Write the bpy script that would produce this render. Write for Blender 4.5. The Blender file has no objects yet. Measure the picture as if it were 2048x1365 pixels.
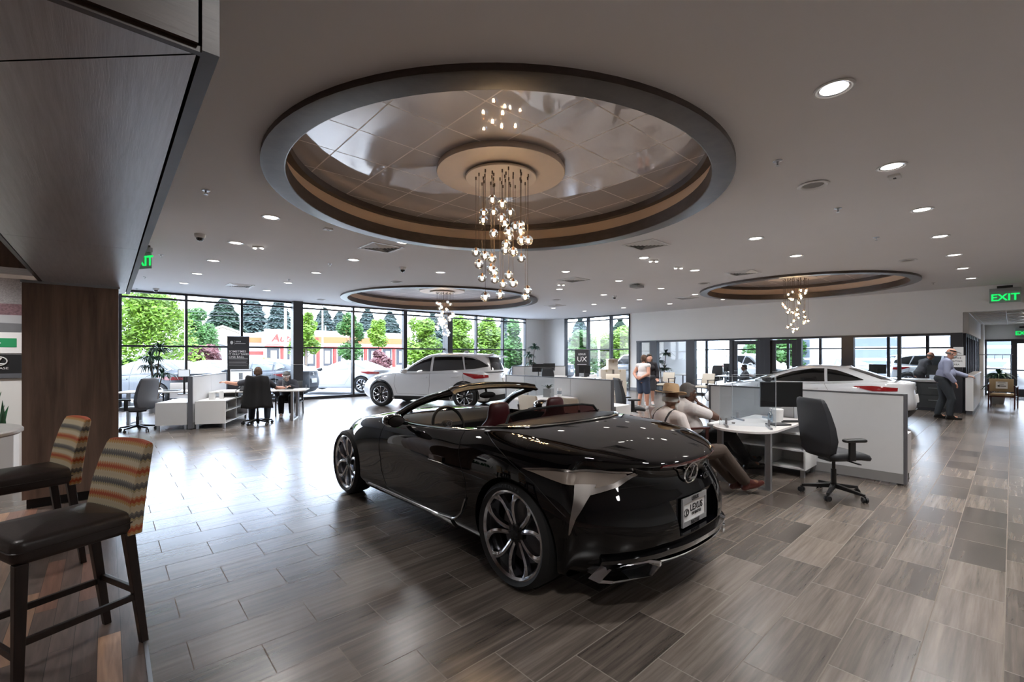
import bpy, bmesh, math, random
from mathutils import Vector, Matrix, noise
R=math.radians; PI=math.pi
scene=bpy.context.scene
COL=scene.collection
SN,CS=math.sin(R(48)),math.cos(R(48))
CEIL=3.45
def onz(px,py,z):
    d=(1.6-z)*900/(py-710); a=(px-1024)/900
    return (d*(CS+SN*a),d*(SN-CS*a))
def onx(px,py,x):
    a=(px-1024)/900; s=x/(CS+SN*a); return (s*(SN-CS*a),1.6-(py-710)*s/900)
def ony(px,py,y):
    a=(px-1024)/900; s=y/(SN-CS*a); return (s*(CS+SN*a),1.6-(py-710)*s/900)
def cam2w(X,Z): return (SN*X+CS*Z, -CS*X+SN*Z)
def atd(px,d):
    a=(px-1024)/900; return (d*(CS+SN*a),d*(SN-CS*a))
# ---------------------------------------------------------------- colour + materials
def lin(c):
    return tuple((x/255/12.92 if x/255<=0.04045 else ((x/255+0.055)/1.055)**2.4) for x in c)
MATS={}
def nmat(name):
    m=bpy.data.materials.new(name); m.use_nodes=True
    nt=m.node_tree; return m,nt,nt.nodes,nt.links,nt.nodes['Principled BSDF']
def mat(name,c,rough=.5,metal=0,spec=.5,coat=0,var=.06,scale=6,bump=0,bscale=80,emit=None,es=0,trans=0,stretch=None,sheen=0,coatr=.05,alpha=None):
    if name in MATS: return MATS[name]
    m,nt,N,L,b=nmat(name)
    col=lin(c)
    b.inputs['Roughness'].default_value=rough; b.inputs['Metallic'].default_value=metal
    b.inputs['Specular IOR Level'].default_value=spec
    b.inputs['Coat Weight'].default_value=coat; b.inputs['Coat Roughness'].default_value=coatr
    if sheen: b.inputs['Sheen Weight'].default_value=sheen
    tc=N.new('ShaderNodeTexCoord'); mp=N.new('ShaderNodeMapping'); L.new(tc.outputs['Object'],mp.inputs[0])
    if stretch: mp.inputs['Scale'].default_value=stretch
    nz=N.new('ShaderNodeTexNoise'); nz.inputs['Scale'].default_value=scale; nz.inputs['Detail'].default_value=5
    L.new(mp.outputs[0],nz.inputs[0])
    mx=N.new('ShaderNodeMix'); mx.data_type='RGBA'
    mx.inputs[6].default_value=tuple(x*(1-var) for x in col)+(1,)
    mx.inputs[7].default_value=tuple(min(1,x*(1+var)) for x in col)+(1,)
    L.new(nz.outputs[0],mx.inputs[0]); L.new(mx.outputs[2],b.inputs['Base Color'])
    if bump:
        n2=N.new('ShaderNodeTexNoise'); n2.inputs['Scale'].default_value=bscale; L.new(mp.outputs[0],n2.inputs[0])
        bp=N.new('ShaderNodeBump'); bp.inputs['Strength'].default_value=bump; bp.inputs['Distance'].default_value=.01
        L.new(n2.outputs[0],bp.inputs['Height']); L.new(bp.outputs[0],b.inputs['Normal'])
    if emit:
        b.inputs['Emission Color'].default_value=lin(emit)+(1,); b.inputs['Emission Strength'].default_value=es
    if trans: b.inputs['Transmission Weight'].default_value=trans
    if alpha is not None: b.inputs['Alpha'].default_value=alpha
    MATS[name]=m; return m
def glass(name,tint=(255,255,255),refl=.08,rough=0.0,grazing=.6):
    if name in MATS: return MATS[name]
    m,nt,N,L,b=nmat(name); N.remove(b); out=N['Material Output']
    t=N.new('ShaderNodeBsdfTransparent'); t.inputs[0].default_value=lin(tint)+(1,)
    g=N.new('ShaderNodeBsdfGlossy'); g.inputs['Roughness'].default_value=rough
    lw=N.new('ShaderNodeLayerWeight'); lw.inputs[0].default_value=.25
    mr=N.new('ShaderNodeMapRange'); mr.inputs[3].default_value=refl; mr.inputs[4].default_value=grazing
    L.new(lw.outputs['Facing'],mr.inputs[0])
    pw=N.new('ShaderNodeMath'); pw.operation='POWER'; pw.inputs[1].default_value=3
    L.new(lw.outputs['Facing'],pw.inputs[0]); L.new(pw.outputs[0],mr.inputs[0])
    mx=N.new('ShaderNodeMixShader'); L.new(mr.outputs[0],mx.inputs[0]); L.new(t.outputs[0],mx.inputs[1]); L.new(g.outputs[0],mx.inputs[2])
    L.new(mx.outputs[0],out.inputs[0]); MATS[name]=m; return m
# ---------------------------------------------------------------- mesh builder
class MB:
    def __init__(s,M=None): s.v=[]; s.f=[]; s.M=M or Matrix.Identity(4)
    def add(s,vs,fs):
        o=len(s.v); s.v+= [s.M@Vector(p) for p in vs]; s.f+=[tuple(o+i for i in f) for f in fs]; return s
    def box(s,x0,x1,y0,y1,z0,z1):
        v=[(x0,y0,z0),(x1,y0,z0),(x1,y1,z0),(x0,y1,z0),(x0,y0,z1),(x1,y0,z1),(x1,y1,z1),(x0,y1,z1)]
        return s.add(v,[(0,3,2,1),(4,5,6,7),(0,1,5,4),(1,2,6,5),(2,3,7,6),(3,0,4,7)])
    def obox(s,c,size,rot=None):
        M=Matrix.Translation(c)@(rot.to_4x4() if rot else Matrix.Identity(4))
        k=s.M; s.M=k@M; x,y,z=[q/2 for q in size]; s.box(-x,x,-y,y,-z,z); s.M=k; return s
    def bar(s,p0,p1,w,h,up=(0,0,1)):
        p0,p1=Vector(p0),Vector(p1); d=(p1-p0); L=d.length; d.normalize()
        u=Vector(up)
        if abs(d.dot(u))>.99: u=Vector((0,1,0))
        x=d.cross(u).normalized(); z=x.cross(d).normalized()
        vs=[]
        for p in (p0,p1):
            for a,b in ((-1,-1),(1,-1),(1,1),(-1,1)): vs.append(p+x*a*w/2+z*b*h/2)
        return s.add(vs,[(0,1,2,3),(7,6,5,4),(0,4,5,1),(1,5,6,2),(2,6,7,3),(3,7,4,0)])
    def loft(s,rings,cu=True,cap=(True,True),cv=False):
        n=len(rings[0]); vs=[p for r in rings for p in r]; fs=[]
        m=len(rings)
        for i in range(m if cv else m-1):
            a=i*n; b=((i+1)%m)*n
            for j in range(n if cu else n-1):
                k=(j+1)%n; fs.append((a+j,a+k,b+k,b+j))
        if cu and not cv:
            if cap[0]: fs.append(tuple(range(n-1,-1,-1)))
            if cap[1]: fs.append(tuple((m-1)*n+j for j in range(n)))
        return s.add(vs,fs)
    def tube(s,pts,r,n=8,closed=False,cap=True,flat=1.0):
        pts=[Vector(p) for p in pts]; m=len(pts); rs=r if isinstance(r,(list,tuple)) else [r]*m
        rings=[]; prev=None
        for i,p in enumerate(pts):
            if closed: t=pts[(i+1)%m]-pts[i-1]
            else: t=pts[min(i+1,m-1)]-pts[max(i-1,0)]
            t.normalize()
            if prev is None:
                u=Vector((0,0,1)) if abs(t.z)<.9 else Vector((1,0,0)); u=(u-t*u.dot(t)).normalized()
            else: u=(prev-t*prev.dot(t)).normalized()
            prev=u; w=t.cross(u)
            rings.append([p+(u*math.cos(2*PI*j/n)+w*math.sin(2*PI*j/n)*flat)*rs[i] for j in range(n)])
        return s.loft(rings,cap=(cap,cap),cv=closed)
    def cyl(s,p0,p1,r0,r1=None,n=16,cap=True):
        return s.tube([p0,p1],[r0,r0 if r1 is None else r1],n,cap=cap)
    def lathe(s,prof,n=24,c=(0,0,0),axis=None,a0=0,a1=None):
        full=a1 is None; a1=2*PI if full else a1
        M=Matrix.Identity(3)
        if axis is not None: M=Vector((0,0,1)).rotation_difference(Vector(axis)).to_matrix()
        rings=[]; c=Vector(c); k=n if full else n+1
        for r,z in prof: rings.append([c+M@Vector((r*math.cos(a0+(a1-a0)*j/n),r*math.sin(a0+(a1-a0)*j/n),z)) for j in range(k)])
        return s.loft(rings,cu=full,cap=(False,False))
    def ball(s,c,r,n=12,m=8):
        r=r if isinstance(r,(tuple,list)) else (r,r,r); c=Vector(c)
        vs=[c+Vector((0,0,-r[2]))]; fs=[]
        for i in range(1,m):
            t=-PI/2+PI*i/m
            for j in range(n): vs.append(c+Vector((r[0]*math.cos(t)*math.cos(2*PI*j/n),r[1]*math.cos(t)*math.sin(2*PI*j/n),r[2]*math.sin(t))))
        vs.append(c+Vector((0,0,r[2])))
        for j in range(n):
            k=(j+1)%n; fs.append((0,1+k,1+j)); fs.append((len(vs)-1,1+(m-2)*n+j,1+(m-2)*n+k))
            for i in range(m-2): fs.append((1+i*n+j,1+i*n+k,1+(i+1)*n+k,1+(i+1)*n+j))
        return s.add(vs,fs)
    def prism(s,poly,h0,h1,ax='z'):
        def P(a,b,h): return (a,b,h) if ax=='z' else ((a,h,b) if ax=='y' else (h,a,b))
        n=len(poly); vs=[P(a,b,h0) for a,b in poly]+[P(a,b,h1) for a,b in poly]
        fs=[tuple(range(n-1,-1,-1)),tuple(range(n,2*n))]+[(i,(i+1)%n,n+(i+1)%n,n+i) for i in range(n)]
        return s.add(vs,fs)
    def quad(s,a,b,c,d): return s.add([a,b,c,d],[(0,1,2,3)])
    def build(s,name,m,parent=None,smooth=35,bevel=0,seg=2,sub=0,fix=True):
        me=bpy.data.meshes.new(name); me.from_pydata(s.v,[],s.f)
        if fix:
            bm=bmesh.new(); bm.from_mesh(me); bmesh.ops.recalc_face_normals(bm,faces=bm.faces); bm.to_mesh(me); bm.free()
        if smooth:
            me.polygons.foreach_set('use_smooth',[True]*len(me.polygons))
            if smooth<180: me.set_sharp_from_angle(angle=R(smooth))
        ob=bpy.data.objects.new(name,me); COL.objects.link(ob)
        for q in (m if isinstance(m,(list,tuple)) else [m]): me.materials.append(q)
        if parent: ob.parent=parent
        if bevel:
            b=ob.modifiers.new('bevel','BEVEL'); b.width=bevel; b.segments=seg; b.limit_method='ANGLE'; b.angle_limit=R(40)
            b.harden_normals=False
        if sub:
            q=ob.modifiers.new('sub','SUBSURF'); q.levels=sub; q.render_levels=sub
        return ob
def tag(o,label,cat,group=None,kind=None):
    if label: o['label']=label
    if cat: o['category']=cat
    if group: o['group']=group
    if kind: o['kind']=kind
    return o
def thing(name,label,cat,loc=(0,0,0),rz=0,group=None):
    o=bpy.data.objects.new(name,None); COL.objects.link(o); o.location=loc; o.rotation_euler=(0,0,rz)
    o.empty_display_size=.2
    return tag(o,label,cat,group)
def struct(o): o['kind']='structure'; return o
def kids(o): return [c for c in bpy.data.objects if c.parent==o]
def dup(o,loc,rz=None,label=None,group=None,parent=None):
    CH={}
    for c in bpy.data.objects:
        if c.parent: CH.setdefault(c.parent.name,[]).append(c)
    def rec(s,par):
        c=s.copy(); COL.objects.link(c); c.parent=par
        for q in CH.get(s.name,[]): rec(q,c)
        return c
    r=rec(o,parent); r.location=loc
    if rz is not None: r.rotation_euler=(0,0,rz)
    if label: r['label']=label
    if group: r['group']=group
    return r
def rrect(w,h,r,n=5,cx=0,cy=0):
    pts=[]
    for sx,sy,a in ((1,1,0),(-1,1,90),(-1,-1,180),(1,-1,270)):
        for i in range(n+1):
            t=R(a+90*i/n); pts.append((cx+sx*(w/2-r)+r*math.cos(t),cy+sy*(h/2-r)+r*math.sin(t)))
    return pts
def text(name,body,size,m,parent=None,loc=(0,0,0),rot=(0,0,0),ext=.002,align='CENTER',bold=0,shear=0,sx=1):
    cu=bpy.data.curves.new(name,'FONT'); cu.body=body; cu.size=size; cu.extrude=ext; cu.align_x=align; cu.align_y='CENTER'; cu.offset=bold; cu.shear=shear
    cu.resolution_u=3
    o=bpy.data.objects.new('tmp',cu); COL.objects.link(o)
    dg=bpy.context.evaluated_depsgraph_get(); me=bpy.data.meshes.new_from_object(o.evaluated_get(dg)); 
    bpy.data.objects.remove(o); bpy.data.curves.remove(cu)
    ob=bpy.data.objects.new(name,me); COL.objects.link(ob); me.materials.clear(); me.materials.append(m)
    ob.location=loc; ob.rotation_euler=rot; ob.scale=(sx,1,1)
    if parent: ob.parent=parent
    return ob
# ---------------------------------------------------------------- render settings + camera
scene.view_settings.view_transform='Standard'; scene.view_settings.look='None'
scene.view_settings.gamma=1; scene.view_settings.exposure=1.2; scene.view_settings.use_curve_mapping=False
cy=scene.cycles
cy.use_denoising=True
try: cy.denoiser='OPENIMAGEDENOISE'
except Exception: pass
cy.max_bounces=9; cy.diffuse_bounces=4; cy.glossy_bounces=4; cy.transmission_bounces=6; cy.transparent_max_bounces=24
cy.sample_clamp_indirect=6; cy.caustics_reflective=False; cy.caustics_refractive=False
cd=bpy.data.cameras.new('camera'); cam=bpy.data.objects.new('camera',cd); COL.objects.link(cam)
cd.sensor_width=36; cd.lens=900/2048*36; cd.shift_y=27.5/2048; cd.clip_start=.05; cd.clip_end=600
cam.location=(0,0,1.6); cam.rotation_euler=(R(90),0,R(48)-R(90)); scene.camera=cam
# ---------------------------------------------------------------- shared materials
M_white=mat('white_wall_paint',(234,233,231),.75,var=.02,scale=2)
M_ceil=mat('ceiling_paint',(238,237,239),.85,var=.02,scale=1.5)
M_dark=mat('dark_bronze_aluminium',(52,53,58),.42,metal=.35,var=.05)
M_black=mat('black_plastic',(20,20,22),.45,var=.08)
M_chrome=mat('polished_chrome',(215,217,220),.08,metal=1,var=.02)
M_steel=mat('satin_steel',(168,170,174),.32,metal=.9,var=.04)
M_wlam=mat('white_laminate',(226,226,226),.35,var=.015)
M_glass=glass('clear_glass',(247,250,250),.03,grazing=.5)
M_plexi=glass('clear_acrylic',(244,247,249),.035,grazing=.55)
M_paper=mat('white_paper',(235,235,235),.7,var=.02)
M_ink=mat('black_ink',(22,22,24),.6)
# floor tile
def tile_material():
    m,nt,N,L,b=nmat('striped_porcelain_tile')
    tc=N.new('ShaderNodeTexCoord'); mp=N.new('ShaderNodeMapping'); mp.inputs['Location'].default_value=(-.33,-4.908+.305*40,0)
    L.new(tc.outputs['Object'],mp.inputs[0])
    br=N.new('ShaderNodeTexBrick'); br.offset=.5; br.inputs['Scale'].default_value=1
    br.inputs['Brick Width'].default_value=.61; br.inputs['Row Height'].default_value=.305; br.inputs['Mortar Size'].default_value=.003
    br.inputs['Mortar Smooth'].default_value=.1
    br.inputs['Color1'].default_value=(0,0,0,1); br.inputs['Color2'].default_value=(1,1,1,1); br.inputs['Mortar'].default_value=(.5,.5,.5,1)
    L.new(mp.outputs[0],br.inputs['Vector'])
    sp=N.new('ShaderNodeSeparateColor'); L.new(br.outputs['Color'],sp.inputs[0])
    # veins: stretched noise, a different slice for every tile
    mv=N.new('ShaderNodeMapping'); mv.inputs['Scale'].default_value=(.9,19,1); L.new(tc.outputs['Object'],mv.inputs[0])
    w=N.new('ShaderNodeMath'); w.operation='MULTIPLY'; w.inputs[1].default_value=53; L.new(sp.outputs[0],w.inputs[0])
    nz=N.new('ShaderNodeTexNoise'); nz.noise_dimensions='4D'; nz.inputs['Scale'].default_value=1.6; nz.inputs['Detail'].default_value=7; nz.inputs['Roughness'].default_value=.62; nz.inputs['Distortion'].default_value=.25
    L.new(mv.outputs[0],nz.inputs['Vector']); L.new(w.outputs[0],nz.inputs['W'])
    nb=N.new('ShaderNodeTexNoise'); nb.noise_dimensions='4D'; nb.inputs['Scale'].default_value=.35; nb.inputs['Detail'].default_value=3
    L.new(mv.outputs[0],nb.inputs['Vector']); L.new(w.outputs[0],nb.inputs['W'])
    s1=N.new('ShaderNodeMath'); s1.operation='MULTIPLY_ADD'; L.new(nz.outputs[0],s1.inputs[0]); s1.inputs[1].default_value=.95
    s2=N.new('ShaderNodeMath'); s2.operation='MULTIPLY_ADD'; L.new(nb.outputs[0],s2.inputs[0]); s2.inputs[1].default_value=.55; s2.inputs[2].default_value=-.42
    L.new(s2.outputs[0],s1.inputs[2])
    s3=N.new('ShaderNodeMath'); s3.operation='MULTIPLY_ADD'; L.new(sp.outputs[0],s3.inputs[0]); s3.inputs[1].default_value=.27; L.new(s1.outputs[0],s3.inputs[2])
    cr=N.new('ShaderNodeValToRGB'); L.new(s3.outputs[0],cr.inputs[0])
    e=cr.color_ramp.elements; e[0].position=.2; e[0].color=lin((62,55,50))+(1,); e[1].position=.76; e[1].color=lin((134,122,112))+(1,)
    x=e.new(.46); x.color=lin((98,89,82))+(1,)
    mx=N.new('ShaderNodeMix'); mx.data_type='RGBA'; L.new(br.outputs['Fac'],mx.inputs[0]); L.new(cr.outputs[0],mx.inputs[6]); mx.inputs[7].default_value=lin((128,119,111))+(1,)
    L.new(mx.outputs[2],b.inputs['Base Color'])
    r=N.new('ShaderNodeMapRange'); L.new(nz.outputs[0],r.inputs[0]); r.inputs[1].default_value=.3; r.inputs[2].default_value=.7; r.inputs[3].default_value=.258; r.inputs[4].default_value=.262
    r2=N.new('ShaderNodeMath'); r2.operation='MULTIPLY_ADD'; L.new(sp.outputs[0],r2.inputs[0]); r2.inputs[1].default_value=.006; L.new(r.outputs[0],r2.inputs[2])
    r3=N.new('ShaderNodeMath'); r3.operation='MULTIPLY_ADD'; r3.use_clamp=True; L.new(br.outputs['Fac'],r3.inputs[0]); r3.inputs[1].default_value=.6; L.new(r2.outputs[0],r3.inputs[2])
    L.new(r3.outputs[0],b.inputs['Roughness']); b.inputs['IOR'].default_value=1.87
    sl=N.new('ShaderNodeMath'); sl.operation='MULTIPLY_ADD'; L.new(br.outputs['Fac'],sl.inputs[0]); sl.inputs[1].default_value=-.5; sl.inputs[2].default_value=.5; L.new(sl.outputs[0],b.inputs['Specular IOR Level'])
    bp=N.new('ShaderNodeBump'); bp.inputs['Strength'].default_value=.25; bp.inputs['Distance'].default_value=.002; bp.invert=True
    L.new(br.outputs['Fac'],bp.inputs['Height']); L.new(bp.outputs[0],b.inputs['Normal'])
    return m
def plank_material():
    m,nt,N,L,b=nmat('mixed_walnut_planks')
    tc=N.new('ShaderNodeTexCoord'); mp=N.new('ShaderNodeMapping'); mp.inputs['Rotation'].default_value=(0,0,R(90)); mp.inputs['Location'].default_value=(3.1,20.03,0)
    L.new(tc.outputs['Object'],mp.inputs[0])
    br=N.new('ShaderNodeTexBrick'); br.offset=.37; br.inputs['Scale'].default_value=1
    br.inputs['Brick Width'].default_value=.92; br.inputs['Row Height'].default_value=.098; br.inputs['Mortar Size'].default_value=.0012
    br.inputs['Color1'].default_value=(0,0,0,1); br.inputs['Color2'].default_value=(1,1,1,1); br.inputs['Mortar'].default_value=(.5,.5,.5,1)
    L.new(mp.outputs[0],br.inputs['Vector']); sp=N.new('ShaderNodeSeparateColor'); L.new(br.outputs['Color'],sp.inputs[0])
    mv=N.new('ShaderNodeMapping'); mv.inputs['Scale'].default_value=(14,1.3,1); L.new(tc.outputs['Object'],mv.inputs[0])
    w=N.new('ShaderNodeMath'); w.operation='MULTIPLY'; w.inputs[1].default_value=41; L.new(sp.outputs[0],w.inputs[0])
    nz=N.new('ShaderNodeTexNoise'); nz.noise_dimensions='4D'; nz.inputs['Scale'].default_value=2.2; nz.inputs['Detail'].default_value=6; nz.inputs['Distortion'].default_value=.8
    L.new(mv.outputs[0],nz.inputs['Vector']); L.new(w.outputs[0],nz.inputs['W'])
    cr=N.new('ShaderNodeValToRGB'); L.new(sp.outputs[0],cr.inputs[0]); e=cr.color_ramp.elements
    e[0].position=.0; e[0].color=lin((92,78,72))+(1,); e[1].position=1; e[1].color=lin((188,150,122))+(1,)
    for p,c in ((.35,(112,98,92)),(.62,(104,90,84)),(.74,(150,108,92)),(.86,(124,96,84))): x=e.new(p); x.color=lin(c)+(1,)
    mu=N.new('ShaderNodeMapRange'); L.new(nz.outputs[0],mu.inputs[0]); mu.inputs[1].default_value=.25; mu.inputs[2].default_value=.75; mu.inputs[3].default_value=.62; mu.inputs[4].default_value=1.3
    mm=N.new('ShaderNodeMix'); mm.data_type='RGBA'; mm.blend_type='MULTIPLY'; mm.inputs[0].default_value=1; L.new(cr.outputs[0],mm.inputs[6]); L.new(mu.outputs[0],mm.inputs[7])
    mx=N.new('ShaderNodeMix'); mx.data_type='RGBA'; L.new(br.outputs['Fac'],mx.inputs[0]); L.new(mm.outputs[2],mx.inputs[6]); mx.inputs[7].default_value=(.02,.018,.016,1)
    L.new(mx.outputs[2],b.inputs['Base Color']); b.inputs['Roughness'].default_value=.3
    bp=N.new('ShaderNodeBump'); bp.inputs['Strength'].default_value=.25; bp.inputs['Distance'].default_value=.003; L.new(nz.outputs[0],bp.inputs['Height']); L.new(bp.outputs[0],b.inputs['Normal'])
    return m
def wood_material(name,c0,c1,axis_scale,rough=.4,bump=.25,sc=2.0,coat=0):
    m,nt,N,L,b=nmat(name)
    tc=N.new('ShaderNodeTexCoord'); mp=N.new('ShaderNodeMapping'); mp.inputs['Scale'].default_value=axis_scale; L.new(tc.outputs['Object'],mp.inputs[0])
    nz=N.new('ShaderNodeTexNoise'); nz.inputs['Scale'].default_value=sc; nz.inputs['Detail'].default_value=8; nz.inputs['Roughness'].default_value=.6; nz.inputs['Distortion'].default_value=.35; L.new(mp.outputs[0],nz.inputs[0])
    cr=N.new('ShaderNodeValToRGB'); L.new(nz.outputs[0],cr.inputs[0]); e=cr.color_ramp.elements
    e[0].position=.3; e[0].color=lin(c0)+(1,); e[1].position=.72; e[1].color=lin(c1)+(1,)
    L.new(cr.outputs[0],b.inputs['Base Color']); b.inputs['Roughness'].default_value=rough; b.inputs['Coat Weight'].default_value=coat; b.inputs['Coat IOR'].default_value=1.9; b.inputs['Coat Roughness'].default_value=rough*.9
    if bump:
        n2=N.new('ShaderNodeTexNoise'); n2.inputs['Scale'].default_value=sc*3.5; n2.inputs['Detail'].default_value=3; n2.inputs['Distortion'].default_value=.6; L.new(mp.outputs[0],n2.inputs[0])
        bp=N.new('ShaderNodeBump'); bp.inputs['Strength'].default_value=bump; bp.inputs['Distance'].default_value=.004; L.new(n2.outputs[0],bp.inputs['Height']); L.new(bp.outputs[0],b.inputs['Normal'])
    return m
M_tile=tile_material(); M_plank=plank_material()
M_walnut=wood_material('dark_walnut_panel',(104,86,76),(150,126,112),(7,7,.55),.42,.15)
M_beam=wood_material('glare_paled_wood_laminate',(150,149,155),(182,181,187),(30,1.4,4),.36,.2,2.0,1)  # dark wood; its pale grey base has the reflected window glare painted in
M_espresso=wood_material('espresso_stained_wood',(24,17,15),(46,32,28),(14,14,1.2),.35,.1)
# ---------------------------------------------------------------- floors
X0,X1,Y0,Y1=-5.0,17.5,-5.0,16.8
b=MB(); b.box(X0,26.1,Y0,16.95,-.12,0); struct(b.build('floor',M_tile,smooth=0))
b=MB(); b.box(-4.9,.15,-4.9,6.78,.0005,.006); struct(b.build('floor_planks',M_plank,smooth=0))
b=MB(); b.box(.15,.168,-4.9,6.78,.0005,.0085); struct(b.build('trim_1',M_steel,smooth=0))
# ---------------------------------------------------------------- ceiling with three round openings
CIRC=[((3.48,4.06),2.5),((8.42,12.87),3.22),((14.09,3.91),2.5)]
def slab_with_holes(name,x0,x1,y0,y1,z,holes,m):
    bm=bmesh.new(); E=[]
    def loop(pts):
        vs=[bm.verts.new((x,y,z)) for x,y in pts]
        for i in range(len(vs)): E.append(bm.edges.new((vs[i],vs[(i+1)%len(vs)])))
    loop([(x0,y0),(x1,y0),(x1,y1),(x0,y1)])
    for (c,r) in holes: loop([(c[0]+r*math.cos(2*PI*i/96),c[1]+r*math.sin(2*PI*i/96)) for i in range(96)])
    bmesh.ops.triangle_fill(bm,edges=E,use_beauty=True)
    me=bpy.data.meshes.new(name); bm.to_mesh(me); bm.free(); me.materials.append(m)
    ob=bpy.data.objects.new(name,me); COL.objects.link(ob); return struct(ob)
slab_with_holes('ceiling',X0,X1+.2,Y0,Y1+.2,CEIL,[(c,r-.05) for c,r in CIRC],M_ceil)
b=MB(); b.box(X0-.3,27.2,Y0-.3,17.9,4.3,4.45); struct(b.build('ceiling_roof_deck',mat('roof_deck',(120,120,120),.9),smooth=0))
# dome rings
M_ring=wood_material('bronze_ring_wood',(62,52,47),(84,72,66),(3,3,9),.34,.1)
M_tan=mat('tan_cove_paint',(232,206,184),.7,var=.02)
def mirror_ceiling():
    m,nt,N,L,b=nmat('glossy_stretch_ceiling')
    tc=N.new('ShaderNodeTexCoord'); mp=N.new('ShaderNodeMapping'); mp.inputs['Rotation'].default_value=(0,0,R(0)); L.new(tc.outputs['Object'],mp.inputs[0])
    br=N.new('ShaderNodeTexBrick'); br.offset=0; br.inputs['Scale'].default_value=1; br.inputs['Brick Width'].default_value=.61; br.inputs['Row Height'].default_value=.61; br.inputs['Mortar Size'].default_value=.008
    L.new(mp.outputs[0],br.inputs['Vector'])
    rr=N.new('ShaderNodeMix'); rr.data_type='RGBA'; L.new(br.outputs['Fac'],rr.inputs[0]); rr.inputs[6].default_value=lin((206,198,197))+(1,); rr.inputs[7].default_value=lin((240,234,230))+(1,)
    L.new(rr.outputs[2],b.inputs['Base Color'])
    gl=N.new('ShaderNodeBsdfGlossy'); gl.inputs['Roughness'].default_value=.03; gl.inputs['Color'].default_value=(.9,.9,.92,1)
    nz=N.new('ShaderNodeTexNoise'); nz.inputs['Scale'].default_value=1.3; L.new(tc.outputs['Object'],nz.inputs[0])
    bp=N.new('ShaderNodeBump'); bp.inputs['Strength'].default_value=.12; bp.inputs['Distance'].default_value=.03; L.new(nz.outputs[0],bp.inputs['Height']); L.new(bp.outputs[0],gl.inputs['Normal'])
    fr=N.new('ShaderNodeMath'); fr.operation='MULTIPLY_ADD'; L.new(br.outputs['Fac'],fr.inputs[0]); fr.inputs[1].default_value=-.30; fr.inputs[2].default_value=.33
    b.inputs['Roughness'].default_value=.5
    mx=N.new('ShaderNodeMixShader'); L.new(fr.outputs[0],mx.inputs[0]); L.new(b.outputs[0],mx.inputs[1]); L.new(gl.outputs[0],mx.inputs[2])
    L.new(mx.outputs[0],N['Material Output'].inputs[0]); return m
M_mirror=mirror_ceiling()
def ceiling_dome(i,c,r):
    x,y=c
    b=MB(); b.lathe([(r,CEIL+.02),(r,CEIL-.05),(r-.03,CEIL-.055),(r-.2,CEIL-.055),(r-.21,CEIL-.05),(r-.21,CEIL+.1),(r-.12,CEIL+.1),(r,CEIL+.1),(r,CEIL+.02)],96,(x,y,0)); struct(b.build('ceiling_ring_%d'%i,M_ring,smooth=12))
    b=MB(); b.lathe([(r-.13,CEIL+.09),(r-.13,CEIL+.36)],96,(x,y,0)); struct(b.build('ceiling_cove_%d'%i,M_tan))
    b=MB(); b.lathe([(r-.12,CEIL+.27),(r-.22,CEIL+.27),(r-.22,CEIL+.4),(r-.12,CEIL+.4)],96,(x,y,0)); struct(b.build('ceiling_molding_%d'%i,M_ring))
    b=MB(); b.lathe([(.001,CEIL+.35),(r-.12,CEIL+.35)],96,(x,y,0)); struct(b.build('ceiling_panel_%d'%i,M_mirror,smooth=0))
for i,(c,r) in enumerate(CIRC): ceiling_dome(i+1,c,r)
# ---------------------------------------------------------------- walls
def wall(name,x0,x1,y0,y1,z0,z1,m=None): 
    b=MB(); b.box(x0,x1,y0,y1,z0,z1); return struct(b.build(name,m or M_white,smooth=0))
wall('wall_south',X0-.2,26.2,Y0-.2,Y0,0,4.3)
wall('wall_west',X0-.2,X0,Y0,17,0,4.3)
wall('wall_north_end',16.05,17.7,16.8,17.0,0,4.3)
wall('wall_north_header',X0,16.05,16.8,17.0,CEIL-.02,4.3)
wall('wall_north_west',X0,-1.4,16.8,17.0,0,CEIL)
wall('wall_east_corner',17.5,17.7,15.36,17.0,0,4.3)
wall('wall_east_header_glass',17.5,17.7,11.5,15.36,CEIL-.02,4.3)
wall('wall_east_end',17.5,17.7,11.13,11.5,0,4.3)
wall('wall_east_header',17.5,17.7,.9,11.13,2.2,4.3)
wall('wall_corridor_header',17.5,17.7,-5,.9,2.77,4.3)
wall('wall_corridor_north',17.7,26.1,.8,.95,2.2,2.77)
wall('wall_corridor_side',17.7,26.1,-5.2,-5,0,2.77)
wall('wall_corridor_end',26.0,26.15,-5,.95,2.2,2.77)
wall('wall_corridor_return',25.0,26.15,.72,1.0,0,2.77)
M_cceil=mat('corridor_ceiling_tile',(214,206,196),.8,var=.03)
b=MB(); b.box(17.7,26.2,-5,.8,2.772,2.9); struct(b.build('ceiling_corridor',M_cceil,smooth=0))
wall('baseboard_east',17.47,17.5,11.12,11.5,0,.14,mat('grey_vinyl_base',(120,121,126),.6))
wall('baseboard_north',16.06,17.5,16.77,16.8,0,.14,MATS['grey_vinyl_base'])
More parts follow.
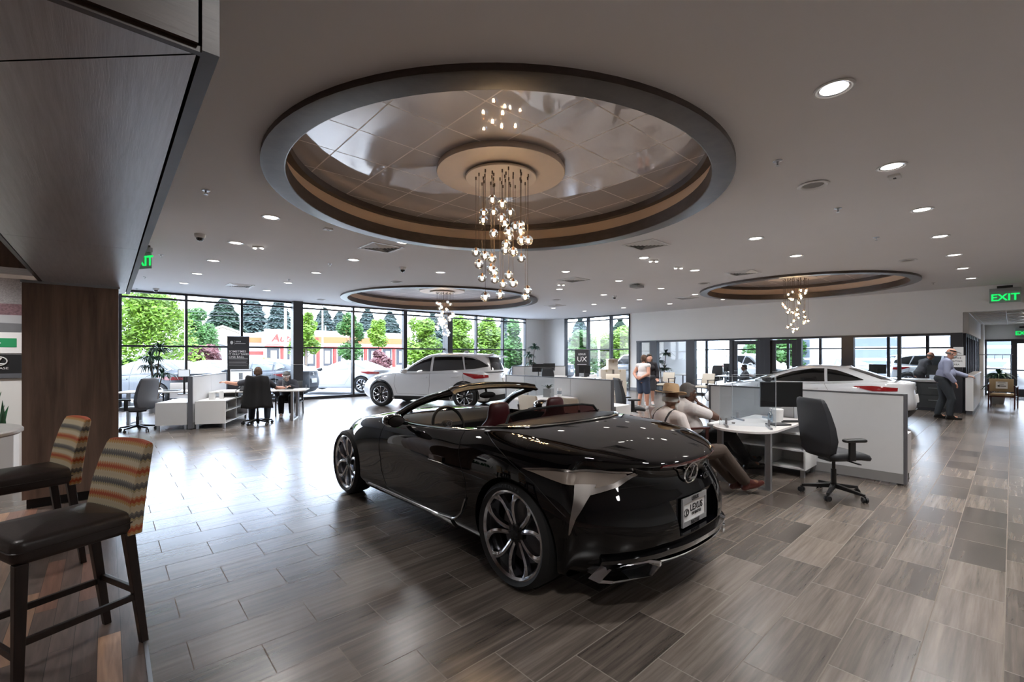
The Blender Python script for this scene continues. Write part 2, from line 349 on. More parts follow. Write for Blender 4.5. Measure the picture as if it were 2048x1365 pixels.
# ---------------------------------------------------------------- wall A curtain wall: every bay its own window
MX=[-1.4,.28,1.79,3.26,4.92,6.97,9.15,11.21,12.86,14.5,16.03]
COLS={4.92:.28,11.21:.26,9.15:.16}
for i in range(len(MX)-1):
    x0,x1=MX[i],MX[i+1]
    r=thing('window_%d'%(i+1),None,None); struct(r)
    h0=COLS.get(x0,.07)/2; h1=COLS.get(x1,.07)/2
    b=MB()
    b.box(x0-h0 if i==0 else x0-h0,x0+h0,16.72,16.9,0,CEIL)
    if i==len(MX)-2: b.box(x1-h1,x1,16.72,16.9,0,CEIL)
    for z,w in ((.05,.1),(1.85,.055),(3.25,.055),(3.42,.06)): b.box(x0+h0,x1-(h1 if i<len(MX)-2 else h1),16.75,16.87,z-w/2,z+w/2)
    struct(b.build('window_frame',M_dark,r,smooth=0,bevel=.004))
    g=MB(); g.quad((x0+h0,16.81,.1),(x1-h1,16.81,.1),(x1-h1,16.81,3.4),(x0+h0,16.81,3.4)); struct(g.build('window_pane',M_glass,r,smooth=0))
# wide posts in front of the curtain wall
M_post=mat('charcoal_column_paint',(58,58,63),.5,var=.05)
for k,(xa,xb) in enumerate(((4.76,5.08),(11.08,11.34))):
    b=MB(); b.box(xa,xb,16.5,16.74,0,CEIL); struct(b.build('column_%d'%(k+1),M_post,smooth=0,bevel=.006))
# wall C windows (right of the corner)
YC=[15.36,13.88,12.53,11.5]
for i in range(3):
    y0,y1=YC[i+1],YC[i]
    r=struct(thing('window_%d'%(21+i),None,None)); b=MB()
    b.box(17.44,17.62,y1-.09 if i==0 else y1-.05,y1+(0 if i==0 else .05),0,CEIL)
    if i==2: b.box(17.44,17.62,y0,y0+.04,0,CEIL)
    for z,w in ((.05,.1),(1.85,.055),(3.25,.055),(3.42,.06)): b.box(17.46,17.6,y0+.05,y1-.05,z-w/2,z+w/2)
    struct(b.build('window_frame',M_dark,r,smooth=0,bevel=.004))
    g=MB(); g.quad((17.53,y0+.04,.1),(17.53,y1-.05,.1),(17.53,y1-.05,3.4),(17.53,y0+.04,3.4)); struct(g.build('window_pane',M_glass,r,smooth=0))
# ---------------------------------------------------------------- wall B storefront
b=MB()
for y0,y1,x0 in ((10.97,11.13,17.44),(10.12,10.44,17.4),(8.46,8.82,17.4),(7.0,7.13,17.44),(5.86,6.06,17.44),(5.7,5.9,17.38),(4.76,4.9,17.44),(3.32,3.64,17.4),(2.2,2.28,17.46),(.9,1.14,17.36)):
    b.box(x0,17.62,y0,y1,0,2.2)
b.box(17.42,17.62,.9,11.13,2.14,2.21)
for y0,y1 in ((10.4,11.0),(8.8,10.2),(7.1,8.5),(1.1,4.8)): b.box(17.45,17.6,y0,y1,0,.1)
struct(b.build('trim_storefront',M_dark,smooth=0,bevel=.005))
for k,(y0,y1) in enumerate(((10.44,10.97),(8.82,10.12),(7.13,8.46),(3.64,4.76),(2.28,3.32),(1.14,2.2))):
    r=struct(thing('window_%d'%(31+k),None,None))
    g=MB(); g.quad((17.53,y0,.1),(17.53,y1,.1),(17.53,y1,2.14),(17.53,y0,2.14)); struct(g.build('window_pane',M_glass,r,smooth=0))
def office_door(n,y0,y1):
    r=struct(thing('door_%d'%n,None,None)); b=MB()
    w=.15
    b.box(17.47,17.53,y0,y0+w,0.01,2.12); b.box(17.47,17.53,y1-w,y1,0.01,2.12); b.box(17.47,17.53,y0+w,y1-w,1.98,2.12); b.box(17.47,17.53,y0+w,y1-w,0.01,.25)
    struct(b.build('door_frame',M_dark,r,smooth=0,bevel=.004))
    g=MB(); g.quad((17.5,y0+w,.25),(17.5,y1-w,.25),(17.5,y1-w,1.98),(17.5,y0+w,1.98)); struct(g.build('door_pane',M_glass,r,smooth=0))
    h=MB(); h.cyl((17.47,y1-.07,1.0),(17.41,y1-.07,1.0),.012); h.cyl((17.41,y1-.06,1.0),(17.41,y1-.2,1.0),.011); struct(h.build('door_handle',M_steel,r))
office_door(1,6.06,7.0); office_door(2,4.9,5.7)
# corridor glass wall (dark framed) and end doors
b=MB()
xs=[17.7,18.5,19.3,20.3,21.3,22.3,23.3,24.2,25.0]
for x in xs: b.box(x-.06,x+.06,.84,.96,0,2.2)
b.box(17.7,25,.85,.95,2.1,2.2); b.box(17.7,25,.85,.95,0,.1); b.box(17.7,25,.87,.93,1.0,1.05)
struct(b.build('trim_corridor',M_dark,smooth=0))
g=MB(); g.quad((17.7,.9,.1),(25,.9,.1),(25,.9,2.1),(17.7,.9,2.1)); struct(g.build('window_41',glass('grey_glass',(120,122,126),.06),smooth=0))
r=struct(thing('window_42',None,None)); b=MB()
b.box(25.96,26.06,.66,.72,0,2.2); b.box(25.96,26.06,.02,.66,0,.08); b.box(25.96,26.06,.02,.66,2.12,2.2); b.box(25.96,26.06,.02,.66,1.02,1.07)
struct(b.build('window_frame',M_dark,r,smooth=0))
g=MB(); g.quad((26.0,.02,.08),(26.0,.66,.08),(26.0,.66,2.12),(26.0,.02,2.12)); struct(g.build('window_pane',M_glass,r,smooth=0))
for k,(y0,y1) in enumerate(((-.98,.02),(-2.0,-.99))):
    r=struct(thing('door_%d'%(3+k),None,None)); b=MB()
    b.box(25.95,26.05,y0,y0+.16,0,2.2); b.box(25.95,26.05,y1-.16,y1,0,2.2); b.box(25.95,26.05,y0+.16,y1-.16,2.03,2.2); b.box(25.95,26.05,y0+.16,y1-.16,.0,.28); b.box(25.95,26.05,y0+.16,y1-.16,.98,1.03)
    struct(b.build('door_frame',M_dark,r,smooth=0))
    g=MB(); g.quad((26.0,y0+.16,.28),(26.0,y1-.16,.28),(26.0,y1-.16,2.03),(26.0,y0+.16,2.03)); struct(g.build('door_pane',M_glass,r,smooth=0))
wall('wall_corridor_end_side',26.0,26.15,-5,-2.0,0,2.2)
# ---------------------------------------------------------------- offices behind the storefront
wall('wall_office_south',17.7,22.1,.96,1.0,2.2,2.7)
b=MB(); b.box(17.7,22.3,.95,11.3,2.72,2.8); struct(b.build('ceiling_office',M_ceil,smooth=0))
wall('wall_office_north',17.7,22.3,11.15,11.3,0,2.72)
ys=[1.0,2.0,3.1,4.2,5.3,6.5,7.7,8.9,10.1,11.15]
for i in range(len(ys)-1):
    r=struct(thing('window_%d'%(51+i),None,None)); b=MB(); y0,y1=ys[i],ys[i+1]
    b.box(22.1,22.24,y0,y0+.09,0,2.72)
    for z,w in ((.05,.1),(1.85,.05),(2.69,.06)): b.box(22.12,22.22,y0+.09,y1,z-w/2,z+w/2)
    struct(b.build('window_frame',M_dark,r,smooth=0))
    g=MB(); g.quad((22.17,y0+.09,.1),(22.17,y1,.1),(22.17,y1,2.66),(22.17,y0+.09,2.66)); struct(g.build('window_pane',M_glass,r,smooth=0))
# ---------------------------------------------------------------- dark wood portal on the left: column + soffits
b=MB(); b.box(-.65,.1,6.8,7.5,.1,2.345); struct(b.build('column_wood',M_walnut,smooth=0,bevel=.003))
b=MB(); b.box(-.62,.07,6.84,7.46,0,.1); struct(b.build('baseboard_column',M_black,smooth=0))
b=MB(); b.box(-.66,.11,6.785,7.51,2.345,2.37); struct(b.build('trim_column',M_steel,smooth=0))
G=.008
b=MB()
b.add([(-.5,2.07,2.37),(.17,1.4,2.37),(.17,4.3,2.37),(-.5,4.3,2.37)],[(0,1,2,3)])
for y0,y1 in ((4.3+G/2,6.3),(6.3+G/2,7.5)): b.box(-.5,.17,y0,y1,2.37,2.4)
b.add([(-4.9,2.07,2.37),(-.5-G,2.07,2.37),(.17-G,1.4,2.37),(-4.9,1.4,2.37)],[(0,1,2,3)])
struct(b.build('beam_soffit',M_beam,smooth=0))
b=MB(); b.box(-.5,.17,1.4,7.5,2.38,CEIL); b.box(-4.9,-.5,1.4,2.07,2.38,CEIL); struct(b.build('beam_core',M_black,smooth=0))
b=MB(); b.box(.178,.215,1.36,7.5,2.365,CEIL); b.box(-4.9,.17,1.36,1.392,2.38,CEIL); b.box(-4.9,.178,1.372,1.392,2.365,2.38); b.box(-.53,-.505,2.07,7.5,2.365,CEIL); b.box(-4.9,-.5,2.075,2.1,2.365,CEIL)
struct(b.build('beam_fascia',wood_material('dark_walnut_fascia',(44,33,28),(70,54,45),(1.2,1.2,9),.4,.1),smooth=0))
b=MB(); b.box(-4.9,-.5,6.9,7.5,2.5,CEIL); struct(b.build('beam_back',MATS.get('x') or M_walnut,smooth=0))
b=MB(); b.box(-4.9,-.55,8.96,9.1,0,3.44); struct(b.build('wall_mural',M_white,smooth=0))
# ---------------------------------------------------------------- lighting
w=bpy.data.worlds.new('world'); scene.world=w; w.use_nodes=True
N=w.node_tree.nodes; L=w.node_tree.links; bg=N['Background']
tc=N.new('ShaderNodeTexCoord'); nz=N.new('ShaderNodeTexNoise'); nz.inputs['Scale'].default_value=3; nz.inputs['Detail'].default_value=6
mp=N.new('ShaderNodeMapping'); mp.inputs['Scale'].default_value=(1,1,3); L.new(tc.outputs['Generated'],mp.inputs[0]); L.new(mp.outputs[0],nz.inputs[0])
cr=N.new('ShaderNodeValToRGB'); L.new(nz.outputs[0],cr.inputs[0]); e=cr.color_ramp.elements
e[0].position=.4; e[0].color=(.60,.74,1.0,1); e[1].position=.62; e[1].color=(.92,.96,1,1)
L.new(cr.outputs[0],bg.inputs[0]); bg.inputs[1].default_value=7.6
sd=bpy.data.lights.new('sun','SUN'); sd.energy=1.6; sd.angle=R(4); sd.color=(1,.96,.9); so=bpy.data.objects.new('sun',sd); COL.objects.link(so)
so.rotation_euler=Vector((.3,.55,-.8)).to_track_quat('-Z','Y').to_euler()
# ---------------------------------------------------------------- downlights
M_trim=mat('white_enamel_trim',(225,225,225),.4)
M_refl=mat('bright_reflector',(225,225,228),.18,metal=1)
M_lens=mat('frosted_lamp_lens',(255,250,240),.4,emit=(255,248,238),es=3.5)
M_warm=mat('warm_lamp_filament',(255,225,180),.4,emit=(255,212,160),es=110)
DL=[(542,435),(472,486),(427,521.5),(394,547.5),(367,566.6),(807,485),(707,520),(632.5,546),(576,566),(534,581),(880.7,545),
(1287.7,516),(1131.6,543.5),(1237.7,562),(1119,578.6),(1207.6,590),(1322,577),(1390,541),(1279,599.7),(1339.6,608),(1390,589),(1447,599),(1106.7,616.5),(1188,609),(1169,622.4),(1247,616),
(1668,176.6),(1783,333),(1843.7,419.5),(1880,473),(1908.5,510),(1925.8,537),(1942,557),(1511,477),(1592,512)]
ORD=['nearest','second nearest','third nearest','fourth nearest','fifth nearest','sixth nearest','seventh nearest','eighth nearest','ninth nearest','tenth nearest','eleventh nearest','twelfth nearest','thirteenth nearest','fourteenth nearest','fifteenth nearest']
def zone(px):
    return ('left of the big ring' if px<600 else 'behind the big ring, left of its chandelier' if px<1000 else
            'right of the chandelier' if px<1350 else 'around the right-hand ring' if px<1640 else 'in the row over the right aisle')
def spot(x,y,z,e,size=128,col=(1,.985,.97),parent=None):
    l=bpy.data.lights.new('downlight_lamp','SPOT'); l.energy=e; l.spot_size=R(size); l.spot_blend=.7; l.shadow_soft_size=.14; l.color=col
    o=bpy.data.objects.new('downlight_lamp',l); COL.objects.link(o); o.location=(x,y,z)
    if parent: o.parent=parent
    return o
E_SPOT=92
def make_downlight():
    t=thing('downlight','x','ceiling light',group='recessed ceiling downlights')
    b=MB(); b.lathe([(.105,0),(.122,-.003),(.122,-.008),(.108,-.011),(.098,-.006)],28); b.build('trim_ring',M_trim,t)
    b=MB(); b.lathe([(.1,-.006),(.085,-.003),(.05,-.0015)],28)
    b.build('reflector',M_refl,t)
    b=MB(); b.lathe([(.084,-.0032),(.05,-.004),(.001,-.0045)],20); b.build('lamp_lens',M_lens,t)
    return t
dl0=make_downlight(); cnt={}
for n,(px,py) in enumerate(sorted(DL,key=lambda p:p[1])):
    x,y=onz(px,py,CEIL); z=zone(px); k=cnt.get(z,0); cnt[z]=k+1
    lab='recessed downlight %s, %s there'%(z,ORD[k])
    if n==0: o=dl0; o.location=(x,y,CEIL); o['label']=lab
    else: o=dup(dl0,(x,y,CEIL),label=lab)
    spot(x,y,CEIL-.03,E_SPOT)
for x,y in ((1.5,-2.5),(5,-2.5),(8.5,-2.5),(12,-2.5),(.5,.2),(4.5,.3),(8,.6)): spot(x,y,CEIL-.03,E_SPOT*.8)
for x,y,e in ((-1.6,4.3,60),(-2.0,7.9,190),(-2.6,1.0,40),(-1.0,-1.5,50)): spot(x,y,CEIL-.03,e)
for x in (19,20.8,22.6,24.4):
    t=thing('downlight','round white lamp in the corridor ceiling, %s the entrance doors'%{19:'farthest from',20.8:'third from',22.6:'second from',24.4:'nearest to'}[x],'ceiling light',(x,-.25,2.77),group='corridor ceiling lights')
    for c in kids(dl0): q=c.copy(); COL.objects.link(q); q.parent=t
    spot(x,-.25,2.74,40,150,(1,.9,.78))
for x,y in ((19.3,2.5),(19.3,4.5),(19.3,6.5),(19.3,9)): spot(x,y,2.68,40,150)
# corridor ceiling grid battens
b=MB()
for k in range(14): b.box(17.7+.61*k,17.715+.61*k,-4,.8,2.762,2.772)
for k in range(5): b.box(17.7,26,-.1-.61*(k-1)+.2,-.09-.61*(k-1)+.2,2.762,2.772)
struct(b.build('trim_corridor_grid',M_trim,smooth=0))
# ---------------------------------------------------------------- small ceiling fittings
def sprinkler():
    t=thing('ceiling_sprinkler','x','sprinkler',group='ceiling fire sprinklers')
    b=MB(); b.lathe([(.001,0),(.042,-.001),(.04,-.006),(.014,-.008)],18); b.build('escutcheon',M_steel,t)
    b=MB(); b.cyl((0,0,-.008),(0,0,-.03),.009,.006,8); b.box(-.012,-.009,-.003,.003,-.045,-.02); b.box(.009,.012,-.003,.003,-.045,-.02); b.lathe([(.001,-.045),(.02,-.046),(.02,-.048),(.001,-.048)],12); b.build('spray_head',M_steel,t)
    return t
sp0=sprinkler()
SPK=[(412,381,'between the dark beam and the big ring'),(322,509.5,'close beside the green exit sign on the left'),(290.6,554,'far left beyond the green exit sign'),(660,528,'behind the big ring, left of the dome camera'),(577.7,558.5,'above the left curtain wall posts'),(274,576.6,'at the left window head'),(1555,322,'nearest on the right of the big ring'),(1676,417,'behind the right ceiling speaker'),(1752.6,475,'left of the row of aisle downlights'),(1866.7,566,'by the wall right of the far ring')]
for n,(px,py,l) in enumerate(SPK):
    x,y=onz(px,py,CEIL); lab='small metal fire sprinkler in the ceiling '+l
    if n==0: sp0.location=(x,y,CEIL); sp0['label']=lab
    else: dup(sp0,(x,y,CEIL),label=lab)
def speaker():
    t=thing('ceiling_speaker','x','speaker',group='round ceiling speakers')
    b=MB(); b.lathe([(.1,-.004),(.135,-.002),(.15,-.012),(.135,-.02),(.11,-.016),(.1,-.006)],32); b.build('rim',M_trim,t)
    b=MB(); b.lathe([(.001,-.009),(.102,-.006)],28); b.build('grille',mat('grey_speaker_mesh',(150,148,146),.7,bump=.4,bscale=400),t)
    return t
sk0=speaker()
for n,(px,py,l) in enumerate([(1626,369.5,'at the right, near the aisle downlights'),(793,564,'just in front of the far ceiling ring'),(642,599.5,'above the left windows'),(1083.8,497,'just behind the big ring near the chandelier'),(1408,567,'left of the right-hand ring'),(1113,600,'right of the far ceiling ring'),(1816,520.5,'above the right end of the right-hand ring')]):
    x,y=onz(px,py,CEIL); lab='round flush ceiling speaker '+l
    if n==0: sk0.location=(x,y,CEIL); sk0['label']=lab
    else: dup(sk0,(x,y,CEIL),label=lab)
def vent():
    t=thing('ceiling_vent','x','air vent',group='square ceiling air diffusers')
    b=MB(); s=.29
    for a,c,z in ((.29,.255,-.012),):
        b.loft([[(i*a,j*a,0) for i,j in ((-1,-1),(1,-1),(1,1),(-1,1))],[(i*a,j*a,z) for i,j in ((-1,-1),(1,-1),(1,1),(-1,1))],[(i*c,j*c,z) for i,j in ((-1,-1),(1,-1),(1,1),(-1,1))],[(i*c,j*c,-.002) for i,j in ((-1,-1),(1,-1),(1,1),(-1,1))]],cap=(False,False))
    b.build('frame',M_trim,t,smooth=0)
    b=MB(); b.box(-.26,.26,-.26,.26,-.003,-.0015); b.build('backing',M_black,t,smooth=0)
    for q in (.24,.195,.15,.105,.06):
        b=MB(); b.loft([[(i*q,j*q,-.003) for i,j in ((-1,-1),(1,-1),(1,1),(-1,1))],[(i*(q-.03),j*(q-.03),-.022) for i,j in ((-1,-1),(1,-1),(1,1),(-1,1))],[(i*(q-.034),j*(q-.034),-.02) for i,j in ((-1,-1),(1,-1),(1,1),(-1,1))]],cap=(False,False)); b.build('louvre',M_trim,t,smooth=0)
    return t
v0=vent()
for n,(px,py,l) in enumerate([(762,495,'left of the chandelier behind the big ring'),(480,571,'near the left windows'),(1292.7,489.6,'right of the chandelier behind the big ring'),(1146.7,559.7,'middle of the ceiling right of the far ring'),(1486,545.5,'left end of the right-hand ring'),(1110,611,'above the corner of the two glass walls'),(1372,596,'in front of the white right-hand wall')]):
    x,y=onz(px,py,CEIL); lab='square white ceiling air vent '+l
    if n==0: v0.location=(x,y,CEIL); v0['label']=lab
    else: dup(v0,(x,y,CEIL),label=lab)
M_smoke=glass('smoked_dome',(40,40,44),.12)
def dome():
    t=thing('ceiling_dome_camera','x','security camera',group='ceiling dome cameras')
    b=MB(); b.lathe([(.001,0),(.075,0),(.075,-.03),(.062,-.055),(.05,-.058)],24); b.build('housing',M_trim,t)
    b=MB(); b.lathe([(.052,-.055),(.05,-.075),(.036,-.098),(.001,-.108)],20); b.build('lens_dome',mat('dark_dome',(30,30,32),.1,coat=.6),t)
    return t
d0=dome()
for n,(px,py,l) in enumerate([(400,469,'left of the big ring, nearest of them'),(312,577,'at the far left window head'),(805,535,'behind the big ring, above the far ring'),(1228.7,592,'in front of the glass corner on the right')]):
    x,y=onz(px,py,CEIL); lab='white ceiling dome camera '+l
    if n==0: d0.location=(x,y,CEIL); d0['label']=lab
    else: dup(d0,(x,y,CEIL),label=lab)
for px,py,n,l in ((656,457,'sensor','small square white sensor under the ceiling left of the chandelier'),(1789.5,352,'sensor','flat white rectangular sensor next to the second aisle downlight')):
    x,y=onz(px,py,CEIL); t=thing('ceiling_'+n,l,'sensor',(x,y,CEIL))
    b=MB(); b.box(-.06,.06,-.05,.05,-.025,0); b.build('cover',M_trim,t,bevel=.006); b=MB(); b.box(-.02,.02,-.012,.012,-.028,-.024); b.build('lens',M_black,t)
x,y=onz(1273.6,569,CEIL); t=thing('ceiling_device','dark square device hanging under the ceiling right of the chandelier','ceiling device',(x,y,CEIL))
b=MB(); b.box(-.16,.16,-.12,.12,-.09,-.03); b.build('body',mat('grey_device',(150,150,150),.5),t,bevel=.01); b=MB(); b.cyl((0,0,-.03),(0,0,0),.07,n=16); b.build('mount_plate',M_black,t)
def emergency(px,py,l):
    x,y=onz(px,py,CEIL); t=thing('ceiling_emergency_light',l,'emergency light',(x,y,CEIL),R(-42),'twin emergency lights')
    b=MB(); b.box(-.09,.09,-.03,.03,-.03,0); b.build('housing',M_trim,t,bevel=.006)
    for s in (-.06,.06): b=MB(); b.lathe([(.001,-.045),(.028,-.045),(.022,-.03)],14,(s,0,0)); b.build('lamp_head',M_lens,t)
emergency(516.5,493,'tiny twin-headed emergency light between the left downlights'); emergency(1307,520,'tiny twin-headed emergency light behind the right vent'); emergency(1356.7,534,'tiny twin-headed emergency light in front of the right-hand ring'); emergency(1122.4,568,'tiny twin-headed emergency light behind the middle vent')
# ---------------------------------------------------------------- exit signs
M_green=mat('green_exit_letters',(40,235,130),.5,emit=(10,190,80),es=.75)
M_gface=mat('pale_exit_face',(150,170,160),.3)
def exit_sign(label,loc,rz,W,H,hang=0):
    t=thing('exit_sign',label,'exit sign',loc,rz)
    b=MB(); b.box(-W/2,W/2,-.03,.03,H*.62,H*.95); b.build('housing',M_steel,t,bevel=.008)
    b=MB(); b.box(-W/2,W/2,-.012,.012,-H*.5,H*.62); b.build('face_panel',M_gface,t,bevel=.004)
    text('lettering','EXIT',H*.95,M_green,t,(0,-.016,0),(R(90),0,0),.003,bold=.005)
    if hang:
        b=MB(); b.box(-W/4,W/4,-.05,.05,H*.95,H*.95+hang); b.build('ceiling_bracket',M_black,t)
    return t
exit_sign('large green-lit EXIT sign on the white wall above the corridor opening',(17.36,.12,3.09),R(-90),.56,.26,.06)
exit_sign('green EXIT sign over the far entrance doors in the corridor',(25.9,-.3,2.42),R(-90),.42,.22,.05)
x,y=onz(287,488,CEIL); e=exit_sign('green exit sign hanging edge-on from the ceiling beside the dark wood beam',(x,y,CEIL-.3),R(-58),.34,.24,.05)
b=MB(); b.box(-.2,-.16,-.04,.04,.16,.26); b.build('alarm_lamp',mat('red_alarm',(90,15,20),.4,emit=(200,20,30),es=1),e)
# ---------------------------------------------------------------- chandeliers
def crystal():
    m,nt,N,L,b=nmat('crystal_ball'); N.remove(b)
    t=N.new('ShaderNodeBsdfTransparent'); g=N.new('ShaderNodeBsdfGlass'); g.inputs['IOR'].default_value=1.42; g.inputs['Roughness'].default_value=0
    mx=N.new('ShaderNodeMixShader'); mx.inputs[0].default_value=.6; L.new(t.outputs[0],mx.inputs[1]); L.new(g.outputs[0],mx.inputs[2]); L.new(mx.outputs[0],N['Material Output'].inputs[0]); return m
M_ballg=crystal()
M_copper=mat('copper_socket',(196,150,118),.3,metal=.8)
M_cable=mat('pendant_cable',(92,78,66),.5)
FIT=[(444,155),(497,168),(522,185),(392,185),(370,217),(428,215),(432,245),(420,263),(443,195),(503,205),(512,222),(489,257),(511,275),(557,270),(570,222),(579,155),(579,252),(586,283),(602,200),(605,235),(611,175),(629,135),(634,220),(641,258),(643,275),(671,180),(671,207),(688,285),(721,222),(731,158),(731,180),(738,240),(766,260),(787,195),(784,217)]
BALL=[(500,398),(580,435),(510,498),(645,500),(432,503),(428,563),(575,543),(600,583),(684,610),(724,603),(510,672),(630,655),(640,700),(727,648),(733,727),(789,727),(610,760),(605,805),(668,818),(369,822),(441,850),(497,872),(733,870),(393,918),(488,950),(512,975),(418,1028),(519,1040),(632,1007),(667,1070),(586,1077),(562,1160),(444,1180),(783,1127),(764,1180)]
def chandelier(c):
    cx,cyy=c; zc=CEIL+.235
    t=thing('chandelier','x','chandelier',(cx,cyy,CEIL+.35),0,'clustered glass ball chandeliers')
    b=MB(); b.lathe([(.001,-.1+.03),(.75,-.1+.03),(.755,-.06),(.755,-.03),(.74,0)],64); b.build('ceiling_medallion',mat('cream_medallion',(222,208,196),.5),t)
    b=MB(); b.lathe([(.3,-.07),(.3,-.09),(.415,-.09),(.42,-.095),(.42,-.11),(.415,-.115),(.001,-.115)],56); b.build('canopy',mat('cream_canopy',(226,214,202),.45),t)
    fits=[(onz(860+a/4.014,300+d/4.014,zc)) for a,d in FIT]; fx=[860+a/4.014 for a,d in FIT]
    used=set(); r=random.Random(5)
    for (a,d) in BALL:
        px,py=860+a/4.014,300+d/4.014
        k=min((i for i in range(len(FIT)) if i not in used),key=lambda i:abs(fx[i]-px)); used.add(k)
        X,Y=fits[k]; dep=X*CS+Y*SN; X,Y=atd(px,dep)
        z=1.6-(py-710)*dep/900-(CEIL+.35); X-=cx; Y-=cyy
        g=MB(); g.ball((X,Y,z),.054,20,14); g=g.build('glass_ball',M_ballg,t,smooth=180)
        q=MB(); q.lathe([(.001,.0),(.011,0),(.012,-.016),(.008,-.03),(.001,-.033)],12,(X,Y,z+.01)); q.build('bulb',M_warm,g)
        q=MB(); q.lathe([(.011,.012),(.011,.05),(.008,.056),(.001,.056)],12,(X,Y,z)); q.build('socket',M_copper,g)
        q=MB(); q.cyl((X,Y,z+.05),(X,Y,-.115),.0022,n=5); q.cyl((X,Y,-.115),(X,Y,-.15),.008,n=8); q.build('cable',M_cable,t)
    return t
ch0=chandelier(CIRC[0][0]); ch0['label']='nearest glass ball chandelier hanging in the big ceiling ring above the black convertible'
ch1=dup(ch0,(CIRC[1][0][0],CIRC[1][0][1],CEIL+.35),R(70),'far glass ball chandelier in front of the street windows')
ch2=dup(ch0,(CIRC[2][0][0],CIRC[2][0][1],CEIL+.35),R(200),'right-hand glass ball chandelier in front of the white wall')
# ---------------------------------------------------------------- car building
from mathutils.bvhtree import BVHTree
def cat(pts,x):
    if x<=pts[0][0]: return pts[0][1]
    if x>=pts[-1][0]: return pts[-1][1]
    for i in range(len(pts)-1):
        x0,y0=pts[i]; x1,y1=pts[i+1]
        if x<=x1:
            h=x1-x0; t=(x-x0)/h
            m0=(y1-pts[i-1][1])/(x1-pts[i-1][0]) if i>0 else (y1-y0)/h
            m1=(pts[i+2][1]-y0)/(pts[i+2][0]-x0) if i+2<len(pts) else (y1-y0)/h
            return (2*t**3-3*t*t+1)*y0+(t**3-2*t*t+t)*h*m0+(-2*t**3+3*t*t)*y1+(t**3-t*t)*h*m1
def paint(name,c,metal=.0,rough=.25):
    return mat(name,c,rough,metal,.5,coat=1,var=.01,coatr=.02)
M_tire=mat('tyre_rubber',(22,22,23),.75,var=.1)
M_wchrome=mat('wheel_chrome',(205,207,212),.14,metal=1,var=.02)
M_wdark=mat('wheel_black',(16,16,18),.35)
M_disc=mat('brake_disc',(120,120,124),.35,metal=.9)
M_dglass=mat('dark_car_glass',(14,16,18),.04,coat=.5,spec=.8)
M_red=mat('red_tail_lens',(120,10,16),.12,coat=1,emit=(120,5,10),es=.12)
M_clear=mat('clear_lamp_lens',(190,194,200),.1,metal=.7,coat=1)
M_bumper=mat('black_car_trim',(17,17,19),.5)
def body_mesh(P):
    fr=[0,.2,.4,.58,.74,.87,.96]; half=[]
    for (lv) in P['levels']:
        row=[]
        W=lambda y:cat(lv['w'],y)
        wr=W(P['ys'][0]); wf=W(P['ys'][-1])
        def Z(y): return P['z0']+lv['f']*(cat(P['belt'],y)-P['z0'])
        for f in fr:
            y=lv['yr']+P['rc']*f**P.get('rp',3.0); row.append((f*wr,y,Z(y)+lv.get('dzr',0)*(1-f*f)))
        for y in P['ys']: row.append((W(y),y,Z(y)))
        for f in reversed(fr):
            y=lv['yf']-P['fc']*f**P.get('fp',2.6); row.append((f*wf,y,Z(y)))
        half.append(row)
    n=len(half[0]); vs=[];fs=[]
    # ring: right half then left half reversed without the two centre points
    def ring(row): return row+[(-x,y,z) for x,y,z in row[-2:0:-1]]
    for row in half: vs+=ring(row)
    m=2*n-2; Lc=len(half)
    for i in range(Lc-1):
        for j in range(m):
            k=(j+1)%m; fs.append((i*m+j,i*m+k,(i+1)*m+k,(i+1)*m+j))
    # caps with crown
    def capgrid(row,base,crown,flip):
        segs=[.66,.33,0,-.33,-.66]; cols={}
        for k in range(1,n-1):
            x,y,z=row[k]; ids=[]
            for s in segs:
                ids.append(len(vs)); vs.append((x*s,y,z+crown(y)*(1-s*s)*min(1,abs(x)/.5)))
            cols[k]=[base+k]+ids+[base+(m-k)]
        for k in range(1,n-2):
            a,b=cols[k],cols[k+1]
            for q in range(len(a)-1):
                f=(a[q],a[q+1],b[q+1],b[q]); fs.append(f if not flip else f[::-1])
        for k,c in ((1,base),(n-2,base+n-1)):
            a=cols[k]
            for q in range(len(a)-1): fs.append((c,a[q],a[q+1]) if (k==1)!=flip else (c,a[q+1],a[q]))
    capgrid(half[-1],(Lc-1)*m,lambda y:cat(P['crown'],y),False)
    capgrid(half[0],0,lambda y:0,True)
    me=bpy.data.meshes.new('b'); me.from_pydata(vs,[],fs)
    bm=bmesh.new(); bm.from_mesh(me); bmesh.ops.recalc_face_normals(bm,faces=bm.faces); bm.to_mesh(me); bm.free()
    return me
def apply_mods(ob):
    dg=bpy.context.evaluated_depsgraph_get(); me=bpy.data.meshes.new_from_object(ob.evaluated_get(dg)); old=ob.data; ob.modifiers.clear(); ob.data=me
    return me
def cutter(mb):
    o=mb.build('cut',M_bumper,smooth=0)
    for p in o.data.polygons: p.material_index=0
    o.data.materials.clear(); o.data.materials.append(None); o.data.materials.append(M_bumper)
    for p in o.data.polygons: p.material_index=1
    return o
def cut_body(ob,cuts):
    os_=[]
    for c in cuts:
        o=cutter(c); os_.append(o)
        m=ob.modifiers.new('cut','BOOLEAN'); m.operation='DIFFERENCE'; m.object=o; m.solver='EXACT'
    apply_mods(ob)
    for o in os_: bpy.data.objects.remove(o)
def finish(ob,mats,angle=32):
    me=ob.data
    me.polygons.foreach_set('use_smooth',[True]*len(me.polygons)); me.set_sharp_from_angle(angle=R(angle))
    while len(me.materials)<len(mats): me.materials.append(None)
    for i,m in enumerate(mats): me.materials[i]=m
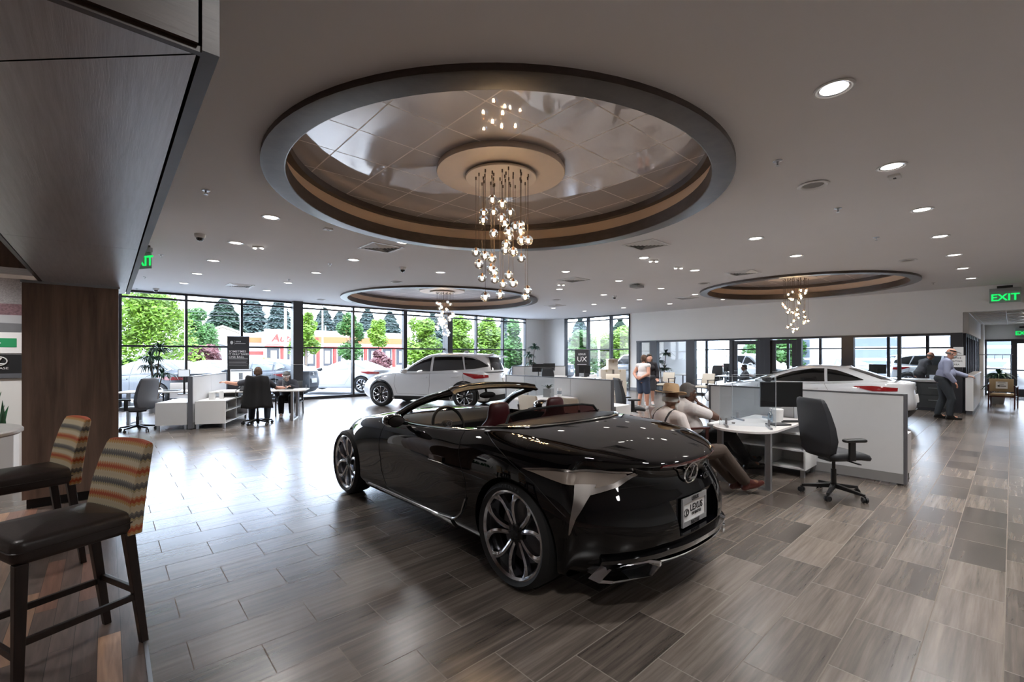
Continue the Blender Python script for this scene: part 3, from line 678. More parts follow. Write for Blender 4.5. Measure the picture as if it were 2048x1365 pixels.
class Surf:
    def __init__(s,obs):
        vs=[];fs=[]
        for o in obs:
            b=len(vs); vs+=[v.co.copy() for v in o.data.vertices]; fs+=[tuple(b+i for i in p.vertices) for p in o.data.polygons]
        s.t=BVHTree.FromPolygons(vs,fs)
    def hit(s,o,d):
        r=s.t.ray_cast(Vector(o),Vector(d).normalized()); return (r[0],r[1]) if r[0] is not None else None
    def pt(s,o,d,off=.003):
        h=s.hit(o,d)
        if not h: return None
        p,n=h; d=Vector(d)
        if n.dot(d)>0: n=-n
        return p+n*off
    def side(s,y,z,sgn=-1,off=.003): return s.pt((sgn*3,y,z),(-sgn,0,0),off)
    def rear(s,x,z,off=.003): return s.pt((x,-4,z),(0,1,0),off)
    def top(s,x,y,off=.003): return s.pt((x,y,4),(0,0,-1),off)
def resample(pl,n):
    pl=[Vector(p) for p in pl]; L=[0]
    for a,b in zip(pl,pl[1:]): L.append(L[-1]+(b-a).length)
    out=[]
    for i in range(n):
        t=L[-1]*i/(n-1)
        for k in range(len(L)-1):
            if t<=L[k+1]+1e-9:
                u=(t-L[k])/max(1e-9,L[k+1]-L[k]); out.append(pl[k].lerp(pl[k+1],u)); break
    return out
def strip_patch(fn,up,lo,n=14,m=5,th=.004,off=.003):
    """surface-hugging panel between two polylines given in the 2-D of the projection fn(a,b,off)"""
    U=resample([(a,b,0) for a,b in up],n); Lw=resample([(a,b,0) for a,b in lo],n); b=MB(); outer=[];inner=[]
    for i in range(n):
        ro=[];ri=[]
        for j in range(m):
            q=U[i].lerp(Lw[i],j/(m-1)); p=fn(q.x,q.y,off+th); p2=fn(q.x,q.y,-.002)
            ro.append(p); ri.append(p2)
        outer.append(ro); inner.append(ri)
    last=None
    for rows in (outer,inner):
        for r in rows:
            for j in range(len(r)):
                if r[j] is None: r[j]=last
                else: last=r[j]
        for r in reversed(rows):
            for j in reversed(range(len(r))):
                if r[j] is None: r[j]=last
                else: last=r[j]
    vs=[p for r in outer for p in r]+[p for r in inner for p in r]; N=n*m; fs=[]
    for i in range(n-1):
        for j in range(m-1):
            a=i*m+j; fs.append((a,a+1,a+m+1,a+m)); fs.append((N+a,N+a+m,N+a+m+1,N+a+1))
    bd=[j for j in range(m)]+[i*m+m-1 for i in range(1,n)]+[(n-1)*m+j for j in range(m-2,-1,-1)]+[i*m for i in range(n-2,0,-1)]
    for q in range(len(bd)):
        a,c=bd[q],bd[(q+1)%len(bd)]; fs.append((a,c,N+c,N+a))
    b.add(vs,fs); return b
def line_on(fn,pts,r=.0025,n=30,off=.0008,nn=5):
    P=[fn(q.x,q.y,off) for q in resample([(a,b,0) for a,b in pts],n)]; P=[p for p in P if p is not None]
    b=MB(); 
    if len(P)>1: b.tube(P,r,nn)
    return b
def tread0(sgn): return R(-90) if sgn<0 else R(90)
def wheel(parent,x,y,rad,width,style,sgn,rimr):
    """sgn -1: outer face on the -x side"""
    M=Matrix.Translation((x,y,rad))@Matrix.Rotation(R(-90)*(-sgn),4,'Y')   # local +z points outwards
    h=width/2
    b=MB(M); b.lathe([(rimr+.012,h*.88),(rimr-.004,h*.92),(rimr-.018,h*.8),(rimr-.02,h*.55)],56); b.lathe([(rimr-.02,h*.55),(rimr-.045,-h*.3),(rimr-.03,-h*.9)],40)
    w=b.build('wheel',[M_wchrome,M_wdark][0 if style!='dark' else 1],parent)
    b=MB(M); b.lathe([(rimr-.02,-h),(rimr+.02,-h*1.0),(rad-.03,-h*.98),(rad-.006,-h*.8),(rad,-h*.4),(rad,h*.4),(rad-.006,h*.8),(rad-.03,h*.98),(rimr+.03,h*1.03),(rimr+.008,h*.9),(rimr-.015,h*.8)],64); b.build('tire',M_tire,w)
    b=MB(M); b.lathe([(.001,-h*.1),(rimr*.75,-h*.1),(rimr*.75,-h*.2),(.001,-h*.2)],36); b.build('brake_disc',M_disc,w)
    b=MB(M); b.lathe([(.001,-h*.5),(rimr-.03,-h*.5)],24); b.build('wheel_well_shade',M_wdark,w)
    b=MB(M)
    hub=.062
    def spoke(angs,wd,zs):
        rs=[hub*.8,rimr*.35,rimr*.6,rimr*.82,rimr-.01]; rings=[]; u=[rs[0]+(rs[-1]-rs[0])*q/9 for q in range(10)]; f=lambda l: [cat(list(zip(rs,l)),q) for q in u]
        for r,a,wv,z in zip(u,f(angs),f(wd),f(zs)):
            a=R(a); c=Vector((r*math.cos(a),r*math.sin(a),z)); t=Vector((-math.sin(a),math.cos(a),0))
            rings.append([c-t*wv+Vector((0,0,-.03)),c-t*wv*.8+Vector((0,0,.0)),c+Vector((0,0,.008)),c+t*wv*.8+Vector((0,0,0)),c+t*wv+Vector((0,0,-.03))])
        b.loft(rings,cu=True)
    if style=='twist':
        for k in range(5):
            t0=k*72+14
            for s in (-1,1):
                spoke([t0+s*15,t0+s*11,t0+s*12,t0+s*17,t0+s*24],[.013,.018,.019,.024,.042],[h*.5,h*.62,h*.7,h*.74,h*.78])
    elif style=='vee':
        for k in range(5):
            t0=k*72+18
            for s in (-1,1): spoke([t0+s*6,t0+s*9,t0+s*12,t0+s*15,t0+s*19],[.016,.015,.016,.018,.024],[h*.6,h*.68,h*.74,h*.76,h*.8])
    else:
        for k in range(10):
            t0=k*36; spoke([t0]*5,[.016,.014,.014,.016,.022],[h*.6,h*.68,h*.74,h*.76,h*.8])
    b.build('spokes',M_wchrome,w,smooth=40)
    b=MB(M); b.lathe([(hub+.014,h*.3),(hub+.012,h*.56),(.034,h*.62),(.03,h*.7),(.001,h*.72)],20)
    for k in range(5): a=R(72*k+14); b.cyl((hub*.72*math.cos(a),hub*.72*math.sin(a),h*.5),(hub*.72*math.cos(a),hub*.72*math.sin(a),h*.68),.009,n=8)
    b.build('hub_cap',M_wdark,w)
    if style=='twist':
        L=MB(M); 
        for i,ch in enumerate('POTENZA'):
            cu=bpy.data.curves.new('c','FONT'); cu.body=ch; cu.size=.034; cu.extrude=.001; cu.align_x='CENTER'; cu.align_y='CENTER'; cu.resolution_u=2
            o=bpy.data.objects.new('c',cu); me=bpy.data.meshes.new_from_object(o); a=R((i-3)*5.4)*(1 if sgn<0 else 1); k=L.M
            L.M=M@Matrix.Rotation(-a+(PI if sgn<0 else 0)*0+tread0(sgn),4,'Z')@Matrix.Translation((0,(rimr+rad)/2+.004,h*1.005)); L.add([v.co for v in me.vertices],[tuple(p.vertices) for p in me.polygons]); L.M=k
            bpy.data.objects.remove(o); bpy.data.curves.remove(cu); bpy.data.meshes.remove(me)
        L.build('tire_lettering',mat('grey_tyre_letter',(70,70,72),.7),w,smooth=0,fix=False)
    return w
def emblem(parent,fn,cx,cz,r,m,mirror=1):
    """oval ring with a slanted L stroke, laid on the body with fn(a,b,off)"""
    o=fn(cx,cz,.006); ex=fn(cx+r*.5,cz,.006); ez=fn(cx,cz+r*.5,.006)
    x_=(ex-o).normalized(); z_=ez-o; z_=(z_-x_*z_.dot(x_)).normalized()
    q=lambda a,c: o+x_*a+z_*c
    b=MB(); b.tube([q(r*1.2*math.cos(2*PI*k/32),r*.92*math.sin(2*PI*k/32)) for k in range(32)],r*.10,6,closed=True)
    b.tube([q(r*.38,r*.66),q(-r*.22,-r*.46),q(-r*.12,-r*.56),q(r*.86,-r*.56)],r*.12,6)
    return b.build('emblem',m,parent)
# ------------------------------------------------------------------------------------------------ black convertible
M_lcpaint=mat('black_car_paint',(5,5,7),.4,0,.0,coat=1,var=.01,coatr=.015)
M_lcgloss=mat('piano_black',(8,8,9),.12,coat=1)
M_seat=mat('dark_red_leather',(74,26,30),.42,bump=.1,bscale=220)
M_inter=mat('black_interior',(24,23,24),.55,bump=.1,bscale=300)
M_smokech=mat('smoked_chrome',(168,162,158),.24,metal=1)
M_grey_lens=mat('smoked_tail_lens',(150,138,128),.22,metal=.2,coat=1)
LC=dict(z0=.17,rc=.42,fc=.8,ys=[-.46,-.3,-.15,0,.15,.3,.5,.75,1.0,1.3,1.6,1.9,2.2,2.45,2.65,2.87,3.05,3.2,3.32],
 belt=[(-.95,.885),(-.75,.925),(-.45,.975),(0,1.02),(.4,1.035),(.7,.985),(1.2,.95),(1.8,.93),(2.3,.925),(2.87,.86),(3.3,.75),(3.6,.64),(3.8,.56)],
 crown=[(-.95,.01),(-.6,.02),(0,.03),(.5,.02),(1.9,.03),(2.4,.05),(3.2,.05),(3.8,.02)],
 levels=[
 dict(f=0,yr=-.66,yf=3.52,w=[(-.46,.80),(0,.84),(1.4,.82),(2.9,.84),(3.3,.72)]),
 dict(f=.06,yr=-.76,yf=3.64,w=[(-.46,.85),(0,.90),(1.4,.88),(2.9,.90),(3.3,.78)]),
 dict(f=.2,yr=-.88,yf=3.76,w=[(-.46,.88),(-.1,.935),(.5,.925),(1.4,.895),(2.2,.9),(2.8,.935),(3.3,.80)]),
 dict(f=.42,yr=-.915,yf=3.80,w=[(-.46,.895),(-.1,.95),(.4,.945),(1.2,.895),(1.7,.885),(2.3,.905),(2.8,.94),(3.3,.80)]),
 dict(f=.6,yr=-.89,yf=3.77,w=[(-.46,.89),(-.1,.955),(.4,.95),(1.2,.91),(1.7,.90),(2.3,.915),(2.8,.935),(3.3,.785)]),
 dict(f=.78,yr=-.80,yf=3.70,w=[(-.46,.865),(-.1,.94),(.4,.93),(1.2,.905),(2.2,.90),(2.8,.90),(3.3,.74)]),
 dict(f=.9,yr=-.79,yf=3.6,w=[(-.46,.80),(-.1,.885),(.4,.875),(1.2,.875),(2.2,.87),(2.8,.85),(3.3,.69)]),
 dict(f=.975,yr=-.885,yf=3.5,w=[(-.46,.745),(-.1,.81),(.4,.80),(1.2,.83),(2.2,.82),(2.8,.79),(3.3,.64)]),
 dict(f=1.0,yr=-.86,yf=3.44,w=[(-.46,.71),(-.1,.765),(.4,.755),(1.2,.80),(2.2,.78),(2.8,.74),(3.3,.6)])])
def build_convertible():
    car=thing('convertible_car','glossy black open convertible with dark red seats parked in the middle of the tiled floor','car',(2.985,2.3,0))
    ob=bpy.data.objects.new('body',body_mesh(LC)); COL.objects.link(ob)
    s=ob.modifiers.new('s','SUBSURF'); s.levels=2; s.render_levels=2; apply_mods(ob)
    cuts=[]
    for y,x in ((0,.62),(2.87,.60)):
        for sg in (-1,1):
            c=MB(); c.cyl((sg*x,y,.362),(sg*1.2,y,.362),.392,n=64); cuts.append(c)
    c=MB(); pl=[(.60,.5),(.68,.62),(.725,.9),(.735,1.4),(.72,1.8),(.6,1.98),(.3,2.07)]
    pl=pl+[(-x,y) for x,y in reversed(pl)]
    c.prism(pl,.38,1.5); cuts.append(c)
    # number plate recess
    c=MB(); c.prism([(-.31,.66),(.31,.66),(.27,.44),(-.27,.44)],-1.1,-.83,'y'); cuts.append(c)
    cut_body(ob,cuts); finish(ob,[M_lcpaint,M_bumper],30); ob.parent=car
    S=Surf([ob])
    for sg in (-1,1):
        # door seams, side skirt and vents
        f=lambda a,b,off=.003: S.side(a,b,sg,off)
        seam=[(2.02,.93),(2.06,.7),(2.02,.42),(1.9,.27),(1.1,.25),(.62,.30),(.5,.45),(.5,.62),(.62,.80),(.70,.97)]
        line_on(f,seam,.0032,60).build('door_seam',M_bumper,ob)
        line_on(f,[(-.46,.60),(-.2,.78),(.1,.90),(.40,1.0)],.0022,30).build('panel_seam',M_bumper,ob)
        b=strip_patch(f,[(2.35,.235),(1.4,.235),(.75,.265)],[(2.35,.195),(1.4,.19),(.72,.205)],20,3,.014); b.build('side_skirt',M_lcgloss,ob)
        b=line_on(f,[(2.3,.236),(1.6,.236),(.95,.25),(.7,.28),(.58,.36),(.50,.50)],.009,40,.006); b.build('skirt_trim',M_chrome if sg<0 else M_smokech,ob)
        b=strip_patch(f,[(1.06,.745),(.84,.752)],[(1.06,.705),(.84,.712)],10,4,.012); b.build('door_handle',M_lcgloss,ob)
        b=line_on(f,[(1.07,.70),(.83,.705)],.004,8,.014); b.build('handle_trim',M_smokech,ob)
        # tail lamp: flat outer lens, chrome boomerang
        fr=lambda a,b,off=.003: S.pt((sg*(a+1.6),b_y(a),b),(-sg*.62,.78,0),off)
        def b_y(a): return -2.6
        def corner(u,z,off=.003):
            # u: 0 at the rear centre line ... 1 on the flank
            ang=R(10+u*72); d=Vector((-sg*math.sin(ang),math.cos(ang),0)); o=Vector((sg*.18,.1,z))-d*3
            return S.pt(o,d,off)
        b=strip_patch(corner,[(.22,.85),(.45,.858),(.68,.852),(.85,.835)],[(.20,.815),(.36,.765),(.50,.775),(.80,.830)],24,6,.012); b.build('tail_lamp',M_grey_lens,ob)
        b=strip_patch(corner,[(.18,.868),(.45,.873),(.7,.865),(.88,.842)],[(.21,.852),(.45,.859),(.68,.853),(.85,.837)],24,3,.016); b.build('lamp_trim',M_smokech,ob)
        b=strip_patch(corner,[(.17,.862),(.30,.79),(.46,.755)],[(.15,.845),(.28,.768),(.47,.718)],18,3,.018); b.build('lamp_trim',M_smokech,ob)
        b=strip_patch(corner,[(.40,.785),(.46,.70),(.52,.60),(.55,.50)],[(.53,.785),(.535,.70),(.548,.60),(.556,.50)],18,4,.016); b.build('lamp_trim',M_smokech,ob)
        line_on(corner,[(.0,.765),(.18,.768),(.27,.76)],.003,20).build('boot_seam',M_bumper,ob)
        # exhaust finisher
        b=MB(); 
        def ex(sc,y): return [(sg*(.60+(px-.60)*1.0*sc),y+.16*max(0,(px-.4)/.3)**1.5*1.0,.285+(pz-.285)*sc) for px,pz in ((.78,.22),(.72,.215),(.50,.245),(.44,.30),(.44,.325),(.52,.345),(.66,.325),(.72,.30))]
        o=ex(1,-.86);i=ex(.84,-.865);d=ex(.78,-.74); b.loft([ex(1,-.78),o,i,d],cap=(False,False)); b.build('exhaust_trim',M_chrome,ob,smooth=30)
        b=MB(); b.add(d,[tuple(range(8))]); b.build('exhaust_opening',M_black,ob,smooth=0)
        # door mirror
        b=MB(); prof=[]
        for yy,rx,rz in ((1.50,.085,.052),(1.53,.10,.065),(1.60,.095,.062),(1.67,.06,.042),(1.70,.02,.015)):
            prof.append([(sg*1.0+rx*math.cos(2*PI*k/16),yy,.985+rz*math.sin(2*PI*k/16)) for k in range(16)])
        b.loft(prof); b.bar((sg*.83,1.62,.935),(sg*.95,1.6,.96),.05,.03); mr=b.build('door_mirror',M_lcgloss,ob)
        b=MB(); b.add([(sg*1.0+.078*math.cos(2*PI*k/16),1.497,.985+.046*math.sin(2*PI*k/16)) for k in range(16)],[tuple(range(16))]); b.build('mirror_glass',M_chrome,mr,smooth=0)
    # rear bumper details
    f=lambda a,b,off=.003: S.rear(a,b,off)
    b=strip_patch(f,[(-.74,.36),(-.4,.40),(.4,.40),(.74,.36)],[(-.74,.335),(-.4,.365),(.4,.365),(.74,.335)],30,3,.03); b.build('rear_lip',M_lcgloss,ob)
    b=strip_patch(f,[(-.44,.348),(.44,.348)],[(-.44,.335),(.44,.335)],24,3,.036); b.build('rear_trim_strip',M_chrome,ob)
    b=strip_patch(f,[(-.56,.33),(.56,.33)],[(-.6,.20),(.6,.20)],24,4,.008); b.build('diffuser',M_bumper,ob)
    b=strip_patch(f,[(-.36,.893),(.36,.893)],[(-.36,.878),(.36,.878)],20,3,.004); b.build('brake_light',mat('dark_red_lens',(96,14,20),.1,coat=1),ob)
    p0=f(0,.785,.02); emblem(ob,lambda a,c,off=.003: p0+Vector((a,-.004-.12*(c-.785),c-.785)),0,.785,.074,M_chrome)
    # plate
    y=-.835
    b=MB(); b.prism(rrect(.32,.165,.015,3,0,.55),y-.012,y,'y'); pl=b.build('number_plate',M_paper,ob,smooth=0)
    b=MB()
    o=rrect(.345,.19,.02,3,0,.55); 
    for z0,z1 in ((.61,.645),(.455,.488)): b.box(-.17,.17,y-.018,y-.006,z0,z1)
    for s in (-1,1): b.box(s*.162-.009,s*.162+.009,y-.018,y-.006,.488,.61)
    b.build('plate_frame',mat('plate_frame_silver',(150,150,152),.4),pl,smooth=0)
    text('plate_text','LEXUS',.062,M_ink,pl,(.03,y-.0135,.562),(R(90),0,0),.001,bold=.001)
    text('plate_text','OF SEATTLE',.025,M_ink,pl,(.03,y-.0135,.522),(R(90),0,0),.001,bold=.0006)
    text('plate_text','LEXUS',.034,M_ink,pl,(0,y-.0195,.628),(R(90),0,0),.001,bold=.001)
    text('plate_text','SEATTLE',.032,M_ink,pl,(0,y-.0195,.471),(R(90),0,0),.001,bold=.001)
    fp=lambda a,c,off=.003: Vector((a,y-.0125-off*.2,c))
    emblem(pl,fp,-.112,.545,.026,M_ink)
    h=S.hit((.26,-4,.725),(0,1,0)); t=text('model_badge','LC500',.05,M_chrome,ob,(0,0,0),(0,0,0),.003,bold=.002)
    n_=h[1] if h[1].y<0 else -h[1]; z_=(Vector((0,0,1))-n_*n_.z).normalized(); x_=z_.cross(n_)
    M4=Matrix((x_,z_,n_)).transposed().to_4x4(); M4.translation=h[0]+n_*.004; t.matrix_local=M4
    # tonneau, chrome rail
    U=[(-.735,.62),(-.73,.46),(-.69,.28),(-.55,.15),(-.3,.07),(0,.04),(.3,.07),(.55,.15),(.69,.28),(.73,.46),(.735,.62)]
    ft=lambda a,c,off=.003: S.top(a,c,off)
    pts=[]
    for q in resample([(a,c,0) for a,c in U],50):
        p=S.top(q.x,q.y,.006)
        if p is not None and p.z>.9: pts.append(p)
    b=MB(); b.tube(pts,.009,8); b.build('tonneau_chrome_rail',M_chrome,ob)
    b=strip_patch(ft,[(-.66,.46),(-.4,.49),(0,.492),(.4,.49),(.66,.46)],[(-.64,.26),(-.45,.15),(0,.08),(.45,.15),(.64,.26)],30,8,.006); b.build('tonneau_cover',M_inter,ob)
    # windscreen
    base=[(-.745,2.02,.935),(-.62,2.2,.965),(-.35,2.33,.985),(0,2.37,.99),(.35,2.33,.985),(.62,2.2,.965),(.745,2.02,.935)]
    head=[(-.555,1.28,1.235),(-.5,1.34,1.25),(-.28,1.42,1.268),(0,1.45,1.275),(.28,1.42,1.268),(.5,1.34,1.25),(.555,1.28,1.235)]
    rows=[]
    for i in range(7):
        t=i/6; rows.append([Vector(a).lerp(Vector(c),t)+Vector((0,.05*math.sin(PI*t),.03*math.sin(PI*t))) for a,c in zip(base,head)])
    b=MB(); b.loft(rows,cu=False); ws=b.build('windshield',M_glass,ob,smooth=180)
    L_=[r[0] for r in rows]; R_=[r[6] for r in rows]; hd=[Vector(p) for p in head]
    path=L_[:6]+[L_[5].lerp(hd[0],.6)]+hd+[R_[5].lerp(hd[6],.6)]+R_[5::-1]
    b=MB(); b.tube(path,[.048]+[.038]*(len(path)-2)+[.048],12); b.build('windshield_frame',M_lcgloss,ob)
    b=MB(); b.loft([[hd[k]+Vector((0,-.02,.02)) for k in range(7)],[hd[k]+Vector((0,-.085,-.015)) for k in range(7)],[hd[k]+Vector((0,-.05,-.035)) for k in range(7)]],cu=False); b.build('sun_visor_rail',M_inter,ob)
    b=MB(); b.ball((0,1.40,1.175),(.11,.018,.035),16,8); b.cyl((0,1.42,1.2),(0,1.44,1.26),.012); b.build('rear_view_mirror',M_bumper,ob)
    # interior
    b=MB(); b.box(-.72,.72,1.78,2.06,.62,.86); b.loft([[(x,2.06,.955) for x in (-.7,-.35,0,.35,.7)],[(x,1.9,.94) for x in (-.71,-.35,0,.35,.71)],[(x,1.76,.86) for x in (-.72,-.35,0,.35,.72)],[(x,1.78,.62) for x in (-.72,-.35,0,.35,.72)]],cu=False); b.build('dashboard',M_inter,ob,bevel=.02)
    b=MB(); b.box(-.12,.12,.75,1.8,.4,.66); b.build('centre_console',M_inter,ob,bevel=.03)
    # steering wheel
    M=Matrix.Translation((-.37,1.58,.885))@Matrix.Rotation(R(68),4,'X')
    b=MB(M); b.tube([(.182*math.cos(2*PI*k/32),.182*math.sin(2*PI*k/32),0) for k in range(32)],.017,8,closed=True)
    b.ball((0,0,-.02),(.075,.06,.03),14,8)
    for a in (0,180,270): b.bar((.05*math.cos(R(a)),.05*math.sin(R(a)),-.015),(.18*math.cos(R(a)),.18*math.sin(R(a)),0),.035,.018,(0,0,1))
    b.cyl((0,0,-.03),(0,0,-.25),.05); sw=b.build('steering_wheel',M_inter,ob)
    emblem(sw,lambda a,c,off=.003: M@Vector((a,c,.012+off*.1)),0,0,.026,M_chrome)
    for sx in (-.37,.37):
        b=MB()
        def slab(y0,z0,w,t): return [(sx+w*math.cos(2*PI*k/20)*(1 if abs(math.cos(2*PI*k/20))<.9 else .97),y0+t*.5*math.sin(2*PI*k/20),z0) for k in range(20)]
        b.loft([slab(.98,.5,.25,.16),slab(.93,.62,.27,.17),slab(.87,.78,.265,.15),slab(.82,.92,.235,.13),slab(.79,1.0,.17,.11),slab(.785,1.03,.125,.10),slab(.78,1.10,.13,.10),slab(.78,1.155,.115,.085),slab(.78,1.175,.08,.05)])
        b.loft([[(sx+a*.26,c,z) for a,z in ((-1,.42),(-1,.56),(-.8,.58),(0,.555),(.8,.58),(1,.56),(1,.42))] for c in (.95,1.2,1.42)],cu=True)
        b.build('seat',M_seat,ob,smooth=50,sub=1)
    # wind deflector
    arc=[(-.60,.42,1.04),(-.55,.44,1.105),(-.4,.46,1.125),(0,.47,1.135),(.4,.46,1.125),(.55,.44,1.105),(.60,.42,1.04)]
    b=MB(); b.tube(arc,.011,8); wd=b.build('wind_deflector',M_bumper,ob)
    b=MB(); b.loft([[Vector(p) for p in arc],[Vector((p[0],p[1]+.02,1.0)) for p in arc]],cu=False); b.build('deflector_screen',glass('smoked_red_screen',(120,80,80),.05),wd,smooth=0)
    for y,w_ in ((0,.275),(2.87,.245)):
        for sg in (-1,1): wheel(ob,sg*(.945-w_/2),y,.362,w_,'twist',sg,.296)
    return car
build_convertible()
# ---------------------------------------------------------------- closed cars
def greenhouse_mesh(G):
    half=[]
    for (b,t) in G['pairs']: half.append((Vector(b),Vector(t)))
    n=len(half); rows=[]
    for i in range(6):
        u=i/5; row=[]
        for b,t in half:
            p=b.lerp(t,u); bul=math.sin(PI*u)*G.get('bulge',.03)
            d=Vector((p.x,(p.y-G['yc'])*.45,0)); 
            if d.length>0: p=p+d.normalized()*bul
            row.append(p)
        rows.append(row)
    def ring(r): return r+[Vector((-p.x,p.y,p.z)) for p in r[-2:0:-1]]
    vs=[]; fs=[]
    for r in rows: vs+=ring(r)
    m=2*n-2
    for i in range(5):
        for j in range(m):
            k=(j+1)%m; fs.append((i*m+j,i*m+k,(i+1)*m+k,(i+1)*m+j))
    top=rows[-1]; base=5*m; cols={}
    for k in range(1,n-1):
        ids=[]
        for s in (.66,.33,0,-.33,-.66):
            ids.append(len(vs)); p=top[k]; vs.append(Vector((p.x*s,p.y,p.z+G.get('crown',.04)*(1-s*s)*min(1,p.x/.4))))
        cols[k]=[base+k]+ids+[base+m-k]
    for k in range(1,n-2):
        a,b=cols[k],cols[k+1]
        for q in range(6): fs.append((a[q],a[q+1],b[q+1],b[q]))
    for k,c in ((1,base),(n-2,base+n-1)):
        a=cols[k]
        for q in range(6): fs.append((c,a[q],a[q+1]))
    me=bpy.data.meshes.new('g'); me.from_pydata(vs,[],fs)
    bm=bmesh.new(); bm.from_mesh(me); bmesh.ops.recalc_face_normals(bm,faces=bm.faces); bm.to_mesh(me); bm.free(); return me
def build_car(name,label,loc,rz,P,G,pm,cat_='car',group=None,badge=True):
    car=thing(name,label,cat_,loc,rz,group)
    ob=bpy.data.objects.new('body',body_mesh(P)); COL.objects.link(ob)
    s=ob.modifiers.new('s','SUBSURF'); s.levels=2; s.render_levels=2; apply_mods(ob)
    cuts=[]
    for y in (0,P['wb']):
        for sg in (-1,1):
            c=MB(); c.cyl((sg*(P['W']-.33),y,P['wr']+.01),(sg*1.3,y,P['wr']+.01),P['wr']+.035,n=56); cuts.append(c)
    cut_body(ob,cuts); finish(ob,[pm,M_bumper],30); ob.parent=car
    g=bpy.data.objects.new('roof',greenhouse_mesh(G)); COL.objects.link(g)
    s=g.modifiers.new('s','SUBSURF'); s.levels=2; s.render_levels=2; apply_mods(g); finish(g,[pm],40); g.parent=car
    S=Surf([ob,g]); SG=Surf([g])
    front=lambda a,b,off=.003: SG.pt((a,8,b),(0,-1,0),off)
    rear=lambda a,b,off=.003: SG.pt((a,-6,b),(0,1,0),off)
    strip_patch(front,G['ws'][0],G['ws'][1],20,8,.004).build('windshield',M_dglass,g)
    strip_patch(rear,G['rw'][0],G['rw'][1],20,8,.004).build('rear_window',M_dglass,g)
    for sg in (-1,1):
        f=lambda a,b,off=.003: S.side(a,b,sg,off)
        sg_=lambda a,b,off=.003: SG.side(a,b,sg,off)
        for up,lo in G['side']:
            strip_patch(sg_,up,lo,16,6,.003).build('side_window',M_dglass,g)
        if 'dlo' in G: line_on(sg_,G['dlo'],.007,60,.003).build('window_trim',M_chrome,g)
        for q in P['seams']: line_on(f,q,.003,40).build('door_seam',M_bumper,ob)
        for (y,z) in P['handles']: strip_patch(f,[(y+.11,z+.012),(y-.11,z+.016)],[(y+.11,z-.02),(y-.11,z-.014)],8,3,.016).build('door_handle',pm,ob)
        if P.get('arch'):
            for yc in (0,P['wb']):
                r0,r1=P['wr']+.03,P['wr']+.085
                A=[R(200-220*k/20) for k in range(21)]
                strip_patch(f,[(yc+r1*math.cos(a),P['wr']+r1*math.sin(a)) for a in A if P['wr']+r1*math.sin(a)>P['z0']+.02],[(yc+r0*1.04*math.cos(a),P['wr']+r0*1.04*math.sin(a)) for a in A if P['wr']+r1*math.sin(a)>P['z0']+.02],24,3,.012).build('arch_trim',M_bumper,ob)
            strip_patch(f,[(P['wb']-.48,P['z0']+.13),(.48,P['z0']+.13)],[(P['wb']-.48,P['z0']+.03),(.48,P['z0']+.03)],16,3,.012).build('sill_trim',M_bumper,ob)
        def corner(u,z,off=.003):
            ang=R(8+u*74); d=Vector((-sg*math.sin(ang),math.cos(ang),0)); o=Vector((sg*.2,.1,z))-d*4
            return S.pt(o,d,off)
        def fcorner(u,z,off=.003):
            ang=R(8+u*74); d=Vector((-sg*math.sin(ang),-math.cos(ang),0)); o=Vector((sg*.2,P['wb']-.1,z))-d*4
            return S.pt(o,d,off)
        strip_patch(corner,P['tail'][0],P['tail'][1],20,6,.012).build('tail_lamp',M_red,ob)
        strip_patch(fcorner,P['head'][0],P['head'][1],18,5,.012).build('headlamp',M_clear,ob)
        my,mz=P['mirror']; x=sg*(P['W']+.08); b=MB(); prof=[]
        for yy,rx,rz_ in ((my-.1,.09,.06),(my-.06,.11,.075),(my,.10,.07),(my+.08,.05,.04)): prof.append([(x+rx*math.cos(2*PI*k/12),yy,mz+rz_*math.sin(2*PI*k/12)) for k in range(12)])
        b.loft(prof); b.bar((sg*(P['W']-.1),my+.02,mz-.05),(x,my,mz-.03),.05,.03); b.build('door_mirror',pm if P.get('mp') else M_bumper,ob)
    fr=lambda a,b,off=.003: S.rear(a,b,off)
    ff=lambda a,b,off=.003: S.pt((a,8,b),(0,-1,0),off)
    gz0,gz1=P['grille']
    strip_patch(ff,[(-.22,gz1),(.22,gz1)],[(-.42,gz0),(.42,gz0)],14,6,.006).build('grille',M_bumper,ob)
    zp=P['plate']
    strip_patch(fr,[(-.17,zp+.085),(.17,zp+.085)],[(-.17,zp-.085),(.17,zp-.085)],8,4,.016).build('number_plate',M_paper,ob)
    strip_patch(fr,[(-.75,P['z0']+.2),(.75,P['z0']+.2)],[(-.7,P['z0']+.03),(.7,P['z0']+.03)],16,3,.012).build('rear_bumper_trim',M_bumper,ob)
    if badge: emblem(ob,fr,0,P['badge'],.06,M_chrome)
    for y in (0,P['wb']):
        for sg in (-1,1): wheel(ob,sg*(P['W']-.025-.115),y,P['wr'],.23,P['ws'],sg,P['wr']-.115)
    if 'spoiler' in G:
        y0,y1,z,w=G['spoiler']; b=MB(); b.loft([[(x,y0,z+.0-.05*(x/w)**2) for x in (-w,-w*.5,0,w*.5,w)],[(x,y1,z-.03-.05*(x/w)**2) for x in (-w,-w*.5,0,w*.5,w)],[(x,y0+.12,z-.05-.05*(x/w)**2) for x in (-w,-w*.5,0,w*.5,w)]],cu=False); b.build('roof_spoiler',pm,g)
        b=MB(); b.ball((0,.3,G['fin']),(.02,.09,.05),10,8); b.build('roof_fin',pm,g)
    return car
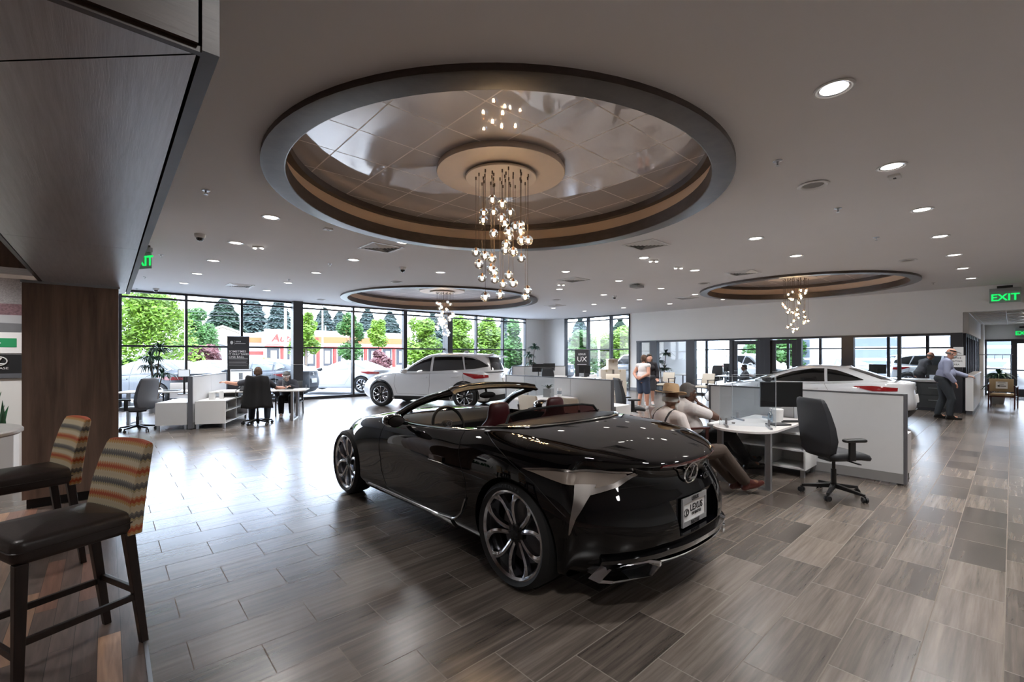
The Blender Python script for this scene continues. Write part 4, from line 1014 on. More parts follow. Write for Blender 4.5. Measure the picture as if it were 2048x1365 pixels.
SUV=dict(W=.947,wb=2.79,wr=.375,z0=.22,rc=.40,fc=.75,arch=True,mp=True,ws='vee',
 ys=[-.62,-.45,-.2,0,.25,.5,.8,1.1,1.4,1.7,2.0,2.3,2.55,2.79,3.0,3.2],
 belt=[(-1.05,1.02),(-.6,1.12),(0,1.11),(.8,1.07),(1.8,1.04),(2.3,1.05),(2.8,1.0),(3.2,.92),(3.6,.82),(3.85,.74)],
 crown=[(-1,.01),(1.9,.02),(2.4,.05),(3.2,.06),(3.8,.03)],
 levels=[dict(f=0,yr=-.88,yf=3.62,w=[(-.6,.80),(0,.84),(2.8,.84),(3.2,.78)]),dict(f=.08,yr=-.96,yf=3.74,w=[(-.6,.85),(0,.90),(2.8,.90),(3.2,.83)]),
  dict(f=.3,yr=-1.04,yf=3.84,w=[(-.6,.885),(0,.94),(1.4,.905),(2.8,.94),(3.2,.86)]),dict(f=.55,yr=-1.01,yf=3.84,w=[(-.6,.885),(0,.947),(1.4,.915),(2.8,.945),(3.2,.86)]),
  dict(f=.78,yr=-.93,yf=3.80,w=[(-.6,.875),(0,.935),(1.4,.92),(2.8,.92),(3.2,.83)]),dict(f=.93,yr=-.91,yf=3.72,w=[(-.6,.84),(0,.895),(1.4,.895),(2.8,.87),(3.2,.78)]),dict(f=1,yr=-.88,yf=3.64,w=[(-.6,.80),(0,.85),(1.4,.86),(2.8,.81),(3.2,.70)])],
 seams=[[(2.28,1.04),(2.3,.7),(2.2,.42),(1.2,.40)],[(1.13,1.05),(1.12,.7),(1.16,.42)],[(.08,1.09),(.02,.85),(.28,.60),(.45,.42),(1.16,.4)]],handles=[(1.32,.92),(.30,.95)],
 tail=([(.35,1.0),(.7,1.03),(1.05,1.06)],[(.35,.93),(.7,.90),(1.04,1.03)]),head=([(.35,.84),(.7,.88),(1.0,.93)],[(.4,.74),(.7,.76),(.98,.89)]),mirror=(1.95,1.1),grille=(.36,.84),plate=.82,badge=1.0)
SUVG=dict(yc=.7,bulge=.02,crown=.05,
 pairs=[((0,-.90,1.10),(0,-.62,1.60)),((.35,-.89,1.10),(.28,-.61,1.60)),((.62,-.80,1.10),(.48,-.56,1.585)),((.80,-.62,1.10),(.585,-.45,1.575)),((.845,-.2,1.08),(.625,-.1,1.60)),((.86,.4,1.06),(.64,.4,1.62)),((.865,1.0,1.05),(.635,.85,1.62)),((.86,1.6,1.03),(.62,1.15,1.60)),((.84,2.0,1.03),(.60,1.32,1.575)),((.72,2.28,1.04),(.50,1.43,1.56)),((.4,2.42,1.05),(.28,1.50,1.565)),((0,2.46,1.06),(0,1.52,1.57))],
 ws=([(-.48,1.545),(0,1.56),(.48,1.545)],[(-.66,1.10),(0,1.12),(.66,1.10)]),rw=([(-.46,1.53),(0,1.55),(.46,1.53)],[(-.64,1.15),(0,1.14),(.64,1.15)]),
 side=[([(1.94,1.13),(1.75,1.25),(1.45,1.42),(1.15,1.525)],[(1.92,1.09),(1.6,1.10),(1.3,1.10),(1.13,1.10)]),([(1.07,1.53),(.6,1.545),(.16,1.54)],[(1.05,1.11),(.6,1.13),(.04,1.16)]),([(.10,1.535),(-.2,1.49),(-.45,1.40),(-.66,1.27)],[(.0,1.165),(-.2,1.18),(-.4,1.205),(-.66,1.255)])],
 dlo=[(1.98,1.09),(1.78,1.26),(1.46,1.45),(1.1,1.555),(.5,1.57),(.1,1.56),(-.25,1.50),(-.7,1.27)],spoiler=(-.5,-.92,1.60,.56),fin=1.68)
build_car('suv_car','white crossover suv parked inside beside the tall street windows',(0,0,0),0,SUV,SUVG,paint('pearl_white_paint',(222,224,228)))
suv=bpy.data.objects['suv_car']
COUPE=dict(W=.92,wb=2.73,wr=.345,z0=.18,rc=.45,fc=.85,ws='twist',
 ys=[-.50,-.35,-.15,0,.25,.5,.8,1.1,1.4,1.7,2.0,2.3,2.55,2.73,2.95,3.1],
 belt=[(-1.0,.96),(-.5,1.0),(0,.98),(.8,.93),(1.6,.90),(2.1,.90),(2.7,.82),(3.1,.74),(3.5,.64),(3.75,.58)],
 crown=[(-1,.01),(1.9,.03),(2.4,.06),(3.1,.06),(3.7,.03)],
 levels=[dict(f=0,yr=-.80,yf=3.5,w=[(-.5,.78),(0,.82),(2.7,.82),(3.1,.74)]),dict(f=.08,yr=-.88,yf=3.62,w=[(-.5,.83),(0,.88),(2.7,.88),(3.1,.79)]),
  dict(f=.3,yr=-.98,yf=3.74,w=[(-.5,.86),(0,.915),(1.4,.87),(2.7,.915),(3.1,.81)]),dict(f=.55,yr=-.98,yf=3.76,w=[(-.5,.86),(0,.92),(1.4,.885),(2.7,.915),(3.1,.81)]),
  dict(f=.8,yr=-.93,yf=3.68,w=[(-.5,.83),(0,.90),(1.4,.885),(2.7,.87),(3.1,.77)]),dict(f=.94,yr=-.95,yf=3.58,w=[(-.5,.78),(0,.84),(1.4,.86),(2.7,.82),(3.1,.72)]),dict(f=1,yr=-.94,yf=3.5,w=[(-.5,.74),(0,.78),(1.4,.82),(2.7,.76),(3.1,.66)])],
 seams=[[(2.05,.90),(2.1,.6),(2.0,.32),(.75,.34)],[(.62,.92),(.5,.7),(.75,.34)]],handles=[(.85,.80)],
 tail=([(.30,.87),(.7,.90),(1.06,.885)],[(.32,.80),(.7,.79),(1.04,.87)]),head=([(.3,.66),(.7,.70),(1.0,.76)],[(.35,.58),(.7,.60),(.98,.72)]),mirror=(1.82,.98),grille=(.26,.62),plate=.62,badge=.83)
COUPEG=dict(yc=.8,bulge=.02,crown=.045,
 pairs=[((0,-.62,1.0),(0,.22,1.31)),((.3,-.60,1.0),(.24,.23,1.31)),((.55,-.5,1.0),(.44,.28,1.295)),((.72,-.25,.985),(.545,.38,1.285)),((.80,.15,.96),(.585,.55,1.30)),((.82,.6,.93),(.60,.8,1.315)),((.825,1.1,.91),(.59,1.0,1.315)),((.82,1.5,.90),(.575,1.12,1.30)),((.80,1.85,.90),(.55,1.24,1.28)),((.66,2.15,.92),(.46,1.32,1.27)),((.36,2.32,.94),(.26,1.38,1.275)),((0,2.38,.95),(0,1.40,1.28))],
 ws=([(-.44,1.255),(0,1.265),(.44,1.255)],[(-.62,.965),(0,.99),(.62,.965)]),rw=([(-.42,1.27),(0,1.28),(.42,1.27)],[(-.5,1.04),(0,1.02),(.5,1.04)]),
 side=[([(1.84,.955),(1.6,1.08),(1.3,1.19),(.9,1.265),(.66,1.27)],[(1.84,.935),(1.5,.94),(1.1,.945),(.8,.955),(.62,.965)]),([(.60,1.265),(.40,1.23),(.15,1.14),(-.1,1.03)],[(.56,.97),(.40,.98),(.15,.995),(-.1,1.02)])])
white=paint('pearl_white_paint',(222,224,228))
build_car('coupe_car','white coupe parked behind the right-hand desk partition',(0,0,0),0,COUPE,COUPEG,white)
coupe=bpy.data.objects['coupe_car']
SEDAN=dict(COUPE,wb=2.87,wr=.345,seams=[[(2.15,.93),(2.18,.6),(2.05,.32),(1.1,.32)],[(1.02,.95),(1.0,.6),(1.06,.32)],[(.12,.98),(.02,.75),(.35,.42),(1.0,.32)]],handles=[(1.2,.82),(.26,.85)],ws='ten',
 ys=[-.50,-.35,-.15,0,.25,.5,.8,1.1,1.4,1.7,2.0,2.3,2.6,2.87,3.05,3.25],
 belt=[(-1.05,.98),(-.5,1.03),(0,1.02),(.8,.98),(1.6,.94),(2.2,.94),(2.8,.86),(3.2,.78),(3.6,.68),(3.85,.6)],
 levels=[dict(l,yr=l['yr']-.05,yf=l['yf']+.14,w=[(a+(.14 if a>2 else 0),c) for a,c in l['w']]) for l in COUPE['levels']],mirror=(1.95,1.0),badge=.86,mp=True)
SEDANG=dict(yc=.8,bulge=.02,crown=.045,
 pairs=[((0,-.72,1.03),(0,-.02,1.39)),((.3,-.70,1.03),(.24,-.01,1.39)),((.55,-.6,1.03),(.44,.04,1.375)),((.74,-.35,1.02),(.545,.15,1.365)),((.81,.05,1.0),(.59,.4,1.385)),((.83,.6,.97),(.61,.75,1.40)),((.835,1.1,.95),(.60,1.0,1.40)),((.83,1.6,.94),(.58,1.16,1.385)),((.80,1.95,.94),(.55,1.3,1.36)),((.66,2.3,.96),(.46,1.4,1.345)),((.36,2.46,.98),(.26,1.46,1.35)),((0,2.5,.99),(0,1.48,1.355))],
 ws=([(-.44,1.33),(0,1.34),(.44,1.33)],[(-.62,1.01),(0,1.03),(.62,1.01)]),rw=([(-.42,1.35),(0,1.36),(.42,1.35)],[(-.5,1.09),(0,1.07),(.5,1.09)]),
 side=[([(1.96,1.0),(1.7,1.13),(1.4,1.26),(1.06,1.345)],[(1.94,.975),(1.6,.98),(1.3,.985),(1.04,.99)]),([(.99,1.35),(.6,1.35),(.2,1.30)],[(.97,.995),(.6,1.01),(.15,1.03)]),([(.13,1.29),(-.05,1.24),(-.25,1.13)],[(.08,1.035),(-.05,1.05),(-.25,1.10)])],
 dlo=[(2.0,.97),(1.72,1.14),(1.4,1.285),(1.0,1.37),(.5,1.375),(.1,1.315),(-.3,1.11)])
silver=mat('silver_car_paint',(88,91,97),.5,.15,.3,coat=.2,var=.01)
build_car('sedan_car','silver four-door sedan parked outside the first left-hand window, nose to the left',(0,0,0),0,SEDAN,SEDANG,silver)
sedan=bpy.data.objects['sedan_car']
def put(o,x,y,rz,wb,label=None,new=True,z=0,group=None):
    """place a car by the middle of its wheelbase"""
    c,s_=math.cos(rz),math.sin(rz); loc=(x+s_*wb/2,y-c*wb/2,z)
    if new: return dup(o,loc,rz,label,group)
    o.location=loc; o.rotation_euler=(0,0,rz); return o
# heading: local +y turned by rz
put(suv,7.81,12.39,R(32),2.79,new=False)
put(coupe,13.45,3.75,R(2),2.73,new=False)
put(sedan,.9,19.7,R(42),2.87,new=False)
put(sedan,4.3,19.7,R(40),2.87,'pale silver sedan outside behind the desk with the tall banner')
put(coupe,7.7,19.8,R(40),2.73,'white two-door coupe outside the window left of the indoor suv')
put(coupe,3.2,25.6,R(60),2.73,'white coupe in the second parking row beyond the silver sedans')
put(suv,20.9,13.6,R(95),2.79,'white suv outside the glass corner behind the cardboard boxes')
put(suv,26.5,9.2,R(150),2.79,'white suv outside seen through the office windows, left one')
put(sedan,33.0,6.4,R(160),2.87,'silver sedan outside seen through the office door')
put(suv,27.5,1.6,R(170),2.79,'white suv outside seen through the right office windows')
put(sedan,20.8,20.5,R(10),2.87,'silver sedan outside beyond the potted plant in the corner')
put(suv,32.5,-.9,R(100),2.79,'white suv outside the far entrance doors')
# ---------------------------------------------------------------- furniture
M_cushion=mat('dark_brown_leather',(44,36,34),.36,bump=.08,bscale=160,var=.1)
M_grey_f=mat('charcoal_chair_fabric',(44,45,49),.62,bump=.12,bscale=300,spec=.4)
M_grey_l=mat('grey_chair_leather',(92,94,100),.45,bump=.06,bscale=200)
M_cream=mat('cream_vinyl',(214,204,188),.5,var=.03)
M_wine=wood_material('dark_red_mahogany',(52,22,20),(84,38,33),(6,6,1),.3,.05)
M_panel=mat('pale_grey_partition_panel',(205,206,208),.62,bump=.1,bscale=500,var=.03)
M_gedge=mat('grey_aluminium_edge',(112,113,118),.4,metal=.5)
M_table=mat('pale_table_laminate',(222,218,216),.3,var=.02)
def stripe_fabric():
    m,nt,N,L,b=nmat('striped_ikat_fabric')
    tc=N.new('ShaderNodeTexCoord'); sp=N.new('ShaderNodeSeparateXYZ'); L.new(tc.outputs['Object'],sp.inputs[0])
    ad=N.new('ShaderNodeMath'); ad.operation='ADD'; L.new(sp.outputs[0],ad.inputs[0]); L.new(sp.outputs[1],ad.inputs[1])
    mu=N.new('ShaderNodeMath'); mu.operation='MULTIPLY'; mu.inputs[1].default_value=90; L.new(ad.outputs[0],mu.inputs[0])
    tr=N.new('ShaderNodeMath'); tr.operation='PINGPONG'; tr.inputs[1].default_value=1; L.new(mu.outputs[0],tr.inputs[0])
    z=N.new('ShaderNodeMath'); z.operation='MULTIPLY_ADD'; L.new(tr.outputs[0],z.inputs[0]); z.inputs[1].default_value=.011; L.new(sp.outputs[2],z.inputs[2])
    m1=N.new('ShaderNodeMath'); m1.operation='MULTIPLY'; m1.inputs[1].default_value=6.6; L.new(z.outputs[0],m1.inputs[0])
    fr=N.new('ShaderNodeMath'); fr.operation='FRACT'; L.new(m1.outputs[0],fr.inputs[0])
    cr=N.new('ShaderNodeValToRGB'); L.new(fr.outputs[0],cr.inputs[0]); cr.color_ramp.interpolation='CONSTANT'; e=cr.color_ramp.elements
    cols=[(0,(206,190,160)),(.14,(196,150,96)),(.24,(186,92,62)),(.36,(205,150,110)),(.44,(214,200,172)),(.62,(180,164,128)),(.7,(104,100,98)),(.82,(130,126,120)),(.9,(208,194,164))]
    e[0].position=0; e[0].color=lin(cols[0][1])+(1,); e[1].position=.14; e[1].color=lin(cols[1][1])+(1,)
    for p,c in cols[2:]: q=e.new(p); q.color=lin(c)+(1,)
    L.new(cr.outputs[0],b.inputs['Base Color']); b.inputs['Roughness'].default_value=.85
    n2=N.new('ShaderNodeTexNoise'); n2.inputs['Scale'].default_value=500; L.new(tc.outputs['Object'],n2.inputs[0])
    bp=N.new('ShaderNodeBump'); bp.inputs['Strength'].default_value=.25; bp.inputs['Distance'].default_value=.002; L.new(n2.outputs[0],bp.inputs['Height']); L.new(bp.outputs[0],b.inputs['Normal'])
    return m
M_stripe=stripe_fabric()
def rslab(b,cx,cy,w,d,z0,z1,r=.04,topcrown=0,n=4):
    """rounded cushion: plan rounded rect, edges rolled"""
    h=z1-z0; k=min(.03,h*.4); rings=[]
    for dz,ins in ((0,k),(k*.3,k*.3),(k,0),(h-k,0),(h-k*.3,k*.3),(h,k),(h+topcrown,k+min(w,d)*.3)):
        rings.append([(x,y,z0+dz) for x,y in rrect(w-2*ins,d-2*ins,max(.006,r-ins*.5),n,cx,cy)])
    return b.loft(rings)
# bar stool: local +y is the direction it faces
def bar_stool(label,loc,rz):
    t=thing('bar_stool',label,'bar stool',loc,rz,'patterned bar stools')
    SH=.745; hw=.215
    b=MB(); rslab(b,0,.0,.47,.47,SH-.115,SH,.05,.02); b.build('seat',M_cushion,t,smooth=50)
    b=MB(); b.tube([(x,y,SH-.055) for x,y in rrect(.475,.475,.05,4)],.004,5,closed=True); b.build('seat_piping',M_cushion,t)
    # backrest: slightly curved, tapering to the top, leaning back
    rings=[]
    for z,w,y,tk in ((SH-.13,.225,-.235,.07),(SH-.02,.225,-.242,.075),(SH+.12,.222,-.262,.07),(SH+.25,.212,-.29,.058),(SH+.33,.203,-.312,.046),(SH+.352,.198,-.318,.03)):
        ring=[]
        for k in range(9): u=-1+2*k/8; ring.append((u*w,y+tk/2-.022*(1-u*u),z+.008*(1-u*u)))
        for k in range(9): u=1-2*k/8; ring.append((u*w,y-tk/2-.022*(1-u*u),z+.008*(1-u*u)))
        rings.append(ring)
    b=MB(); b.loft(rings); b.build('backrest',M_stripe,t,smooth=50,bevel=.008,seg=3)
    def leg(x0,y0,x1,y1):
        b=MB(); r0,r1=.024,.017
        b.loft([[(x1+i*r1,y1+j*r1,0) for i,j in ((-1,-1),(1,-1),(1,1),(-1,1))],[(x0+i*r0,y0+j*r0,SH-.11) for i,j in ((-1,-1),(1,-1),(1,1),(-1,1))]]); return b.build('leg',M_espresso,t,smooth=0,bevel=.003)
    for s in (-1,1): leg(s*.2,.2,s*.2,.21); leg(s*.195,-.215,s*.195,-.29)
    for p,q in (((-.2,.205,.20),(.2,.205,.20)),((-.197,-.265,.29),(.197,-.265,.29)),((-.2,.205,.27),(-.197,-.262,.27)),((.2,.205,.27),(.197,-.262,.27))):
        b=MB(); b.bar(p,q,.022,.034); b.build('footrest_rail',M_espresso,t,smooth=0,bevel=.003)
    return t
bar_stool('nearest bar stool with striped woven back and dark leather seat, left foreground',(-.19,3.30,.006),R(113))
bar_stool('second striped bar stool standing behind the nearest one, against the wooden column',(-.47,4.86,.006),R(108))
bar_stool('dark bar stool at the far side of the round table, only its seat edge showing',(-1.25,5.55,.006),R(-110))
t=thing('bar_table','round pale bar-height table at the left edge beside the striped stools','table',(-1.02,5.08,.006))
b=MB(); b.lathe([(.001,1.0),(.53,1.0),(.545,1.012),(.545,1.03),(.535,1.04),(.001,1.04)],64); b.build('tabletop',M_table,t)
b=MB(); b.cyl((0,0,.03),(0,0,1.0),.04,n=20); b.build('pedestal',M_dark,t)
b=MB(); b.lathe([(.001,0),(.2,0),(.2,.012),(.05,.035),(.001,.035)],40); b.build('base_plate',M_dark,t)
# planter against the mural wall
t=thing('planter_box','long white planter box with green snake plants under the race car mural','planter',(-1.75,8.45,0))
b=MB()
b.box(-.9,.9,-.25,.25,0,.62); b.build('box',M_wlam,t,smooth=0,bevel=.01); b=MB(); b.box(-.87,.87,-.22,.22,.6,.635); b.build('soil',mat('dark_soil',(40,32,28),.9),t,smooth=0)
r=random.Random(3); b=MB()
for k in range(70):
    x,y=r.uniform(-.84,.84),r.uniform(-.19,.19); h=r.uniform(.28,.55); a=r.uniform(0,PI); tx,ty=r.uniform(-.08,.08),r.uniform(-.08,.08); w=r.uniform(.022,.035)
    rows=[]
    for i in range(5):
        u=i/4; ww=w*(1-u**2.2)+.002; cx,cy_=x+tx*u*u,y+ty*u*u; d=(math.cos(a+u*.5)*ww,math.sin(a+u*.5)*ww)
        rows.append([(cx-d[0],cy_-d[1],.6+h*u),(cx+d[1]*.3,cy_-d[0]*.3,.6+h*u),(cx+d[0],cy_+d[1],.6+h*u)])
    b.loft(rows,cu=False)
b.build('leaves',mat('snake_plant_leaf',(36,84,52),.4,var=.45,scale=14),t)
# race car mural on the wall
def mural():
    y=8.955; x0,x1=-2.6,-.6; 
    t=thing('wall_mural_picture','large wall mural of a black race car with green number 14 and grandstand crowd','mural',(0,y,0))
    def P(n,m,pl,th=.0): b=MB(); b.prism([(a,c) for a,c in pl],-.006-th,0,'y'); return b.build(n,m,t,smooth=0)
    def rc(a,c,e,f): return [(a,e),(c,e),(c,f),(a,f)]
    P('backdrop',mat('grandstand_crowd',(150,148,150),.7,var=.6,scale=80),rc(x0,x1,1.28,2.62))
    P('crowd_band',mat('crowd_people_band',(120,92,98),.7,var=.85,scale=60),rc(x0,x1,2.13,2.28),.002)
    P('pit_wall',mat('pit_wall_grey',(172,174,178),.6),rc(x0,x1,1.96,2.13),.002)
    P('windscreen',mat('mural_windscreen',(112,114,118),.5,var=.3),[(x0,1.83),(-.88,1.83),(-.84,2.02),(x0,2.05)],.004)
    P('bonnet_white',M_paper,[(x0,1.62),(-.74,1.62),(-.82,1.90),(x0,1.88)],.006)
    P('number_patch',mat('green_number_patch',(40,150,96),.5),rc(-1.40,-.90,1.70,1.82),.008)
    P('bumper_black',mat('mural_black',(30,31,34),.5),[(x0,1.34),(-.60,1.34),(-.60,1.60),(x0,1.62)],.009)
    P('splitter',mat('mural_grey_splitter',(96,98,104),.4),rc(x0,x1,1.29,1.35),.010)
    text('number_text','14',.13,M_paper,t,(-1.12,-.016,1.76),(R(90),0,0),.001,bold=.002,sx=1.25)
    emblem(t,lambda a,c,off=.003: Vector((a,-.02,c)),-1.06,1.515,.062,M_paper)
    text('badge_text','SENASE',.04,M_paper,t,(-1.06,-.017,1.42),(R(90),0,0),.001,sx=1.3)
    text('sponsor_text','IT',.045,M_ink,t,(-1.12,-.016,1.655),(R(90),0,0),.001,shear=.3)
mural()
# ---------------------------------------------------------------- office chairs (local +y is the facing direction)
def office_chair(label,loc,rz,fabric=None,group='office swivel chairs',arms=True,star=10):
    t=thing('office_chair',label,'office chair',loc,rz,group); m=fabric or M_grey_f
    b=MB(); b.cyl((0,0,.08),(0,0,.30),.03,.026,12); b.cyl((0,0,.3),(0,0,.42),.018,n=12); b.build('gas_column',M_black,t)
    b=MB()
    for k in range(5):
        a=R(72*k+star); e=(.31*math.cos(a),.31*math.sin(a)); b.loft([[(.03*math.cos(a)-s*math.sin(a)*.024,.03*math.sin(a)+s*math.cos(a)*.024,z) for s,z in ((-1,.085),(1,.085),(1,.135),(-1,.135))],[(e[0]-s*math.sin(a)*.016,e[1]+s*math.cos(a)*.016,z) for s,z in ((-1,.062),(1,.062),(1,.09),(-1,.09))]])
    b.build('star_base',M_black,t,bevel=.005)
    for k in range(5):
        a=R(72*k+star); c=MB(); x,y=.31*math.cos(a),.31*math.sin(a); d=Vector((math.cos(a+.9),math.sin(a+.9),0))
        for s in (-1,1): p=Vector((x,y,.029))+d*s*.016; c.cyl(p-d*.01,p+d*.01,.029,n=14)
        c.cyl((x,y,.04),(x,y,.07),.012,n=8); c.build('caster',M_black,t)
    b=MB(); b.box(-.09,.09,-.12,.12,.40,.445); b.cyl((.09,.05,.42),(.24,.07,.41),.008); b.ball((.26,.072,.41),(.035,.02,.008),8,6); b.build('tilt_mechanism',M_black,t,bevel=.008)
    b=MB(); rings=[]
    for z,i in ((.445,.03),(.455,.008),(.485,0),(.515,.012),(.525,.05)):
        rings.append([(x,y,z-(max(0,y-.15)*.25 if y>.15 else 0)) for x,y in rrect(.50-2*i,.50-2*i,.1,6,0,.04)])
    b.loft(rings); b.build('seat',m,t,smooth=60)
    rings=[]
    for z,w,y,tk in ((.47,.17,-.20,.05),(.52,.215,-.205,.075),(.65,.235,-.20,.085),(.80,.235,-.225,.075),(.95,.22,-.26,.06),(1.06,.20,-.29,.05),(1.10,.185,-.30,.035),(1.112,.16,-.303,.012)):
        ring=[]
        for k in range(9): u=-1+2*k/8; ring.append((u*w,y+tk/2+.03*(u*u-.5),z))
        for k in range(9): u=1-2*k/8; ring.append((u*w,y-tk/2+.03*(u*u-.5),z))
        rings.append(ring)
    b=MB(); b.loft(rings); b.build('backrest',m,t,smooth=70)
    if arms:
        for s in (-1,1):
            b=MB(); b.bar((s*.19,.0,.45),(s*.275,-.01,.46),.07,.025); b.bar((s*.275,-.02,.45),(s*.285,-.03,.66),.028,.07,(0,1,0))
            q=b.build('armrest',M_black,t,smooth=0,bevel=.006); b=MB(); rslab(b,s*.285,.0,.085,.26,.655,.69,.035); b.build('arm_pad',M_black,q,smooth=60)
    return t
office_chair('black swivel chair with arms in front of the right-hand white partition',(6.16,1.36,0),R(-127),star=22)
office_chair('grey leather swivel chair at the left desk beside the wooden column',(.48,12.3,0),R(42),M_grey_l,star=40)
office_chair('swivel chair under the dark jacket, occupied by the man at the left desk',(2.58,11.62,0),R(-14),star=18)
office_chair('black swivel chair between the middle partition and the standing visitors',(8.2,5.4,0),R(-128),star=5)
office_chair('small dark swivel chair back behind the middle partition, far end',(11.6,10.9,0),R(150),star=5)
# jacket draped over the left chair
c=math.cos(R(-14)); s=math.sin(R(-14))
b=MB(); rings=[]
for z,w,y,tk in ((.40,.32,-.30,.06),(.46,.315,-.305,.08),(.6,.29,-.30,.09),(.8,.27,-.31,.10),(.98,.245,-.335,.10),(1.10,.225,-.355,.09),(1.13,.20,-.36,.05)):
    ring=[]
    for k in range(13): u=-1+2*k/12; ring.append((u*w,y+tk/2+.07*(u*u-.3)+.008*math.sin(9*u+z*5),z+.012*math.sin(5*u)))
    for k in range(13): u=1-2*k/12; ring.append((u*w,y-tk/2+.07*(u*u-.3)+.012*math.sin(11*u),z+.012*math.sin(5*u)))
    rings.append(ring)
b.loft(rings); j=b.build('jacket',mat('black_jacket_cloth',(24,24,27),.9,bump=.2,bscale=60),smooth=80)
j.location=(2.58,11.62,0); j.rotation_euler=(0,0,R(-14)); tag(j,'dark jacket draped over the swivel chair at the left desk','jacket')
# ---------------------------------------------------------------- guest chairs
def guest_chair(label,loc,rz,up=None,frame=None,group='upholstered guest chairs'):
    t=thing('guest_chair',label,'chair',loc,rz,group); up=up or M_cream; fr=frame or M_espresso
    b=MB(); rslab(b,0,.02,.50,.50,.365,.435,.04,.008); b.build('seat',up,t,smooth=60)
    rings=[]
    for z,y in ((.50,-.235),(.53,-.238),(.7,-.255),(.86,-.29),(.885,-.297)):
        k=.02 if z in (.53,.7,.86) else .008
        ring=[(-.25,y-k,z),(-.12,y-k-.01,z),(.12,y-k-.01,z),(.25,y-k,z),(.25,y+k,z),(.12,y+k-.006,z),(-.12,y+k-.006,z),(-.25,y+k,z)]; rings.append(ring)
    b=MB(); b.loft(rings); b.build('backrest',up,t,smooth=40,bevel=.006)
    for s in (-1,1):
        b=MB(); b.bar((s*.275,.25,0),(s*.275,.25,.65),.03,.035,(0,1,0)); b.build('leg',fr,t,smooth=0,bevel=.003)
        b=MB(); b.bar((s*.265,-.28,0),(s*.265,-.22,.45),.03,.035,(0,1,0)); b.bar((s*.265,-.22,.43),(s*.265,-.28,.7),.03,.03,(0,1,0)); b.build('leg',fr,t,smooth=0,bevel=.003)
        b=MB(); b.bar((s*.275,-.27,.645),(s*.275,.285,.66),.05,.026); b.build('armrest',fr,t,smooth=0,bevel=.006)
    b=MB(); b.bar((-.27,.22,.35),(.27,.22,.35),.03,.03); b.bar((-.26,-.22,.35),(.26,-.22,.35),.03,.03)
    for s in (-1,1): b.bar((s*.27,-.22,.35),(s*.27,.22,.35),.03,.03)
    b.build('seat_frame',fr,t,smooth=0)
    return t
g0=guest_chair('cream guest chair in front of the middle desk, nearer one',(5.93,4.98,0),R(-84))
dup(g0,(5.82,5.72,0),R(-94),'cream guest chair in front of the middle desk, farther one')
dup(g0,(16.75,9.35,0),R(90),'cream armchair against the office glass beside the standing woman')
dup(g0,(16.75,7.75,0),R(84),'cream armchair against the office glass right of the seated men')
dup(g0,(13.7,9.7,0),R(130),'cream armchair in front of the stacked cardboard boxes')
M_tanv=mat('tan_vinyl',(150,112,92),.45)
guest_chair('dark red wooden armchair under the man in the straw hat',(4.55,2.60,0),R(-112),M_tanv,M_wine)
guest_chair('dark red wooden armchair under the man resting his chin',(5.69,2.99,0),R(-126),M_tanv,M_wine)
gc=guest_chair('tan chair with an arrow sign taped to its back in the corridor',(20.0,.18,0),R(-96),mat('tan_chair_fabric',(186,164,130),.7),M_wine)
guest_chair('white guest chair beyond the left desk near the potted dracaena',(1.35,13.9,0),R(164),mat('white_vinyl',(216,216,218),.5),M_dark)
guest_chair('dark guest chair under the woman in the face shield',(3.62,12.85,0),R(150),mat('black_vinyl',(30,30,33),.5),M_black)
# arrow sign taped to the corridor chair back (back face looks at the room)
def sign(name,label,loc,rz,w,h,lines,arrow=False):
    t=thing(name,label,'paper sign',loc,rz); b=MB(); b.box(-w/2,w/2,-.002,.002,-h/2,h/2); b.build('sheet',M_paper,t,smooth=0)
    for (s,z,sz) in lines: text('lettering',s,sz,M_ink,t,(0,-.003,z),(R(90),0,0),.0005,bold=.0006)
    if arrow:
        b=MB(); b.prism([(-.10,-h*.2),(-.045,-h*.2+.035),(-.045,-h*.2+.012),(.09,-h*.2+.012),(.09,-h*.2-.012),(-.045,-h*.2-.012),(-.045,-h*.2-.035)],-.004,-.002,'y'); b.build('arrow',M_ink,t,smooth=0)
    return t
sign('paper_sign','white paper sign with a black left arrow on the back of the corridor chair',(19.695,.2,.725),R(-96),.24,.26,[('SERVICE',.09,.038),('WAITING',.045,.038),('AREA',.0,.038)],True)
# ---------------------------------------------------------------- workstations
def shelf_unit(label,loc,rz,W,D,H,cols,openside=1,feet=.1):
    """low credenza: W along local x, D along local y, open shelves on +y or -y side"""
    t=thing('credenza',label,'cabinet',loc,rz,'low white credenzas'); T=.02
    b=MB(); b.box(-W/2,W/2,-D/2,D/2,H-.025,H); b.build('top',M_wlam,t,smooth=0,bevel=.003)
    b=MB(); 
    b.box(-W/2,-W/2+T,-D/2,D/2,feet,H-.025); b.box(W/2-T,W/2,-D/2,D/2,feet,H-.025); b.box(-W/2+T,W/2-T,-D/2,D/2,feet,feet+T)
    yb=-D/2 if openside>0 else D/2-T; b.box(-W/2+T,W/2-T,yb,yb+T,feet+T,H-.025)
    for k in range(1,cols): x=-W/2+W*k/cols; b.box(x-T/2,x+T/2,-D/2+T,D/2-T,feet+T,H-.025)
    b.build('carcass',M_wlam,t,smooth=0)
    zm=feet+(H-feet)*.5
    b=MB(); b.box(-W/2+T,W/2-T,-D/2+T,D/2-.005,zm,zm+T); b.build('shelf',M_wlam,t,smooth=0)
    for sx in (-1,1):
        for sy in (-1,1): b=MB(); b.box(sx*(W/2-.04)-.022,sx*(W/2-.04)+.022,sy*(D/2-.04)-.022,sy*(D/2-.04)+.022,0,feet); b.build('foot',M_steel,t,smooth=0)
    return t
